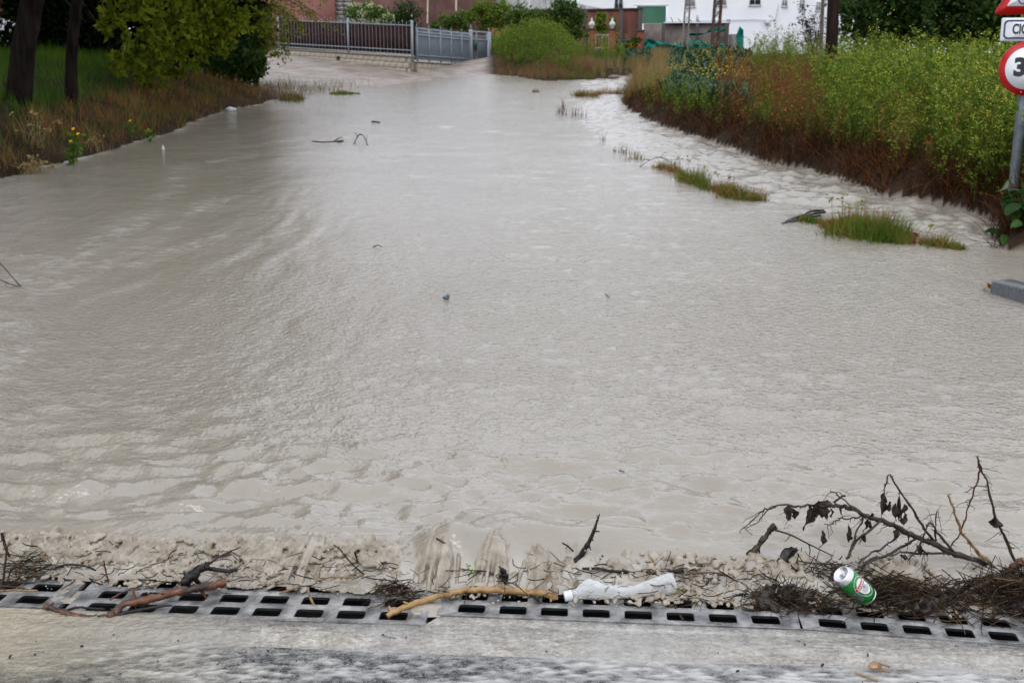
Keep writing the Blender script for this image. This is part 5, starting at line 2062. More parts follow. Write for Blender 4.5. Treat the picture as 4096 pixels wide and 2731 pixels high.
for (bx_, by_, bh_, wh_) in ((-10.6, 6.5, 13, 'nearest the road drain'), (-11.2, 10.0, 15, 'just downstream of the leaning trunk'), (-12.5, 15.5, 16, 'farthest back from the water'), (-11.5, 20.5, 16, 'behind the slim trunk'), (-14.8, 25.5, 15, 'beside the ivy hedge')):
    z0_ = float(gz(bx_, by_)[0])
    bl = [(bx_ + pr.normal(0, 1.1), by_ + pr.normal(0, 1.3), z0_ + bh_ * f_ + pr.normal(0, .4), 2.3) for f_ in (0.5, 0.56, 0.63, 0.7, 0.76, 0.84, 0.93, 0.6, 0.72)]
    bl += [(bx_ + 2.2, by_ - 0.5, z0_ + bh_ * 0.62, 1.9), (bx_ + 2.4, by_ + 1.0, z0_ + bh_ * 0.7, 1.9), (bx_ + 1.8, by_ + 0.4, z0_ + bh_ * 0.86, 1.9)]
    tree('bank_tree', 'tall dark tree of the left bank, ' + wh_, (bx_, by_, z0_), [(bx_, by_, z0_ - .4), (bx_ + .2, by_, z0_ + bh_ * .35), (bx_ + .3, by_ + .2, z0_ + bh_ * .7)], [0.30, 0.24, 0.12], bl, 9000, 0.30, darkfol, group='tall trees shading the left bank', rr0=0.35, limbs=7, spread=0.4, shell=0.1)

# shrubs behind the fence and round the field gate
def flecks(bl, n, mi, size):
    def f_(g):
        crown_leaves(g, bl, n, size, mi, 0.5, 0.3, 0.85)
    return f_


bl = [pxblob(1420, 55, 52, 36), pxblob(1470, 45, 52, 38), pxblob(1520, 62, 52, 32), pxblob(1440, 85, 52, 40), pxblob(1500, 90, 52, 40), pxblob(1550, 80, 52, 22)]
bush('flowering_shrub', 'shrub with pale greenish white blossom behind the pointed railing', 'shrub', bl, 2600, 0.15, [midfol, white_f], at(1475, 150, 52), 5, rr0=0.7, extra=flecks(bl, 1100, 1, 0.12))
shr = [
    ('shrub', 'dark grey green shrub against the red building right of the blossom', [(1590, 60, 56, 45), (1630, 40, 56, 45), (1660, 80, 56, 40), (1600, 100, 56, 40)], 1300, darkfol, 0.35),
    ('shrub', 'low green shrub behind the screened railing', [(1790, 90, 54, 30), (1830, 80, 54, 32), (1850, 105, 54, 28), (1740, 110, 54, 26)], 1300, midfol, 0.6),
    ('shrub', 'bright yellow green small tree right of the cream downpipes', [(1890, 60, 56, 36), (1930, 35, 56, 40), (1975, 60, 56, 42), (2010, 40, 56, 34), (1940, 95, 56, 36), (2000, 95, 56, 30)], 2600, ygfol, 0.6),
    ('shrub', 'green shrub in front of the stained grey shed', [(2050, 75, 55, 34), (2090, 55, 55, 36), (2130, 75, 55, 34), (2060, 110, 55, 32), (2110, 115, 55, 36), (2150, 60, 55, 26)], 2200, midfol, 0.5),
    ('shrub', 'large dark shrub just left of the brick gate pillars', [(2220, 60, 52, 44), (2270, 45, 52, 44), (2310, 75, 52, 36), (2200, 110, 52, 44), (2260, 115, 52, 50), (2310, 130, 52, 40), (2240, 20, 52, 30), (2180, 85, 52, 30)], 3600, midfol, 0.3),
    ('shrub', 'pale green sapling rising above the field gate', [(2400, 80, 66, 20), (2395, 105, 66, 22), (2455, 85, 66, 14), (2408, 60, 66, 12), (2415, 120, 66, 16), (2460, 105, 66, 10)], 900, ygfol, 0.6),
    ('shrub', 'dark bush standing between the two brick pillars on the right', [(2530, 185, 64, 20), (2545, 165, 64, 16), (2510, 200, 64, 16), (2480, 205, 64, 14)], 500, darkfol, 0.4),
]
for nm, lab, bl, n_, m_, r0 in shr:
    bl = [pxblob(*q) for q in bl]
    cx = np.mean([b_[0] for b_ in bl]); cy = np.mean([b_[1] for b_ in bl])
    zb_ = float(gz(cx, cy)[0])
    if 'sapling' in lab:
        zb_ += 0.0
    bush(nm, lab, 'shrub', bl, n_, 0.16 if cy < 60 else 0.2, m_, (cx, cy, zb_), 5, rr0=r0, spread=0.34)
q = at(1350, 262, 42)
bush('wall_weed', 'small dark green weed growing at the foot of the cream block wall', 'plant', [pxblob(1350, 245, 42.1, 9), pxblob(1350, 232, 42.1, 6)], 160, 0.07, darkfol, q, 2)

# big trees at the upper right
for (bx, Yb, lab, bl, n_, r0) in (
        (3560, 44, 'dark leafy tree just right of the utility poles', [(3450, 90, 42, 90), (3480, -30, 42, 110), (3420, 30, 41, 70), (3590, 60, 43, 110), (3600, -80, 43, 140), (3540, 150, 43, 80), (3430, -120, 43, 120), (3640, 140, 43, 70)], 7500, 0.4),
        (3800, 47, 'broad dark green tree in the middle of the right hand tree row', [(3720, 60, 46, 120), (3800, -40, 46, 150), (3850, 90, 46, 110), (3760, 140, 45, 80), (3700, -120, 47, 140), (3880, 160, 46, 60)], 7500, 0.25),
        (4060, 45, 'dark tree behind the road sign at the right edge', [(3960, 40, 44, 110), (4060, -30, 44, 150), (4020, 130, 44, 90), (4130, 90, 44, 120), (3930, 130, 44, 60), (4150, -100, 44, 150), (4200, 150, 44, 90)], 8000, 0.5)):
    bl = [pxblob(*q) for q in bl]
    q = at(bx, 200, Yb)
    zb_ = float(gz(q[0], q[1])[0])
    zt_ = max(b_[2] for b_ in bl)
    tree('leafy_tree', lab, (q[0], q[1], zb_), [(q[0], q[1], zb_ - .3), (q[0] + .1, q[1], (zb_ + zt_) / 2 - .5), (q[0], q[1] + .2, zt_ - 0.4)], [0.22, 0.17, 0.08], bl, n_, 0.24, darkfol, limbs=7, rr0=r0, spread=0.36, group='trees behind the right bank')
# twiggy shrub with withered leaves in front of the white building
st = thing('bare_shrub', 'bare twiggy shrub with few dark leaves before the white building', 'shrub', at(3250, 200, 38))
org = np.array(st.location); org[2] = float(gz(org[0], org[1])[0]); st.location = org
g = MB(); gl = MB()
for j in range(26):
    e = at(3235 + pr.normal(0, 42), pr.uniform(20, 140), 38 + pr.normal(0, 0.4))
    q = np.linspace(0, 1, 7)
    b0 = np.array([at(3270, 0, 38)[0], 38, org[2]])
    Pb = b0 + (e - b0) * q[:, None] + np.stack([0.10 * vn(q * 4, q * 0 + j, 3), 0.1 * vn(q * 4, q * 0 + j, 4), 0.1 * np.sin(np.pi * q)], -1)
    g.tube(Pb, 0.014 * (1 - 0.75 * q), 4)
    for i in range(3, 7):
        e2 = Pb[i] + pr.normal(0, 0.16, 3)
        g.tube(np.array([Pb[i], (Pb[i] + e2) / 2, e2]), [0.006, 0.005, 0.003], 3)
        leaves(gl, e2 + pr.normal(0, 0.05, (4, 3)), 0.10, 0, pr.uniform(0, 1, 4))
g.build('stems', twig_m, st, origin=org)
gl.build('foliage', leafmat('withered_leaf', [(0.03, 0.02, 0.02), (0.07, 0.055, 0.05)], trans=0.1), st, origin=org)
# ================================================================== road sign at the right edge
sred = mat('sign_red', (0.42, 0.004, 0.006), rough=0.35)
swhite = mat('sign_white', (0.66, 0.69, 0.73), (0.72, 0.75, 0.79), scale=5, rough=0.35)
sblack = mat('sign_black', (0.008, 0.009, 0.014), rough=0.35)
snavy = mat('sign_navy', (0.008, 0.010, 0.075), rough=0.35)
sgrey = mat('sign_back', (0.35, 0.36, 0.37), rough=0.5)
spost = mat('speckled_galvanised_post', (0.085, 0.10, 0.115), (0.16, 0.185, 0.205), scale=14, rough=0.45, metal=0.3, contrast=(0.3, 0.7))

YS = 10.5
PB = at(4038, 893, YS)
sg = thing('road_sign', 'road sign post with warning triangle, cyclists plate and round red bordered speed limit', 'road sign', PB)
SORG = np.array(PB)
PT = np.array([PB[0] + 0.01, YS, PB[2] + 2.75])
g = MB()
g.tube(np.array([[PB[0], YS, PB[2] - 0.5], [PB[0], YS, PB[2] + 1.3], [PB[0], YS, PB[2] + 2.9]]), 0.045, 18)
g.build('post', spost, sg, origin=SORG, smooth=True)
yaw = R(-8)
SX = np.array([math.cos(yaw), math.sin(yaw), 0.0]); SZ = np.array([0, 0, 1.0]); SN = np.array([math.sin(yaw), -math.cos(yaw), 0.0])


def sgnpt(c, u, v, o_):
    return c + SX * u + SZ * v + SN * o_


def prism(c, pts, o0, o1, m_, nm, par):
    """flat outline in the sign plane between two offsets towards the street"""
    pts = np.asarray(pts, float)
    n_ = len(pts)
    V = np.array([sgnpt(c, p[0], p[1], o0) for p in pts] + [sgnpt(c, p[0], p[1], o1) for p in pts])
    ctr = np.array([sgnpt(c, *pts.mean(0), o0), sgnpt(c, *pts.mean(0), o1)])
    V = np.vstack([V, ctr])
    i = np.arange(n_); j = (i + 1) % n_
    g = MB()
    n0 = g.n
    g.V.append(V); g.rnd.append(np.full(len(V), .5)); g.n = len(V)
    g.Q.append((np.stack([i, j, n_ + j, n_ + i], -1), np.zeros(n_, int)))
    g.T.append((np.vstack([np.stack([j, i, np.full(n_, 2 * n_)], -1), np.stack([n_ + i, n_ + j, np.full(n_, 2 * n_ + 1)], -1)]), np.zeros(2 * n_, int)))
    return g.build(nm, m_, par, origin=SORG)


def circ(r_, n_=48):
    a = np.linspace(0, 2 * np.pi, n_, endpoint=False)
    return np.stack([r_ * np.cos(a), r_ * np.sin(a)], -1)


def rrect(w_, h_, r_, n_=6):
    out = []
    for cx, cy, a0 in ((w_ / 2 - r_, h_ / 2 - r_, 0), (-w_ / 2 + r_, h_ / 2 - r_, 90), (-w_ / 2 + r_, -h_ / 2 + r_, 180), (w_ / 2 - r_, -h_ / 2 + r_, 270)):
        for k_ in range(n_ + 1):
            a = R(a0 + 90 * k_ / n_)
            out.append((cx + r_ * math.cos(a), cy + r_ * math.sin(a)))
    return np.array(out)


def lettering(txt, size, c, o_, m_, nm, par, bold=0.0, sx=1.0, org=SORG):
    cu = bpy.data.curves.new('lettering', 'FONT')
    cu.body = txt
    cu.size = size
    cu.align_x = 'CENTER'
    cu.align_y = 'CENTER'
    cu.offset = bold
    cu.extrude = 0.0008
    to = bpy.data.objects.new('lettering', cu)
    COL.objects.link(to)
    dg = bpy.context.evaluated_depsgraph_get()
    me = bpy.data.meshes.new_from_object(to.evaluated_get(dg))
    bpy.data.objects.remove(to)
    bpy.data.curves.remove(cu)
    me.name = nm
    co = np.zeros(len(me.vertices) * 3)
    me.vertices.foreach_get('co', co)
    co = co.reshape(-1, 3)
    V = np.array([sgnpt(c, q[0] * sx, q[1], o_ + q[2]) for q in co]) - org
    me.vertices.foreach_set('co', V.ravel())
    me.materials.clear()
    me.materials.append(m_)
    me.update()
    q = bpy.data.objects.new(nm, me)
    COL.objects.link(q)
    q.parent = par
    return q


front_off = 0.062
c1 = at(4098, 275, YS) + SN * 0.0
c1[1] = YS
base_ = prism(c1, circ(0.253), front_off - 0.012, front_off, sred, 'speed_limit_disc', sg)
prism(c1, circ(0.196), front_off + 0.0005, front_off + 0.002, swhite, 'disc_face', base_)
lettering('30', 0.225, c1 + SX * 0.0 + SZ * 0.004, front_off + 0.0035, sblack, 'number', base_, bold=0.012, sx=1.08)
for sx_ in (-0.03, 0.03):
    prism(sgnpt(c1, sx_, -0.222, 0), circ(0.006, 10), front_off + 0.0005, front_off + 0.004, sgrey, 'bolt', base_)
c2 = at(4126, 120, YS); c2[1] = YS
pl = prism(c2, rrect(0.59, 0.215, 0.012), front_off - 0.012, front_off, swhite, 'cyclists_plate', sg)
o_r, i_r = rrect(0.545, 0.175, 0.04), rrect(0.515, 0.145, 0.03)
V = np.array([sgnpt(c2, p[0], p[1], front_off + 0.002) for p in o_r] + [sgnpt(c2, p[0], p[1], front_off + 0.002) for p in i_r])
n_ = len(o_r); i = np.arange(n_); j = (i + 1) % n_
g = MB(); g.add(V, np.stack([i, j, n_ + j, n_ + i], -1))
g.build('border_line', snavy, pl, origin=SORG)
lettering('CICLISTAS', 0.128, c2, front_off + 0.003, sblack, 'lettering', pl, bold=0.004, sx=0.66)
c3 = at(4119, 60, YS); c3[1] = YS


def tri(side, dz, r_):
    h_ = side * math.sqrt(3) / 2
    P = np.array([(-side / 2, 0), (side / 2, 0), (0, h_)])
    ctr = P.mean(0)
    out = []
    for k_ in range(3):
        p = P[k_]
        d1 = (P[(k_ - 1) % 3] - p) / side
        d2 = (P[(k_ + 1) % 3] - p) / side
        L_ = r_ / math.tan(R(30))
        a_, b_ = p + d1 * L_, p + d2 * L_
        for t_ in np.linspace(0, 1, 6):
            q = (1 - t_) ** 2 * a_ + 2 * t_ * (1 - t_) * p + t_ ** 2 * b_
            out.append(q)
    return np.array(out) + np.array([0, dz])


tr_ = prism(c3, tri(0.70, 0.0, 0.03), front_off - 0.012, front_off, sred, 'warning_triangle', sg)
prism(c3, tri(0.47, 0.075, 0.008), front_off + 0.0005, front_off + 0.002, swhite, 'triangle_face', tr_)
g = MB()
for u_ in (-0.085, 0.085):
    g.tube(np.array([sgnpt(c3, u_ + 0.052 * math.cos(a), 0.145 + 0.052 * math.sin(a), front_off + 0.004) for a in np.linspace(0, 2 * np.pi, 25)]), 0.0055, 5)
for p0, p1 in (((-0.085, 0.145), (-0.05, 0.225)), ((-0.05, 0.225), (0.05, 0.225)), ((0.05, 0.225), (0.0, 0.145)), ((0.0, 0.145), (-0.05, 0.225)), ((-0.085, 0.145), (0.0, 0.145)), ((0.085, 0.145), (0.045, 0.25)), ((0.045, 0.25), (0.075, 0.255)), ((-0.055, 0.225), (-0.06, 0.245)), ((-0.08, 0.247), (-0.04, 0.247))):
    strut(g, sgnpt(c3, *p0, front_off + 0.004), sgnpt(c3, *p1, front_off + 0.004), 0.005, 5)
g.build('bicycle_symbol', snavy, tr_, origin=SORG)

# ================================================================== kerb stone end
granite = mat('wet_grey_kerb', (0.045, 0.052, 0.058), (0.12, 0.13, 0.135), scale=60, rough=0.3, bump=0.004, bscale=120, contrast=(0.3, 0.7))
kb = gp(3962, 1174)
g = MB()
dk = np.array([0.25, -0.97, 0]); dk /= np.linalg.norm(dk)
nk = np.array([0.97, 0.25, 0])
prof = [(0, -0.3), (0, 0.078), (0.012, 0.092), (0.16, 0.096), (0.16, -0.3)]
V = []
for s_ in (0, 1.4):
    for a, z_ in prof:
        V.append(np.array([kb[0], kb[1], kb[2]]) + dk * s_ + nk * a + np.array([0, 0, z_]))
g.add(np.array(V), [[i, i + 1, i + 6, i + 5] for i in range(4)])
g.add(np.array(V), [[0, 5, 9, 4], [3, 2, 1, 0]])
g.add(np.array(V)[[0, 1, 2, 3, 4, 5, 6, 7, 8, 9]], [[5, 6, 7], [5, 7, 8], [5, 8, 9]])
g.add(np.array(V)[[0, 3, 4]], [[0, 1, 2]])
o = g.build('kerb_stone', granite, origin=kb)
tag(o, 'dark grey granite kerb stone sticking out of the flood at the right edge', 'kerb')
lf = mat('wet_dead_leaf', (0.16, 0.075, 0.025), (0.26, 0.14, 0.05), scale=40, rough=0.4)
g = MB()
q = gp(3950, 1163)
leaves(g, q + pr.normal(0, 0.012, (6, 3)) + np.array([0, -0.03, 0.03]), 0.07, 0, pr.uniform(0, 1, 6))
o = g.build('dead_leaves', lf, origin=q)
tag(o, 'brown wet leaves caught against the end of the kerb stone', 'leaves')

# leafy dock plant by the kerb
q = gp(4060, 985)
dockl = leafmat('glossy_dock_leaf', [(0.018, 0.05, 0.012), (0.04, 0.10, 0.02), (0.085, 0.16, 0.05)], trans=0.25, rough=0.3)
dp = thing('dock_plant', 'broad leaved dark green plant at the water edge below the sign post', 'plant', q)
org = np.array(q)
gs_ = MB()
for k_ in range(46):
    a = pr.uniform(0, 2 * np.pi)
    hgt_ = pr.uniform(0.05, 0.50)
    p1 = q + np.array([0.10 + 0.24 * math.cos(a) * pr.uniform(0.3, 1), 0.2 * math.sin(a), hgt_])
    gs_.tube(np.array([q + np.array([0.1, 0, -0.1]), (q + p1) / 2 + np.array([0.05, 0, 0.05]), p1]), 0.005, 4, 0, 0.3)
    n_ = 7
    ln = pr.uniform(0.09, 0.18); wd = ln * 0.42
    u_ = np.linspace(0, 1, n_)
    prof_ = wd * np.sin(np.pi * np.clip(u_ * 0.92 + 0.06, 0, 1)) ** 0.7
    Vl = np.concatenate([np.stack([-prof_, u_ * ln, 0.02 * np.sin(u_ * 3) - 0.25 * ln * u_ ** 2 + 0.012], -1), np.stack([0 * u_, u_ * ln, -0.25 * ln * u_ ** 2], -1), np.stack([prof_, u_ * ln, 0.02 * np.sin(u_ * 3) - 0.25 * ln * u_ ** 2 + 0.012], -1)])
    Fl = [[r * n_ + c, (r + 1) * n_ + c, (r + 1) * n_ + c + 1, r * n_ + c + 1] for r in range(2) for c in range(n_ - 1)]
    M_ = rotrand(1, 0.9, pr)[0]
    gl = MB()
    gl.add(Vl @ M_.T + p1, Fl, 0, float(np.clip(0.45 + 0.28 * pr.standard_normal(), 0, 1)))
    gl.build('leaf', dockl, dp, origin=org, smooth=True)
gs_.build('stalks', dockl, dp, origin=org)

# ================================================================== grass clumps standing in the flood
rush = leafmat('clump_grass', [(0.045, 0.080, 0.008), (0.095, 0.150, 0.016), (0.17, 0.21, 0.04)], trans=0.3)


def clump(px0, py0, px1, py1, wid, hg, n_, lab, dryf=0.25, name='grass_clump', cat='grass clump', flowers=0, grp='grass clumps standing in the flood', lean=0.95, mats=None, wb_=0.008):
    A, B = gp(px0, py0), gp(px1, py1)
    c = (A + B) / 2
    d = (B - A)[:2]; L_ = np.linalg.norm(d) + 1e-6
    d = d / L_
    nn_ = np.array([-d[1], d[0]])
    s_ = pr.uniform(0, 1, n_)
    o_ = pr.normal(0, 1, n_) * wid * (0.4 + 0.6 * np.sin(np.pi * s_))
    x = A[0] + d[0] * L_ * s_ + nn_[0] * o_
    y = A[1] + d[1] * L_ * s_ + nn_[1] * o_
    tone = fbm(x * 5, y * 5, 131, 2)
    hh_ = hg * np.clip(0.65 + 0.5 * fbm(s_ * 4 + px0, s_ * 0, 133, 3) + 0.3 * tone + 0.15 * pr.standard_normal(n_), 0.15, 1.6) * (0.35 + 0.65 * np.sin(np.pi * np.clip(s_ * 0.9 + 0.05, 0, 1)))
    P = np.stack([x, y, W(y) - 0.03 + 0 * x], -1)
    dry_ = pr.uniform(0, 1, n_) < dryf + 0.5 * tone
    t_ = thing(name, lab, cat, c, grp)
    g = MB()
    m_ = mats or (rush, dry_g)
    if (~dry_).any():
        blades(g, P[~dry_], hh_[~dry_] + 0.03, wb_, 0, np.clip(0.5 + 0.6 * tone[~dry_] + 0.2 * pr.standard_normal((~dry_).sum()), 0, 1), lean)
        g.build('green_blades', m_[0], t_, origin=c, kind='stuff')
    if dry_.any():
        g = MB()
        blades(g, P[dry_], hh_[dry_] * 1.1 + 0.03, wb_ * 0.8, 0, np.clip(0.5 + 0.3 * pr.standard_normal(dry_.sum()), 0, 1), lean * 1.1)
        g.build('dry_blades', m_[1], t_, origin=c, kind='stuff')
    if flowers:
        wm_ = leafmat('pale_weed', [(0.13, 0.14, 0.03), (0.30, 0.29, 0.06)], trans=0.3)
        for k_ in range(flowers):
            g = MB()
            p = P[pr.integers(0, n_)]
            h_ = hg * pr.uniform(0.9, 1.5)
            tp = p + np.array([pr.normal(0, .03), pr.normal(0, .03), h_])
            strut(g, p, tp, 0.003, 3)
            leaves(g, tp + pr.normal(0, 0.02, (9, 3)) - np.array([0, 0, .02]), 0.035, 0, pr.uniform(0, 1, 9))
            g.build('weed_stalk', wm_, t_, origin=c)
    return t_


clump(3340, 918, 3640, 975, 0.16, 0.24, 3000, 'largest lush green grass clump in the flood, below the dead stems', 0.12, flowers=0)
clump(3300, 905, 3480, 925, 0.12, 0.28, 1500, 'grass clump with tall dry stems and a pale weed, behind the lush one', 0.60, flowers=5)
clump(3185, 878, 3310, 900, 0.05, 0.14, 700, 'low green grass clump with a driftwood twig bundle at its end', 0.15)
clump(3680, 970, 3850, 1000, 0.07, 0.15, 800, 'ragged grass clump with a red leaf, nearest the right edge', 0.3, flowers=1)
clump(2900, 775, 3040, 808, 0.13, 0.30, 1100, 'grass clump with yellowed tips, right end of the upper strip', 0.45)
clump(2800, 745, 2920, 775, 0.10, 0.22, 800, 'olive green grass clump in the middle of the upper strip', 0.35, flowers=3)
clump(2725, 715, 2815, 745, 0.09, 0.26, 700, 'leafy dark green clump at the upper left part of the strip', 0.15, flowers=2)
clump(2620, 670, 2730, 690, 0.07, 0.20, 500, 'brown tangled clump of twigs and grass at the head of the strip', 0.75)
sparse = (brown_s, brown_s)
clump(2230, 455, 2345, 470, 0.10, 0.42, 60, 'sparse dark reed stalks standing in the flood, farthest group', 0.5, 'reed_stalks', 'reeds', grp='reed stalks in the flood', lean=0.2, mats=sparse, wb_=0.012)
clump(2245, 440, 2260, 446, 0.04, 0.55, 10, 'few tall thin reed stalks left of the farthest dark group', 0.5, 'reed_stalks', 'reeds', grp='reed stalks in the flood', lean=0.2, mats=sparse, wb_=0.012)
clump(2480, 610, 2525, 622, 0.06, 0.22, 40, 'short brown reed stalks upstream of the grass strip, left of the leafier pair', 0.5, 'reed_stalks', 'reeds', grp='reed stalks in the flood', lean=0.3, mats=sparse, wb_=0.009)
clump(2515, 635, 2565, 640, 0.06, 0.26, 60, 'dense brown and olive reed stalks just above the grass strip', 0.3, 'reed_stalks', 'reeds', grp='reed stalks in the flood', lean=0.25, wb_=0.009)
clump(2408, 562, 2416, 566, 0.02, 0.30, 9, 'lone pair of thin dark stalks in the open flood', 0.5, 'reed_stalks', 'reeds', grp='reed stalks in the flood', lean=0.25, mats=sparse, wb_=0.011)
clump(2455, 606, 2464, 608, 0.02, 0.16, 9, 'tiny tuft of dark stalks left of the short brown reeds', 0.5, 'reed_stalks', 'reeds', grp='reed stalks in the flood', lean=0.3, mats=sparse, wb_=0.009)
clump(2310, 387, 2380, 384, 0.28, 0.30, 600, 'olive brown grass hump far up the stream', 0.5, wb_=0.012)
clump(2385, 378, 2500, 376, 0.12, 0.34, 420, 'thin straw coloured grass line between the hump and the right bank', 0.9, wb_=0.012)
clump(1320, 378, 1440, 376, 0.28, 0.12, 900, 'flat bright green grass patch on the driveway edge', 0.05, wb_=0.012)
clump(1195, 308, 1225, 309, 0.12, 0.10, 120, 'tiny green tuft high on the muddy driveway', 0.1, wb_=0.012)
clump(1120, 402, 1215, 400, 0.35, 0.34, 500, 'olive brown tuft at the tip of the left bank', 0.5, wb_=0.012)

# red leaf on the clump
g = MB()
q = gp(3665, 955, 0.06)
leaves(g, np.array([q, q + np.array([0.02, 0, 0.01])]), 0.085, 0, np.array([0.5, 0.6]))
o = g.build('red_leaf', leafmat('rust_red_leaf', [(0.20, 0.035, 0.02), (0.26, 0.05, 0.025)], trans=0.2), origin=q)
tag(o, 'single rust red leaf caught on the ragged grass clump', 'leaf')

# golden flowers on the left bank
def flower_plant(px, py, Y_, heads, hgt_, lab):
    base = at(px, py, Y_)
    t_ = thing('golden_flower', lab, 'flower', base, 'golden flowers on the left bank')
    g = MB()
    gh = []
    for (fx, fy) in heads:
        h_ = at(fx, fy, Y_ - 0.05)
        strut(g, base, h_, 0.008, 4)
        nl = 26
        fr_ = pr.uniform(0.05, 0.85, nl)
        leaves(g, base + (h_ - base) * fr_[:, None] + pr.normal(0, 0.045, (nl, 3)), 0.09, 0, np.clip(0.5 + 0.25 * pr.standard_normal(nl), 0, 1))
        gh.append(h_)
    g.build('leafy_stem', bright_g, t_, origin=base)
    for h_ in gh:
        g = MB()
        for k_ in range(9):
            a = k_ / 9 * 2 * np.pi
            V = np.array([[0, 0, 0], [0.010, 0.014, 0.004], [0, 0.028, 0.005], [-0.010, 0.014, 0.004]])
            Rz = np.array([[math.cos(a), -math.sin(a), 0], [math.sin(a), math.cos(a), 0], [0, 0, 1]])
            T_ = np.array(Matrix.Rotation(R(48), 3, 'X'))
            g.add((V @ Rz.T) @ T_.T + h_, [[0, 1, 2, 3]], 0, pr.uniform())
        g.build('flower_head', orange_f, t_, origin=base)


flower_plant(288, 650, 15.6, [(293, 516), (312, 536), (283, 565)], 0.4, 'green plant with golden flower heads at the water edge on the left')
flower_plant(592, 558, 18.7, [(594, 521)], 0.2, 'single golden flower right at the water edge, farther upstream')
flower_plant(520, 560, 18.9, [(521, 484)], 0.2, 'small golden flower among dry grass, left of the single one')

# tufts of pale straw with seed heads in the front of the dry bank
for (px, py, Y_, n_, h_, lab) in ((140, 560, 15.8, 26, 0.55, 'pale oat straws with hanging seed heads on the left bank'), (140, 655, 14.6, 60, 0.30, 'bent pale straw tuft close to the water on the left bank'), (380, 590, 17, 24, 0.28, 'small pale straw tuft between the flower plant and the bank edge')):
    base = at(px, py, Y_)
    base[2] = float(gz(base[0], base[1])[0]) - 0.02
    t_ = thing('straw_tuft', lab, 'straw tuft', base, 'pale straw tufts on the left bank')
    g = MB(); gh_ = MB()
    for k_ in range(n_):
        a = pr.uniform(0, 2 * np.pi); ln = pr.uniform(0.1, 0.8)
        q = np.linspace(0, 1, 6)
        hk = h_ * pr.uniform(0.6, 1.1)
        off_ = pr.normal(0, 0.10, 2)
        P = base + np.stack([off_[0] + math.cos(a) * ln * hk * q ** 2, off_[1] + math.sin(a) * ln * hk * q ** 2, hk * (q - 0.45 * ln * q ** 3)], -1)
        g.tube(P, 0.0045 * (1 - .5 * q), 3, 0, pr.uniform(0.4, 1))
        if k_ % 2:
            leaves(gh_, P[-1] + pr.normal(0, .012, (3, 3)), 0.055, 0, pr.uniform(0.4, 1, 3))
    g.build('stems', tan_s, t_, origin=base)
    gh_.build('seed_heads', tan_s, t_, origin=base, kind='stuff')

# ================================================================== drift in and along the flood
wetbark = mat('wet_brown_bark', (0.014, 0.009, 0.006), (0.055, 0.034, 0.022), scale=40, rough=0.45, bump=0.0012, bscale=160, spec=0.3)
wetblack = mat('wet_black_wood', (0.006, 0.005, 0.005), (0.020, 0.016, 0.013), scale=40, rough=0.3, bump=0.001, bscale=150, spec=0.25)
redbark = mat('red_brown_bark', (0.022, 0.009, 0.005), (0.12, 0.045, 0.018), scale=26, rough=0.35, bump=0.0015, bscale=140, contrast=(0.36, 0.62))
peeled = mat('peeled_yellow_wood', (0.15, 0.075, 0.020), (0.36, 0.22, 0.085), scale=22, rough=0.38, bump=0.0012, bscale=120, contrast=(0.3, 0.6))
strawm = mat('straw_stem', (0.11, 0.06, 0.025), (0.26, 0.165, 0.075), scale=40, rough=0.5)
greenstem = mat('green_yellow_stem', (0.20, 0.19, 0.035), (0.32, 0.29, 0.07), scale=18, rough=0.35)
deadleaf = mat('wet_dark_leaf', (0.010, 0.007, 0.006), (0.035, 0.022, 0.016), scale=30, rough=0.5, spec=0.2)


def pts_px(L_, Y_):
    """pixel path to world: each item (px, py[, Y])"""
    out = []
    for q in L_:
        out.append(at(q[0], q[1], q[2] if len(q) > 2 else Y_))
    return np.array(out)


def stick(path, Y_, r0, r1, m_, lab, name='stick', group='sticks washed up along the drain', forks=(), n_=6, knob=0.10, sides=8, cat='stick'):
    P = smoothpath(pts_px(path, Y_), n_)
    k = len(P)
    P = P + np.stack([vn(np.arange(k) * 0.7, np.full(k, path[0][0]), 3), vn(np.arange(k) * 0.7, np.full(k, path[0][1]), 4), vn(np.arange(k) * 0.8, np.full(k, path[0][0]), 5)], -1) * min(r0, r1) * 0.35
    rr = np.linspace(r0, r1, k) * (1 + knob * 1.6 * vn(np.arange(k) * 0.9, np.full(k, path[0][0] * .37), 9))
    c = P.mean(0)
    g = MB()
    g.tube(P, rr, sides, jit=0.05)
    for f_ in forks:
        Pf = smoothpath(pts_px(f_[0], Y_), 4)
        g.tube(Pf, np.linspace(f_[1], f_[1] * 0.45, len(Pf)), 6, jit=0.05)
    # buds and stubs along the length
    for j in range(2, k - 2, max(3, k // 7)):
        e = P[j] + pr.normal(0, 1, 3) * rr[j] * 1.6
        g.tube(np.array([P[j], (P[j] + e) / 2, e]), [rr[j] * .55, rr[j] * .45, rr[j] * .25], 5)
    o = g.build(name, m_, origin=c, smooth=True)
    tag(o, lab, cat, group)
    return o


# where the pixels meet the front of the drain
def Yat(px, py, z=0.01):
    return atz(px, py, z)[1]


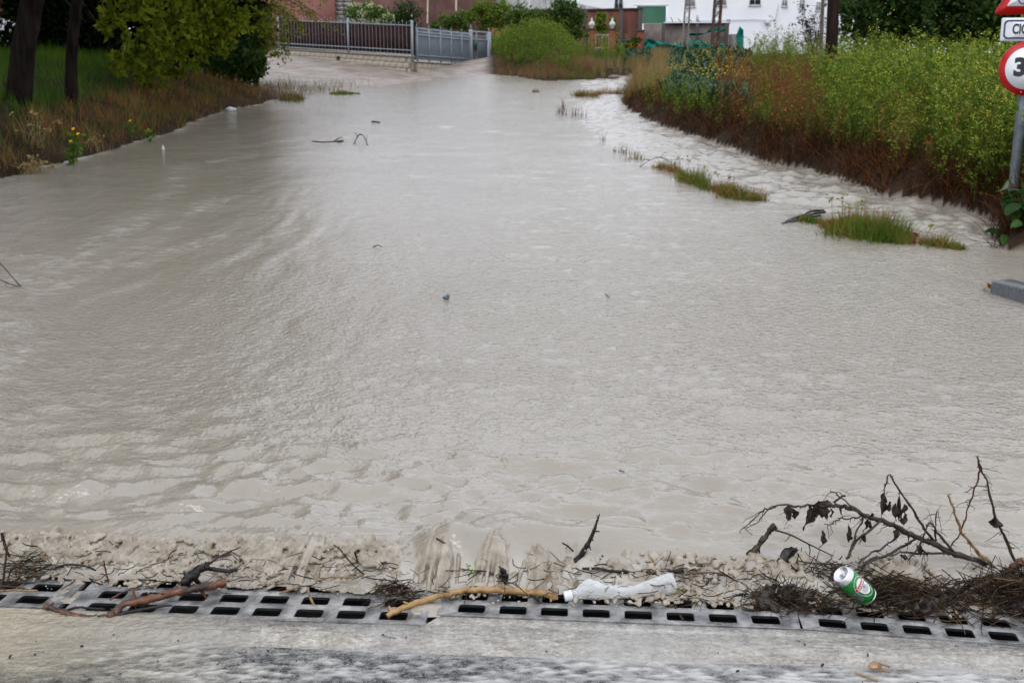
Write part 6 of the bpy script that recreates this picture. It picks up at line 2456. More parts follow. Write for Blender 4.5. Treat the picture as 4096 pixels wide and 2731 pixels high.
stick([(180, 2424, 2.745), (210, 2434, 2.735), (265, 2452, 2.715), (330, 2468, 2.70), (390, 2472, 2.70), (440, 2461, 2.70), (470, 2446, 2.71), (490, 2418, 2.73), (560, 2402, 2.745), (640, 2384, 2.765), (720, 2364, 2.79), (780, 2355, 2.80), (850, 2340, 2.82), (902, 2326, 2.84)], 2.72, 0.008, 0.0125, redbark, 'red brown knobbly stick bent across the left part of the drain', knob=0.22)
stick([(1548, 2462, 2.715), (1600, 2436, 2.735), (1680, 2405, 2.77), (1760, 2383, 2.795), (1830, 2365, 2.815), (1900, 2357, 2.82), (2000, 2358, 2.82), (2100, 2364, 2.815), (2180, 2374, 2.80), (2226, 2388, 2.785)], 2.8, 0.0085, 0.0105, peeled, 'long peeled yellow brown stick lying across two grates', knob=0.07)
stick([(2302, 2245), (2330, 2210), (2352, 2172), (2365, 2148), (2380, 2110), (2390, 2078), (2398, 2055)], 2.96, 0.0095, 0.002, wetblack, 'dark splintered stick standing upright out of the foam', knob=0.16)
stick([(800, 2268), (850, 2276), (900, 2282), (950, 2279)], 2.90, 0.007, 0.0055, wetblack, 'short black stub lying level on the foam at left')
stick([(742, 2330, 2.85), (775, 2300, 2.86), (800, 2275, 2.88), (830, 2265, 2.89)], 2.87, 0.016, 0.010, wetblack, 'fat black root lump in the foam beside the level stub', cat='root')
stick([(830, 2258), (868, 2232), (905, 2212), (962, 2187)], 2.93, 0.0032, 0.0018, wetbark, 'thin brown twig slanting up from the black root lump', forks=[([(905, 2212), (930, 2208), (948, 2212)], 0.0015)])
stick([(222, 2268), (262, 2258), (300, 2258), (345, 2264), (385, 2280)], 2.90, 0.0038, 0.0028, wetblack, 'arched dark twig over the foam at far left')
stick([(8, 2130), (16, 2165), (26, 2200), (38, 2227)], 2.95, 0.0050, 0.0035, wetbark, 'thick budded twig upright at the left edge')
stick([(28, 2185), (22, 2240), (14, 2310), (0, 2380), (-10, 2430)], 2.86, 0.0030, 0.0034, wetbark, 'slender twig crossing the budded twig at the left edge', forks=[([(45, 2270), (30, 2320), (6, 2360)], 0.003)])
stick([(162, 2204), (174, 2222), (205, 2252), (206, 2262)], 2.93, 0.0022, 0.0018, strawm, 'short pale brown twig sticking out of the left foam crest', forks=[([(174, 2222), (152, 2234), (132, 2246)], 0.002)])
stick([(160, 2276), (190, 2264), (206, 2256)], 2.89, 0.0045, 0.0035, wetblack, 'stubby black twig between the arched twig and the left edge')
stick([(0, 2362), (50, 2359), (100, 2361), (150, 2360)], 2.82, 0.0036, 0.003, strawm, 'flat pale straw lying along the grate at the left edge')
stick([(0, 2344), (60, 2346), (100, 2354), (135, 2362)], 2.83, 0.003, 0.0026, wetbark, 'dark thin twig just above the flat pale straw')
stick([(415, 2240), (420, 2270), (430, 2310), (438, 2330)], 2.91, 0.0022, 0.0026, redbark, 'thin reddish twig upright in the foam above the red brown stick')
stick([(243, 2355), (270, 2341), (296, 2327)], 2.84, 0.0022, 0.0022, redbark, 'small orange brown twig floating on the froth at left')
stick([(356, 2312), (380, 2328), (412, 2337)], 2.86, 0.003, 0.002, wetblack, 'small dark twig on the froth right of the orange brown one')
stick([(262, 2440, 2.725), (310, 2428, 2.74), (370, 2432, 2.735), (420, 2435, 2.73)], 2.73, 0.0036, 0.003, wetblack, 'dark curved twig lying inside the bend of the red brown stick')
stick([(255, 2474, 2.695), (330, 2478, 2.69), (410, 2490, 2.68), (480, 2498, 2.67)], 2.68, 0.004, 0.0025, wetbark, 'thin dark stick in the muddy water in front of the red brown stick')
stick([(430, 2470, 2.70), (520, 2446, 2.715), (600, 2430, 2.73), (688, 2418, 2.74)], 2.71, 0.0075, 0.003, wetblack, 'strip of black bark under the right half of the red brown stick')
stick([(440, 2398, 2.775), (480, 2374, 2.80), (520, 2358, 2.82), (562, 2355, 2.82)], 2.80, 0.0028, 0.0024, redbark, 'thin russet twig arching above the grate slots at left')
stick([(1334, 2178), (1357, 2194), (1390, 2235), (1430, 2275), (1456, 2296)], 2.94, 0.002, 0.0028, wetbark, 'long thin twig slanting down to the right into the middle foam', forks=[([(1357, 2196), (1356, 2180)], 0.0016)])
stick([(1420, 2207), (1426, 2228), (1432, 2247)], 2.94, 0.0032, 0.0028, wetblack, 'short dark peg right of the long slanting twig')
stick([(1262, 2322), (1320, 2308), (1380, 2308), (1455, 2302)], 2.89, 0.0028, 0.002, strawm, 'long flat twig with a pale end on the middle foam')
stick([(1117, 2370), (1160, 2358), (1205, 2342)], 2.83, 0.0035, 0.0025, strawm, 'pale yellow straw on the edge of the middle grate')
stick([(1230, 2352, 2.83), (1240, 2390, 2.80), (1258, 2420, 2.77)], 2.80, 0.003, 0.004, strawm, 'brown stem dipping into a slot of the middle grate')
stick([(1745, 2153), (1765, 2164), (1786, 2176)], 2.99, 0.0032, 0.0024, wetbark, 'small twig at the top of the breaking wave')
stick([(1838, 2272), (1880, 2280), (1940, 2284), (1985, 2300), (2014, 2318)], 2.90, 0.002, 0.0032, wetbark, 'curved twig with a green shoot in front of the breaking wave', forks=[([(1890, 2280), (1870, 2308), (1855, 2345)], 0.002), ([(1915, 2284), (1925, 2304), (1912, 2325)], 0.002)])
g = MB()
q = at(1880, 2268, 2.9)
leaves(g, q + pr.normal(0, 0.006, (9, 3)) * np.array([1, 1, 1.6]), 0.014, 0, pr.uniform(0.4, 1, 9))
o = g.build('green_shoot', leafmat('vivid_shoot', [(0.10, 0.25, 0.01), (0.18, 0.36, 0.02)], trans=0.3), origin=q)
tag(o, 'tiny vivid green leaf shoot on the curved twig', 'leaf')
stick([(2008, 2276), (2018, 2296), (2020, 2320), (2012, 2345), (2000, 2365)], 2.88, 0.009, 0.012, wetblack, 'thick black hooked stub right of the breaking wave', knob=0.08)
stick([(2250, 2170), (2275, 2186), (2303, 2214)], 2.99, 0.0022, 0.0028, wetblack, 'thin dark twig left of the upright splintered stick', forks=[([(2270, 2184), (2262, 2194)], 0.0015)])
stick([(2408, 2220), (2418, 2230), (2427, 2240)], 2.97, 0.0022, 0.002, wetblack, 'tiny dark twig right of the upright splintered stick')
stick([(2330, 2272), (2390, 2272), (2440, 2282), (2500, 2286), (2545, 2292), (2600, 2296), (2670, 2291), (2732, 2278)], 2.915, 0.0035, 0.0078, wetblack, 'straight black stick lying behind the plastic bottle', knob=0.12)
stick([(2603, 2229), (2617, 2250), (2634, 2274)], 2.95, 0.0032, 0.0026, peeled, 'small orange twig behind the black stick')
stick([(2740, 2294), (2800, 2290), (2865, 2290), (2915, 2304), (2948, 2330), (2970, 2358)], 2.88, 0.0024, 0.0034, redbark, 'arched brown stem between the bottle and the can')
stick([(2946, 2312), (2958, 2330), (2974, 2346)], 2.88, 0.006, 0.006, wetbark, 'short thick brown stub at the end of the arched stem')
stick([(2620, 2385, 2.80), (2665, 2408, 2.775), (2700, 2432, 2.75), (2733, 2478, 2.71)], 2.76, 0.0035, 0.0042, wetbark, 'brown twig running from under the bottle down over the slots')
stick([(2892, 2393, 2.795), (2940, 2382, 2.805), (2992, 2373, 2.81)], 2.80, 0.0026, 0.003, wetblack, 'thin black twig with a curl on the grate right of the bottle', forks=[([(2965, 2378), (2975, 2390), (2985, 2362), (2975, 2360)], 0.002)])
stick([(2690, 2364), (2740, 2372), (2800, 2376), (2880, 2380), (2950, 2374)], 2.83, 0.007, 0.0035, greenstem, 'yellow green plant stem lying right of the bottle', cat='stem')
stick([(2820, 2365), (2826, 2335), (2845, 2314)], 2.87, 0.0045, 0.002, wetbark, 'bent brown twig rising out of the foam right of the bottle')
stick([(2140, 2352), (2180, 2320), (2205, 2286)], 2.84, 0.0024, 0.0018, strawm, 'thin pale straw slanting above the peeled stick')
stick([(2130, 2360), (2190, 2366), (2240, 2376), (2270, 2388)], 2.83, 0.005, 0.003, wetblack, 'dark stem lying from the foam to the bottle cap')
stick([(2120, 2376), (2150, 2398), (2162, 2420), (2166, 2448)], 2.78, 0.003, 0.0016, wetblack, 'dark rootlet drooping over the grate under the peeled stick')
stick([(1526, 2540, 2.60), (1550, 2549, 2.59), (1582, 2556, 2.585)], 2.59, 0.005, 0.0045, wetblack, 'short black twig lying on the pale concrete strip')
stick([(496, 2612, 2.525), (488, 2628, 2.53), (478, 2642, 2.535), (486, 2650, 2.53), (484, 2670, 2.515), (478, 2690, 2.495), (490, 2702, 2.475), (528, 2696, 2.48)], 2.50, 0.0055, 0.0045, redbark, 'curled brown twig standing on the wet road at lower left', knob=0.2)
stick([(3378, 2398, 2.80), (3420, 2407, 2.785), (3465, 2420, 2.765), (3505, 2424, 2.76), (3512, 2418, 2.77)], 2.78, 0.0045, 0.006, wetbark, 'brown twig lying in front of the green can')
stick([(3680, 2420), (3730, 2398), (3768, 2363)], 2.80, 0.0048, 0.0042, wetbark, 'blunt brown stick near the muddy green ball')
stick([(3720, 2428, 2.75), (3800, 2380, 2.80), (3878, 2336, 2.85)], 2.8, 0.0048, 0.0028, wetbark, 'long brown stick slanting up right of the muddy green ball')
stick([(3770, 2412, 2.77), (3830, 2450, 2.73), (3900, 2490, 2.69), (3980, 2540, 2.64)], 2.7, 0.003, 0.002, wetbark, 'thin dark stem trailing across the right grate')
stick([(3515, 2276), (3540, 2273), (3568, 2262)], 2.92, 0.006, 0.005, greenstem, 'broken yellow green stem on the twig heap behind the can', cat='stem')
stick([(4096, 2244, 2.88), (4062, 2264, 2.885), (4018, 2298, 2.89), (3960, 2340, 2.89)], 2.88, 0.013, 0.010, redbark, 'thick dark red branch at the right edge over the twig heap', name='branch', cat='branch', group='branches washed up on the right')
stick([(3100, 2097), (3062, 2145), (3025, 2190), (3005, 2212), (2980, 2236)], 3.0, 0.0075, 0.0105, wetbark, 'short thick broken branch left of the big leafless branch', name='branch', cat='branch', group='branches washed up on the right', forks=[([(3100, 2118), (3162, 2138), (3225, 2170), (3300, 2207), (3368, 2238)], 0.0035), ([(3020, 2214), (3062, 2232), (3112, 2247), (3175, 2256)], 0.003), ([(3162, 2138), (3150, 2155), (3138, 2165)], 0.0018), ([(3236, 2178), (3240, 2205), (3228, 2250)], 0.0022)], knob=0.16)

# ---- the big leafless branch
bbr = thing('big_branch', 'big leafless branch with drooping dead leaves washed up above the can', 'branch', at(4070, 2290, 2.93), 'branches washed up on the right')
org = np.array(bbr.location)
c4 = lambda L_: [(2900 + a / 1.5987, 1750 + b_ / 1.5987) + tuple(r_) for a, b_, *r_ in L_]


def branch(L_, r0, r1, name, m_=wetbark, Ya=None, twigs=0, n_=5):
    P = smoothpath(pts_px(c4(L_), Ya), n_)
    k = len(P)
    P = P + np.stack([vn(np.arange(k) * .6, np.full(k, L_[0][0] * .1), 3), vn(np.arange(k) * .6, np.full(k, L_[0][1] * .1), 4), vn(np.arange(k) * .7, np.full(k, L_[0][0] * .1), 5)], -1) * 0.004
    rr = np.linspace(r0, r1, k) * (1 + 0.22 * vn(np.arange(k) * .9, np.full(k, L_[0][1] * .3), 9))
    g = MB()
    g.tube(P, rr, 8, jit=0.05)
    for j in range(1, k, 2):
        if pr.uniform() < 0.8:
            l_ = pr.uniform(0.004, 0.016)
            d_ = pr.normal(0, 1, 3); d_ /= np.linalg.norm(d_)
            e = P[j] + d_ * (rr[j] + l_)
            g.tube(np.array([P[j], (P[j] + e) / 2, e]), [rr[j] * .4 + .0004, rr[j] * .3 + .0004, 0.0006], 4)
    for j in range(twigs):
        i = int(pr.integers(1, k - 1))
        d_ = np.array([pr.normal(0, .6), pr.normal(0, .4), pr.normal(-0.3, .5)]); d_ /= np.linalg.norm(d_)
        l_ = pr.uniform(0.02, 0.07)
        q = np.linspace(0, 1, 5)
        Pt = P[i] + d_ * l_ * q[:, None] + np.stack([0.006 * vn(q * 4, q * 0 + j, 21), 0 * q, -0.02 * q ** 2], -1)
        g.tube(Pt, 0.0013 * (1 - .5 * q), 4)
    g.build(name, m_, bbr, origin=org, smooth=True)
    return P


Yb0 = 2.93
branch([(1900, 852, 2.92), (1720, 830, 2.93), (1580, 770, 2.93), (1450, 735, 2.94), (1340, 672, 2.95), (1230, 640, 2.96), (1130, 590, 2.97), (1040, 540, 2.98), (960, 515, 2.99), (890, 490, 3.0), (820, 455, 3.01), (720, 437, 3.03), (640, 425, 3.04)], 0.0100, 0.0058, 'main_stem', twigs=8)
branch([(640, 425, 3.04), (560, 430, 3.06), (470, 440, 3.08), (380, 432, 3.10), (290, 450, 3.12), (230, 470, 3.13), (180, 530, 3.14), (90, 597, 3.15)], 0.0042, 0.0014, 'side_branch', twigs=5)
branch([(385, 436, 3.1), (300, 440, 3.1), (240, 500, 3.12), (190, 548, 3.13), (140, 575, 3.14)], 0.0022, 0.001, 'side_branch')
branch([(1345, 672, 2.95), (1260, 560, 2.94), (1180, 430, 2.93), (1100, 310, 2.93), (1050, 243, 2.93), (1032, 268, 2.93), (1022, 330, 2.93), (1010, 420, 2.93), (1005, 490, 2.93)], 0.0040, 0.0014, 'side_branch', twigs=5)
branch([(1475, 742, 2.94), (1390, 640, 2.92), (1310, 550, 2.91), (1290, 600, 2.90), (1240, 690, 2.90), (1170, 782, 2.91)], 0.0040, 0.0022, 'side_branch', twigs=4)
branch([(1865, 805, 2.93), (1790, 640, 2.92), (1740, 540, 2.92), (1700, 390, 2.92), (1670, 270, 2.92), (1635, 190, 2.92), (1616, 122, 2.92)], 0.0048, 0.0022, 'side_branch', twigs=5)
branch([(1616, 124, 2.92), (1625, 180, 2.93), (1618, 260, 2.94), (1580, 370, 2.95), (1548, 470, 2.96), (1510, 600, 2.98), (1440, 700, 3.0), (1350, 770, 3.02)], 0.0030, 0.0018, 'side_branch', redbark, twigs=5)
branch([(1760, 862, 2.92), (1650, 765, 2.91), (1570, 672, 2.91), (1510, 590, 2.91), (1470, 480, 2.91), (1430, 368, 2.91)], 0.0058, 0.0030, 'side_branch', strawm, twigs=3)
branch([(1232, 650, 2.96), (1150, 690, 2.95), (1040, 740, 2.94), (930, 790, 2.93), (860, 835, 2.92)], 0.0040, 0.0032, 'side_branch', twigs=4)
branch([(1440, 740, 2.94), (1250, 740, 2.92), (1120, 738, 2.91), (1000, 762, 2.90), (900, 812, 2.90)], 0.0034, 0.0024, 'side_branch', twigs=3)
branch([(1120, 620, 2.97), (1030, 690, 2.95), (920, 750, 2.93), (850, 802, 2.92)], 0.0034, 0.0022, 'side_branch', twigs=3)
branch([(1000, 530, 2.98), (900, 612, 2.97), (810, 700, 2.96), (785, 770, 2.94)], 0.0032, 0.0042, 'side_branch', twigs=3)
branch([(890, 505, 3.0), (842, 610, 2.98), (802, 710, 2.95)], 0.0028, 0.0036, 'side_branch', twigs=2)
branch([(842, 470, 3.0), (780, 420, 3.0), (710, 358, 3.0), (668, 345, 3.0)], 0.0030, 0.0014, 'side_branch', twigs=2)
branch([(870, 500, 3.0), (800, 516, 2.99), (720, 520, 2.98), (672, 552, 2.98), (635, 555, 2.98)], 0.0026, 0.0013, 'side_branch', twigs=3)
branch([(690, 408, 3.03), (770, 368, 3.03)], 0.004, 0.003, 'side_branch', wetblack, n_=4)
branch([(1352, 660, 2.95), (1346, 560, 2.95), (1352, 455, 2.95)], 0.003, 0.0014, 'side_branch', twigs=2)
branch([(1685, 312, 2.92), (1600, 318, 2.92), (1525, 350, 2.92)], 0.0018, 0.001, 'side_branch')


def dead_leaf(x, y, Y_, ln, wd, seed):
    """a wet leaf hanging from its tip, folded and ragged"""
    p = at(2900 + x / 1.5987, 1750 + y / 1.5987, Y_)
    n_ = 7
    u_ = np.linspace(0, 1, n_)
    w_ = wd * np.sin(np.pi * np.clip(u_, 0.04, 0.98)) * (1 + 0.5 * vn(u_ * 6, u_ * 0 + seed, 41))
    sw = 0.25 * ln * vn(u_ * 2, u_ * 0 + seed, 42)
    V = np.concatenate([np.stack([sw - w_, 0.012 * np.sin(u_ * 5 + seed), -u_ * ln], -1), np.stack([sw, 0 * u_ - 0.4 * w_, -u_ * ln], -1), np.stack([sw + w_, 0.010 * np.cos(u_ * 6 + seed), -u_ * ln], -1)]) + p
    g = MB()
    g.add(V, [[r * n_ + c, (r + 1) * n_ + c, (r + 1) * n_ + c + 1, r * n_ + c + 1] for r in range(2) for c in range(n_ - 1)])
    o = g.build('dead_leaf', deadleaf, bbr, origin=org, smooth=True)
    return o


seeds = 0
for x, y, Y_, ln, wd in ((535, 455, 3.05, .06, .014), (560, 435, 3.05, .055, .016), (585, 430, 3.05, .04, .016), (620, 425, 3.05, .045, .014), (640, 430, 3.04, .05, .012), (520, 450, 3.06, .075, .008), (600, 400, 3.05, .03, .02), (660, 395, 3.04, .03, .02),
                         (425, 430, 3.09, .045, .014), (440, 450, 3.09, .035, .014), (405, 450, 3.09, .04, .010), (1030, 350, 2.93, .04, .007), (1015, 400, 2.93, .055, .010), (1040, 405, 2.92, .03, .012), (1100, 330, 2.93, .10, .004), (1092, 420, 2.93, .055, .008),
                         (1158, 430, 2.93, .045, .008), (1143, 470, 2.93, .04, .010), (795, 545, 2.99, .05, .003), (790, 610, 2.99, .032, .010), (895, 560, 2.98, .04, .003), (893, 605, 2.98, .03, .011), (630, 590, 2.98, .025, .003), (622, 620, 2.98, .05, .009),
                         (930, 480, 2.98, .045, .010), (925, 520, 2.98, .03, .010), (1105, 585, 2.96, .035, .008), (1180, 600, 2.95, .06, .003), (1280, 640, 2.92, .055, .007), (1150, 740, 2.91, .02, .008), (745, 430, 3.02, .04, .003), (690, 450, 3.03, .03, .007), (1720, 500, 2.92, .035, .016), (1735, 520, 2.92, .03, .014), (1240, 690, 2.91, .035, .009)):
    dead_leaf(x, y, Y_, ln, wd, seeds)
    seeds += 1.7

# black wet leaf on the heap
q = at(3150, 2230, 2.95)
g = MB()
u_, v_ = np.meshgrid(np.linspace(0, 1, 9), np.linspace(-1, 1, 7))
wl = 0.024 * (np.sin(np.pi * np.clip(u_ * 0.9 + 0.08, 0, 1)) ** 0.6) * (1 + 0.25 * vn(u_ * 7, v_ * 3, 5))
V = np.stack([v_ * wl + 0.02 * (0.5 - u_) + 0.004 * vn(u_ * 9, v_ * 4, 8), 0.010 * np.abs(v_) + 0.006 * np.sin(u_ * 6), 0.075 * (0.45 - u_) + 0.006 * vn(u_ * 5, v_ * 5, 6)], -1).reshape(-1, 3)
g.add(V @ np.array(Matrix.Rotation(R(28), 3, 'Y')).T + q, gridfaces(7, 9))
o = g.build('black_leaf', wetblack, origin=q, smooth=True)
so = o.modifiers.new('s', 'SOLIDIFY'); so.thickness = 0.0015
tag(o, 'crumpled black wet leaf standing left of the green can', 'leaf')

# muddy green ball in the heap
q = at(3645, 2312, 2.90)
g = MB()
th, ph = np.meshgrid(np.linspace(0, np.pi, 13), np.linspace(0, 2 * np.pi, 22))
rr = 0.027 * (1 + 0.05 * vn(th * 2, ph * 2, 3) + 0.02 * vn(th * 6, ph * 6, 4))
V = np.stack([rr * np.sin(th) * np.cos(ph), rr * np.sin(th) * np.sin(ph), rr * np.cos(th) * 0.92], -1).reshape(-1, 3) + q
g.add(V, gridfaces(22, 13))
o = g.build('green_ball', mat('muddy_green_felt', (0.10, 0.085, 0.05), (0.085, 0.125, 0.030), scale=28, rough=0.6, bump=0.002, bscale=200, contrast=(0.42, 0.56)), origin=q, smooth=True)
tag(o, 'muddy olive green ball half buried in the twig heap', 'ball')

# ---- matted straw and twigs
dbr = np.random.default_rng(12)
g = MB()


def straws(k, s0, s1, t0, t1, height, l0, l1, r_, hump=None):
    s_ = dbr.uniform(s0, s1, k); t_ = dbr.uniform(t0, t1, k)
    hh_ = height * (hump(s_, t_) if hump else 1.0)
    kp_ = dbr.uniform(0, 1, k) < np.clip((hump(s_, t_) if hump else np.ones(k)) * 1.4, 0.03, 1)
    for a, b_, h_ in zip(s_[kp_], t_[kp_], np.broadcast_to(hh_, (k,))[kp_]):
        l_ = dbr.uniform(l0, l1)
        az = dbr.uniform(0, 2 * np.pi) if dbr.uniform() < 0.5 else dbr.normal(0.2, 0.5)
        el = dbr.normal(0, 0.32)
        d_ = np.array([math.cos(az) * math.cos(el), math.sin(az) * math.cos(el), math.sin(el)])
        p = np.array([a, float(Yd(a)) + b_, 0.004 + h_ * dbr.uniform(0.05, 1.0)])
        q = np.linspace(-0.5, 0.5, 4)
        bend = dbr.normal(0, 0.12, 3) * l_
        P = p + d_ * l_ * q[:, None] + bend * (q ** 2)[:, None] * 3
        P[:, 2] = np.maximum(P[:, 2], 0.003)
        g.tube(P, r_ * dbr.uniform(0.5, 1.5), 3, 0, float(np.clip(dbr.normal(0.30, 0.24), 0, 1)))


heapA = lambda s_, t_: np.exp(-((s_ - 0.80) / 0.10) ** 2 - ((t_ - 0.19) / 0.06) ** 2)
heapB = lambda s_, t_: np.exp(-((s_ - 1.10) / 0.13) ** 2 - ((t_ - 0.25) / 0.10) ** 2)
heapC = lambda s_, t_: np.exp(-((s_ - 1.52) / 0.24) ** 2 - ((t_ - 0.25) / 0.10) ** 2)
heapD = lambda s_, t_: np.exp(-((s_ - 0.92) / 0.16) ** 2 - ((t_ - 0.34) / 0.05) ** 2)
straws(900, 0.66, 0.96, 0.08, 0.30, 0.035, 0.03, 0.10, 0.0012, heapA)
straws(1500, 0.85, 1.35, 0.10, 0.42, 0.060, 0.04, 0.16, 0.0014, heapB)
straws(2300, 1.18, 1.9, 0.06, 0.42, 0.085, 0.04, 0.18, 0.0015, heapC)
straws(700, 0.68, 1.18, 0.26, 0.42, 0.060, 0.04, 0.13, 0.0013, heapD)
heapE = lambda s_, t_: np.exp(-((s_ + 0.345) / 0.05) ** 2 - ((t_ - 0.14) / 0.05) ** 2)
straws(420, -0.46, -0.22, 0.05, 0.26, 0.045, 0.03, 0.10, 0.0012, heapE)
heapF = lambda s_, t_: np.exp(-((s_ + 1.47) / 0.06) ** 2 - ((t_ - 0.22) / 0.06) ** 2)
straws(380, -1.62, -1.34, 0.12, 0.32, 0.05, 0.03, 0.12, 0.0012, heapF)
straws(420, -1.6, 0.8, 0.10, 0.34, 0.055, 0.015, 0.07, 0.0013)
straws(160, 0.05, 0.8, 0.22, 0.34, 0.05, 0.02, 0.08, 0.0013)
# black rotten mat underneath
o = g.build('matted_straw', leafmat('matted_plant_litter', [(0.008, 0.005, 0.004), (0.034, 0.020, 0.011), (0.10, 0.062, 0.028), (0.24, 0.165, 0.08)], trans=0.0, rough=0.45))
tag(o, 'matted straw and twig litter heaped along the drain', 'plant litter', kind='stuff')
g = MB()
for f_, n_, c_, s_ in ((heapB, 120, (1.10, 0.25), (0.11, 0.07)), (heapC, 200, (1.52, 0.25), (0.2, 0.075)), (heapD, 70, (0.92, 0.34), (0.13, 0.03)), (heapA, 50, (0.80, 0.19), (0.07, 0.04))):
    a = dbr.normal(c_[0], s_[0], n_); b_ = dbr.normal(c_[1], s_[1], n_)
    r_ = dbr.uniform(0.008, 0.02, n_)
    hh_ = f_(a, b_)
    kq = (hh_ > 0.25) & (b_ > 0.10)
    a, b_, r_, hh_ = a[kq], b_[kq], r_[kq], hh_[kq]
    n_ = len(a)
    Tr = np.stack([a, Yd(a) + b_, 0.002 + 0.050 * hh_ * dbr.uniform(0, 1, n_)], -1)
    g.many(ICO_V, ICO_F, rotrand(n_, g=dbr) * np.stack([r_ * 1.4, r_, r_ * 0.6], -1)[:, None, :], Tr * np.array([1, 1, 0.55]))
o = remeshed(g, 'rotten_leaf_mat', 0.005, mat('black_leaf_mould', (0.008, 0.006, 0.004), (0.028, 0.019, 0.012), scale=45, rough=0.4, bump=0.006, bscale=90), 0)
tag(o, 'black rotten leaf mat inside the twig heaps', 'leaf litter', kind='stuff')

# ---- green beer can
canm = mat('green_can_paint', (0.006, 0.17, 0.022), (0.008, 0.20, 0.028), scale=3, rough=0.22, metal=0.35, coat=0.6)
alum = mat('brushed_aluminium', (0.62, 0.62, 0.63), (0.72, 0.72, 0.73), scale=30, rough=0.28, metal=0.9)
cwhite = mat('can_print_white', (0.68, 0.70, 0.68), rough=0.35)
cred = mat('can_print_red', (0.42, 0.03, 0.02), rough=0.35)
cgrey = mat('can_print_grey', (0.10, 0.10, 0.12), (0.45, 0.45, 0.46), scale=90, rough=0.4, contrast=(0.42, 0.55))
clight = mat('can_print_pale_green', (0.30, 0.50, 0.34), rough=0.35)
CANE = at(3362, 2294, 2.732)     # silver end (can bottom) centre
CANF = at(3487, 2396, 2.755)     # far end (lid) centre
ax = CANF - CANE
Lc = np.linalg.norm(ax)
ax /= Lc
Rc = 0.0315
Lc = 0.120
cb = thing('beer_can', 'green beer can with a silver end wedged in the twig heap', 'can', (CANE + CANF) / 2)
org = np.array(cb.location)
toc = np.array([0, 0, CAMH]) - org
toc /= np.linalg.norm(toc)
e2 = np.cross(ax, toc); e2 /= np.linalg.norm(e2)
e1 = np.cross(e2, ax)                          # points to the viewer
CM = np.stack([e1, e2, ax], -1)
g = MB()
g.lathe([(Rc * 0.90, 0.013), (Rc, 0.017), (Rc, Lc * 0.5), (Rc, Lc - 0.016), (Rc * 0.97, Lc - 0.012), (Rc * 0.86, Lc - 0.003)], CANE, CM, 48)
g.build('body', canm, cb, origin=org, smooth=True)
g = MB()
g.lathe([(0.0005, 0.012), (Rc * 0.35, 0.0105), (Rc * 0.62, 0.006), (Rc * 0.70, 0.001), (Rc * 0.76, 0.0), (Rc * 0.82, 0.002), (Rc * 0.97, 0.012), (Rc * 1.001, 0.0172)], CANE, CM, 48)
g.build('silver_base', alum, cb, origin=org, smooth=True)
g = MB()
g.lathe([(Rc * 0.86, Lc - 0.0035), (Rc * 0.90, Lc - 0.001), (Rc * 0.88, Lc + 0.001), (Rc * 0.82, Lc), (Rc * 0.78, Lc - 0.005), (0.0005, Lc - 0.005)], CANE, CM, 48)
g.build('lid', alum, cb, origin=org, smooth=True)


def oncan(u, v, lift):
    """u: angle round the can in radians (0 faces the viewer), v: metres from the silver end"""
    return CANE + ax * v + (e1 * np.cos(u) + e2 * np.sin(u)) * (Rc + lift)


def canpatch(ufun, n_, m_, lift, ma, nm, par=None):
    """ellipse or box print: ufun(s, t) -> (u, v), s round, t radial 0..1"""
    V = []
    for i in range(n_):
        for j in range(m_):
            u, v = ufun(i / n_, j / (m_ - 1))
            V.append(oncan(u, v, lift))
    Fc = [[i * m_ + j, ((i + 1) % n_) * m_ + j, ((i + 1) % n_) * m_ + j + 1, i * m_ + j + 1] for i in range(n_) for j in range(m_ - 1)]
    g = MB(); g.add(np.array(V), Fc)
    return g.build(nm, ma, par or cb, origin=org, smooth=True)


# which side of the view axis is up in the picture
usgn = 1.0 if (at(0, 0, 3) is not None and e2[2] > 0) else -1.0
U0 = usgn * 0.45
V0 = Lc * 0.52
ell = lambda r0, r1, ru, rv: (lambda s_, t_: (U0 + (r0 + (r1 - r0) * t_) * ru * math.cos(2 * np.pi * s_), V0 + (r0 + (r1 - r0) * t_) * rv * math.sin(2 * np.pi * s_)))
canpatch(ell(0.965, 1.0, 0.80, 0.0375), 44, 2, 0.0002, cwhite, 'oval_line')
canpatch(ell(0.0, 0.74, 0.80, 0.0375), 40, 6, 0.0002, cwhite, 'oval_label')
canpatch(lambda s_, t_: (U0 + t_ * 0.40 * math.cos(2 * np.pi * s_), V0 + 0.010 + t_ * 0.011 * math.sin(2 * np.pi * s_)), 24, 5, 0.0004, cgrey, 'label_picture')


def banner(w_, h_, lift, ma, nm):
    V = []
    n_ = 22
    for j in (-1, 1):
        for i in range(n_):
            f_ = i / (n_ - 1) * 2 - 1
            taper = math.sqrt(max(0.0, 1 - abs(f_) ** 8))
            V.append(oncan(U0 + f_ * w_, V0 - 0.009 + j * h_ * taper, lift))
    g = MB(); g.add(np.array(V), [[i, i + 1, n_ + i + 1, n_ + i] for i in range(n_ - 1)])
    return g.build(nm, ma, cb, origin=org, smooth=True)


banner(0.86, 0.0078, 0.0005, cwhite, 'banner_edge')
banner(0.83, 0.0068, 0.0007, cred, 'banner')


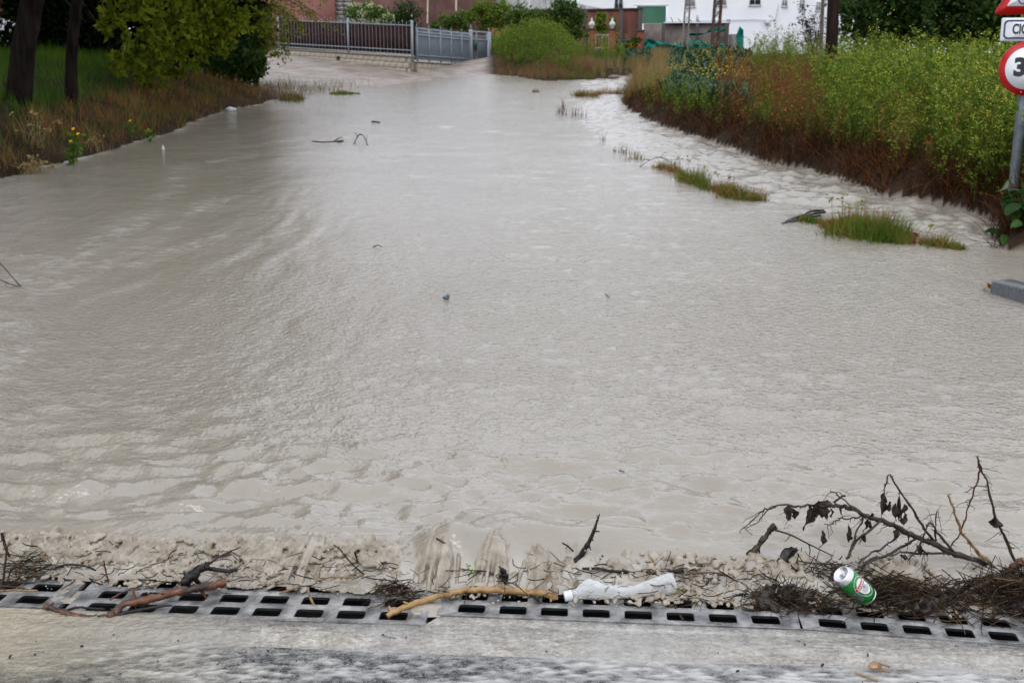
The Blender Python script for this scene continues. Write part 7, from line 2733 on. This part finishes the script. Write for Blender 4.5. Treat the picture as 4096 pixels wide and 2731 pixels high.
def cantext(txt, size, u, v, lift, ma, nm, along=False, flip=1.0):
    cu = bpy.data.curves.new('lettering', 'FONT')
    cu.body = txt; cu.size = size; cu.align_x = 'CENTER'; cu.align_y = 'CENTER'; cu.offset = size * 0.012
    to = bpy.data.objects.new('lettering', cu)
    COL.objects.link(to)
    dg = bpy.context.evaluated_depsgraph_get()
    me = bpy.data.meshes.new_from_object(to.evaluated_get(dg))
    bpy.data.objects.remove(to); bpy.data.curves.remove(cu)
    co = np.zeros(len(me.vertices) * 3)
    me.vertices.foreach_get('co', co)
    co = co.reshape(-1, 3)
    if len(co) == 0:
        return None
    # reads with the lid end up
    V = np.array([oncan(u - q[0] / Rc * usgn * flip, v + q[1], lift) for q in co]) - org
    me.vertices.foreach_set('co', V.ravel())
    me.materials.clear(); me.materials.append(ma)
    me.name = nm
    me.update()
    q = bpy.data.objects.new(nm, me)
    COL.objects.link(q)
    q.parent = cb
    return q


cantext('MARVE', 0.0125, U0, V0 - 0.009, 0.0009, cwhite, 'banner_lettering')
for i_, ch_ in enumerate('BIRRA - BIERE'):
    if ch_ == ' ':
        continue
    a_ = (0.5 - (i_ + 0.5) / 13) * 2.0
    cantext(ch_, 0.0055, U0 + usgn * 0.70 * math.sin(a_), V0 + 0.0325 * math.cos(a_), 0.0004, clight, 'ring_lettering')
for i_, ch_ in enumerate('CERVEZA'):
    a_ = (0.5 - (i_ + 0.5) / 7) * 1.7
    cantext(ch_, 0.0055, U0 + usgn * 0.68 * math.sin(a_), V0 - 0.0325 * math.cos(a_), 0.0004, clight, 'ring_lettering')
# barcode
ub = U0 - usgn * 1.05
vb = Lc * 0.62


def canrect(u0, u1, v0, v1, lift, ma, nm):
    n_ = 6
    V = [oncan(u0 + (u1 - u0) * i / (n_ - 1), v_, lift) for v_ in (v0, v1) for i in range(n_)]
    g = MB(); g.add(np.array(V), [[i, i + 1, n_ + i + 1, n_ + i] for i in range(n_ - 1)])
    return g.build(nm, ma, cb, origin=org, smooth=True)


canrect(ub - 0.20, ub + 0.20, vb - 0.016, vb + 0.018, 0.0002, mat('barcode_ground', (0.22, 0.24, 0.27), rough=0.4), 'barcode')
g = MB()
vv_ = vb - 0.0145
k_ = 0
while vv_ < vb + 0.016:
    w_ = (0.0006, 0.0011, 0.0006, 0.0016)[k_ % 4]
    n_ = 5
    V = [oncan(ub - 0.18 + 0.36 * i / (n_ - 1), v_, 0.0004) for v_ in (vv_, vv_ + w_) for i in range(n_)]
    g.add(np.array(V), [[i, i + 1, n_ + i + 1, n_ + i] for i in range(n_ - 1)])
    vv_ += w_ + (0.0007, 0.0012, 0.0008)[k_ % 3]
    k_ += 1
g.build('barcode_lines', sblack, cb, origin=org)

# ---- crushed plastic bottle
pet, n, b = newmat('clear_crumpled_plastic')
b.inputs['Base Color'].default_value = (0.86, 0.88, 0.90, 1)
b.inputs['Roughness'].default_value = 0.09
b.inputs['IOR'].default_value = 1.45
tr = N(n, 'ShaderNodeBsdfTransparent')
tr.inputs['Color'].default_value = (0.93, 0.95, 0.96, 1)
mx = N(n, 'ShaderNodeMixShader')
lw = N(n, 'ShaderNodeLayerWeight', Blend=0.35)
mr = N(n, 'ShaderNodeMapRange')
mr.inputs['To Min'].default_value = 0.24
mr.inputs['To Max'].default_value = 0.8
n.links.new(lw.outputs['Facing'], mr.inputs[0])
n.links.new(mr.outputs[0], mx.inputs[0])
n.links.new(tr.outputs[0], mx.inputs[1])
n.links.new(b.outputs[0], mx.inputs[2])
n.links.new(mx.outputs[0], n.nodes['Material Output'].inputs['Surface'])
tc = N(n, 'ShaderNodeTexCoord')
nb = N(n, 'ShaderNodeTexNoise', Scale=38.0, Detail=3.0)
n.links.new(tc.outputs['Object'], nb.inputs['Vector'])
bp = N(n, 'ShaderNodeBump', Strength=0.8, Distance=0.006)
n.links.new(nb.outputs['Fac'], bp.inputs['Height'])
n.links.new(bp.outputs[0], b.inputs['Normal'])

spine = smoothpath(pts_px([(2262, 2384, 2.80), (2308, 2374, 2.805), (2370, 2358, 2.815), (2440, 2364, 2.82), (2520, 2366, 2.825), (2600, 2350, 2.835), (2660, 2336, 2.845), (2700, 2328, 2.85)], 2.82), 10)
bt = thing('plastic_bottle', 'crushed clear plastic bottle lying across the grate', 'bottle', spine.mean(0))
org = np.array(bt.location)
k = len(spine)
q = np.linspace(0, 1, k)
rad = np.interp(q, [0, 0.10, 0.13, 0.20, 0.27, 0.42, 0.55, 0.75, 0.93, 0.985, 1.0], [0.0135, 0.0135, 0.013, 0.026, 0.036, 0.031, 0.025, 0.033, 0.035, 0.030, 0.002])
rad = rad * (1 + 0.05 * np.abs(np.sin(q * 62)) * (q > 0.25) * (q < 0.97))
T = np.gradient(spine, axis=0); T /= np.linalg.norm(T, axis=1)[:, None]
A_ = np.cross(T, np.array([0, 0, 1.0])); A_ /= np.linalg.norm(A_, axis=1)[:, None]
B_ = np.cross(A_, T)
nn_ = 30
th = np.linspace(0, 2 * np.pi, nn_, endpoint=False)
tw = 0.9 * q[:, None] + th[None]
flat = np.interp(q, [0, 0.2, 0.35, 0.6, 0.9, 1], [1, 0.95, 0.62, 0.52, 0.72, 0.8])[:, None]
cr = 1 + 0.12 * vn(q[:, None] * 9 + 0 * th, np.cos(th)[None] * 2.2 + 0 * q[:, None], 6) * (q[:, None] > 0.16) + 0.06 * vn(q[:, None] * 23 + 0 * th, np.sin(th)[None] * 4 + 0 * q[:, None], 7) * (q[:, None] > 0.16)
ca, sa = np.cos(tw), np.sin(tw) * flat
V = spine[:, None] + (rad[:, None] * cr)[..., None] * (ca[..., None] * A_[:, None] + sa[..., None] * B_[:, None])
V[..., 2] = np.maximum(V[..., 2], 0.003)
i = np.arange(k - 1)[:, None] * nn_; j = np.arange(nn_)[None]; jn = (j + 1) % nn_
g = MB()
g.add(V.reshape(-1, 3), np.stack([i + j, i + jn, i + nn_ + jn, i + nn_ + j], -1).reshape(-1, 4))
g.build('shell', pet, bt, origin=org, smooth=True)
g = MB()
capc = spine[0] - T[0] * 0.004
g.lathe([(0.0005, 0), (0.0145, 0), (0.0155, 0.002), (0.0155, 0.009), (0.0148, 0.010), (0.0148, 0.012), (0.0158, 0.013), (0.0158, 0.022), (0.0146, 0.0235)], capc, frame_to(T[0]), 26)
g.build('cap', mat('white_cap', (0.62, 0.63, 0.64), rough=0.35), bt, origin=org, smooth=True)

# ---- small litter afloat
bluel = mat('blue_grey_plastic', (0.045, 0.07, 0.10), (0.09, 0.13, 0.17), scale=40, rough=0.35)
q = gp(1785, 1194)
g = MB()
g.many(ICO_V, ICO_F, (np.eye(3) * np.array([0.022, 0.02, 0.014]))[None], np.array([q + np.array([-.004, 0, 0.008])]))
g.many(ICO_V, ICO_F, (np.eye(3) * np.array([0.012, 0.015, 0.02]))[None], np.array([q + np.array([0.012, 0, 0.014])]))
o = g.build('plastic_scrap', bluel, origin=q, smooth=True)
tag(o, 'crumpled blue grey plastic scrap floating in mid flood', 'litter')
whitel = mat('white_litter', (0.62, 0.63, 0.62), rough=0.5)
q = gp(921, 445)
g = MB()
for dx, dy, s_ in ((0, 0, 1), (0.08, 0.02, 0.7), (-0.07, 0.03, 0.6)):
    g.many(ICO_V, ICO_F, (np.eye(3) * np.array([0.09, 0.07, 0.06]) * s_)[None], np.array([q + np.array([dx, dy, 0.04])]))
o = g.build('white_bag', whitel, origin=q, smooth=True)
tag(o, 'small crumpled white bag at the edge of the left bank', 'litter')
q = gp(653, 597)
g = MB()
g.lathe([(0.016, -0.02), (0.026, 0.0), (0.024, 0.02), (0.013, 0.045), (0.004, 0.065), (0.002, 0.08), (0.0006, 0.085)], q, np.eye(3), 14)
o = g.build('rain_splash', mat('pale_splash', (0.55, 0.54, 0.50), rough=0.15), origin=q, smooth=True)
tag(o, 'small pale splash cone rising from the flood near the left bank', 'splash')
stonem = mat('brown_river_stone', (0.10, 0.07, 0.05), (0.19, 0.14, 0.11), scale=30, rough=0.5)
g = MB(); q = gp(2143, 369)
g.many(ICO_V, ICO_F, (np.eye(3) * np.array([0.11, 0.08, 0.075]))[None] , np.array([q + np.array([0, 0, 0.02])]))
o = g.build('stone', stonem, origin=q, smooth=True)
tag(o, 'brown stone breaking the surface far up the flood', 'stone')
g = MB(); q = gp(2455, 314)
g.many(ICO_V, ICO_F, (np.eye(3) * np.array([0.20, 0.12, 0.09]))[None], np.array([q + np.array([0, 0, 0.03])]))
o = g.build('stone', stonem, origin=q, smooth=True)
tag(o, 'flat stone at the tip of the grassy mound', 'stone')


def floater(L_, r0, r1, m_, lab, forks=(), dz=0.01):
    P = smoothpath(np.array([gp(a[0], a[1]) + np.array([0, 0, dz + (a[2] if len(a) > 2 else 0)]) for a in L_]), 5)
    g = MB()
    g.tube(P, np.linspace(r0, r1, len(P)), 6, jit=0.08)
    for f_ in forks:
        Pf = smoothpath(np.array([gp(a[0], a[1]) + np.array([0, 0, dz + (a[2] if len(a) > 2 else 0)]) for a in f_]), 4)
        g.tube(Pf, np.linspace(r1 * 1.2, r1 * .5, len(Pf)), 5)
    c = P.mean(0)
    o = g.build('floating_twig', m_, origin=c, smooth=True)
    tag(o, lab, 'twig', 'twigs drifting in the flood')


floater([(1250, 567), (1290, 571), (1335, 569), (1372, 565)], 0.008, 0.014, wetbark, 'long dark drift twig with a clotted end in the upper left flood', [[(1335, 569), (1352, 564, .03), (1368, 559, .03)], [(1345, 569), (1360, 572), (1375, 570)]])
floater([(1415, 578), (1430, 570, .08), (1440, 569, .12), (1455, 571, .10), (1470, 582)], 0.012, 0.008, wetblack, 'arched dark drift twig right of the clotted one', [[(1432, 570, .08), (1424, 566, .12), (1420, 568, .16)], [(1466, 576, .05), (1468, 568, .08), (1467, 566, .1)]])
floater([(1486, 490), (1500, 490), (1520, 491)], 0.025, 0.012, wetbark, 'short brown drift piece farthest up the flood')
floater([(1494, 992), (1512, 990, .01), (1530, 993)], 0.006, 0.003, wetblack, 'small dark drift twig above the plastic scrap')
floater([(2422, 1184), (2430, 1188), (2436, 1193)], 0.004, 0.003, wetblack, 'tiny black drift twig in the middle right of the flood')
floater([(2478, 1890), (2488, 1894), (2498, 1896)], 0.004, 0.002, bluel, 'tiny blue grey drift twig above the branches')
floater([(3140, 890), (3200, 876, .02), (3250, 868, .05), (3290, 865, .03)], 0.005, 0.012, wetblack, 'dark driftwood bundle at the left end of the low grass clump', [[(3215, 878), (3165, 886), (3128, 898)], [(3260, 872, .04), (3180, 884), (3142, 892)], [(3300, 868, .04), (3220, 876, .03), (3150, 884)], [(3280, 874, .02), (3210, 882, .01), (3160, 892)], [(3295, 866, .05), (3240, 868, .05), (3190, 880)]])
floater([(2560, 670), (2600, 660, .06), (2640, 655, .08), (2680, 662, .04)], 0.005, 0.006, wetblack, 'dark forked driftwood at the head of the grass strip', [[(2600, 660, .06), (2575, 655, .05), (2558, 668)], [(2640, 655, .08), (2660, 645, .12), (2670, 650, .1)]])
# bare branch at the left edge
lb = gp(0, 1180)
P0 = gp(85, 1148, 0.0)
t_ = thing('bare_branch', 'bare forked branch reaching in from the left edge of the flood', 'branch', lb)
org = np.array(lb)
Yq = float(P0[1])
for L_, r_ in (([(-60, 985), (0, 1052), (40, 1098), (84, 1148)], 0.0042), ([(-60, 1105), (0, 1120), (45, 1138), (84, 1148)], 0.0038), ([(-60, 1168), (0, 1160), (45, 1150), (86, 1146)], 0.0034), ([(86, 1146), (70, 1166), (44, 1186), (0, 1180), (-60, 1180)], 0.0032), ([(44, 1184), (20, 1170), (0, 1172), (-40, 1168)], 0.0022), ([(5, 1056), (-8, 1046), (-20, 1040)], 0.002), ([(24, 1126), (24, 1140), (23, 1148)], 0.0015)):
    g = MB()
    g.tube(smoothpath(pts_px(L_, Yq), 5), r_, 6, jit=0.08)
    g.build('fork', wetbark, t_, origin=org, smooth=True)
g = MB()
g.many(ICO_V, ICO_F, (np.eye(3) * 0.008)[None], np.array([at(85, 1150, Yq)]))
g.build('knot', wetbark, t_, origin=org, smooth=True)

# ---- snail shell and crumbs on the wet road
q = atz(3496, 2672, 0.005)
g = MB()
tt_ = np.linspace(0, 5.5 * np.pi, 60)
rad_ = 0.0135 * np.exp(-0.13 * tt_)
P = np.stack([rad_ * np.cos(tt_), rad_ * np.sin(tt_), 0.011 * (1 - np.exp(-0.10 * tt_)) * 1.0 + 0.002], -1)
g.tube(P + q, 0.0078 * np.exp(-0.115 * tt_), 8, jit=0.0)
o = g.build('snail_shell', mat('striped_snail_shell', (0.16, 0.07, 0.03), (0.42, 0.28, 0.16), scale=9, rough=0.3, stretch=(8, 8, 60)), origin=q, smooth=True)
tag(o, 'small brown striped snail shell on the wet road at lower right', 'snail shell')
for (a, b_, lab) in (((3420, 2690), (3510, 2722), 'straight pale stalk on the wet road left of the snail shell'), ((3490, 2645), (3560, 2665), 'thin pale stalk on the wet road just behind the snail shell'), ((3520, 2678), (3562, 2687), 'short pale stalk on the wet road right of the snail shell')):
    g = MB()
    p, r_ = atz(*a, 0.004), atz(*b_, 0.004)
    strut(g, p, r_, 0.0028, 5)
    o = g.build('stalk', strawm, origin=(p + r_) / 2)
    tag(o, lab, 'stalk', 'pale stalks on the wet road')
g = MB()
k = 70
xx = dbr.uniform(-1.7, 1.7, k); yy = dbr.uniform(2.30, 2.66, k)
ok = yy < Yd(xx) - 0.02
xx, yy = xx[ok], yy[ok]
r_ = dbr.uniform(0.0012, 0.0042, len(xx))
g.many(ICO_V, ICO_F, rotrand(len(xx), g=dbr) * np.stack([r_ * dbr.uniform(1, 2.2, len(xx)), r_, r_ * .7], -1)[:, None, :], np.stack([xx, yy, np.full(len(xx), -0.002)], -1))
o = g.build('road_crumbs', wetbark, smooth=True)
tag(o, 'dark crumbs of bark and grit scattered on the wet road', 'grit', kind='stuff')
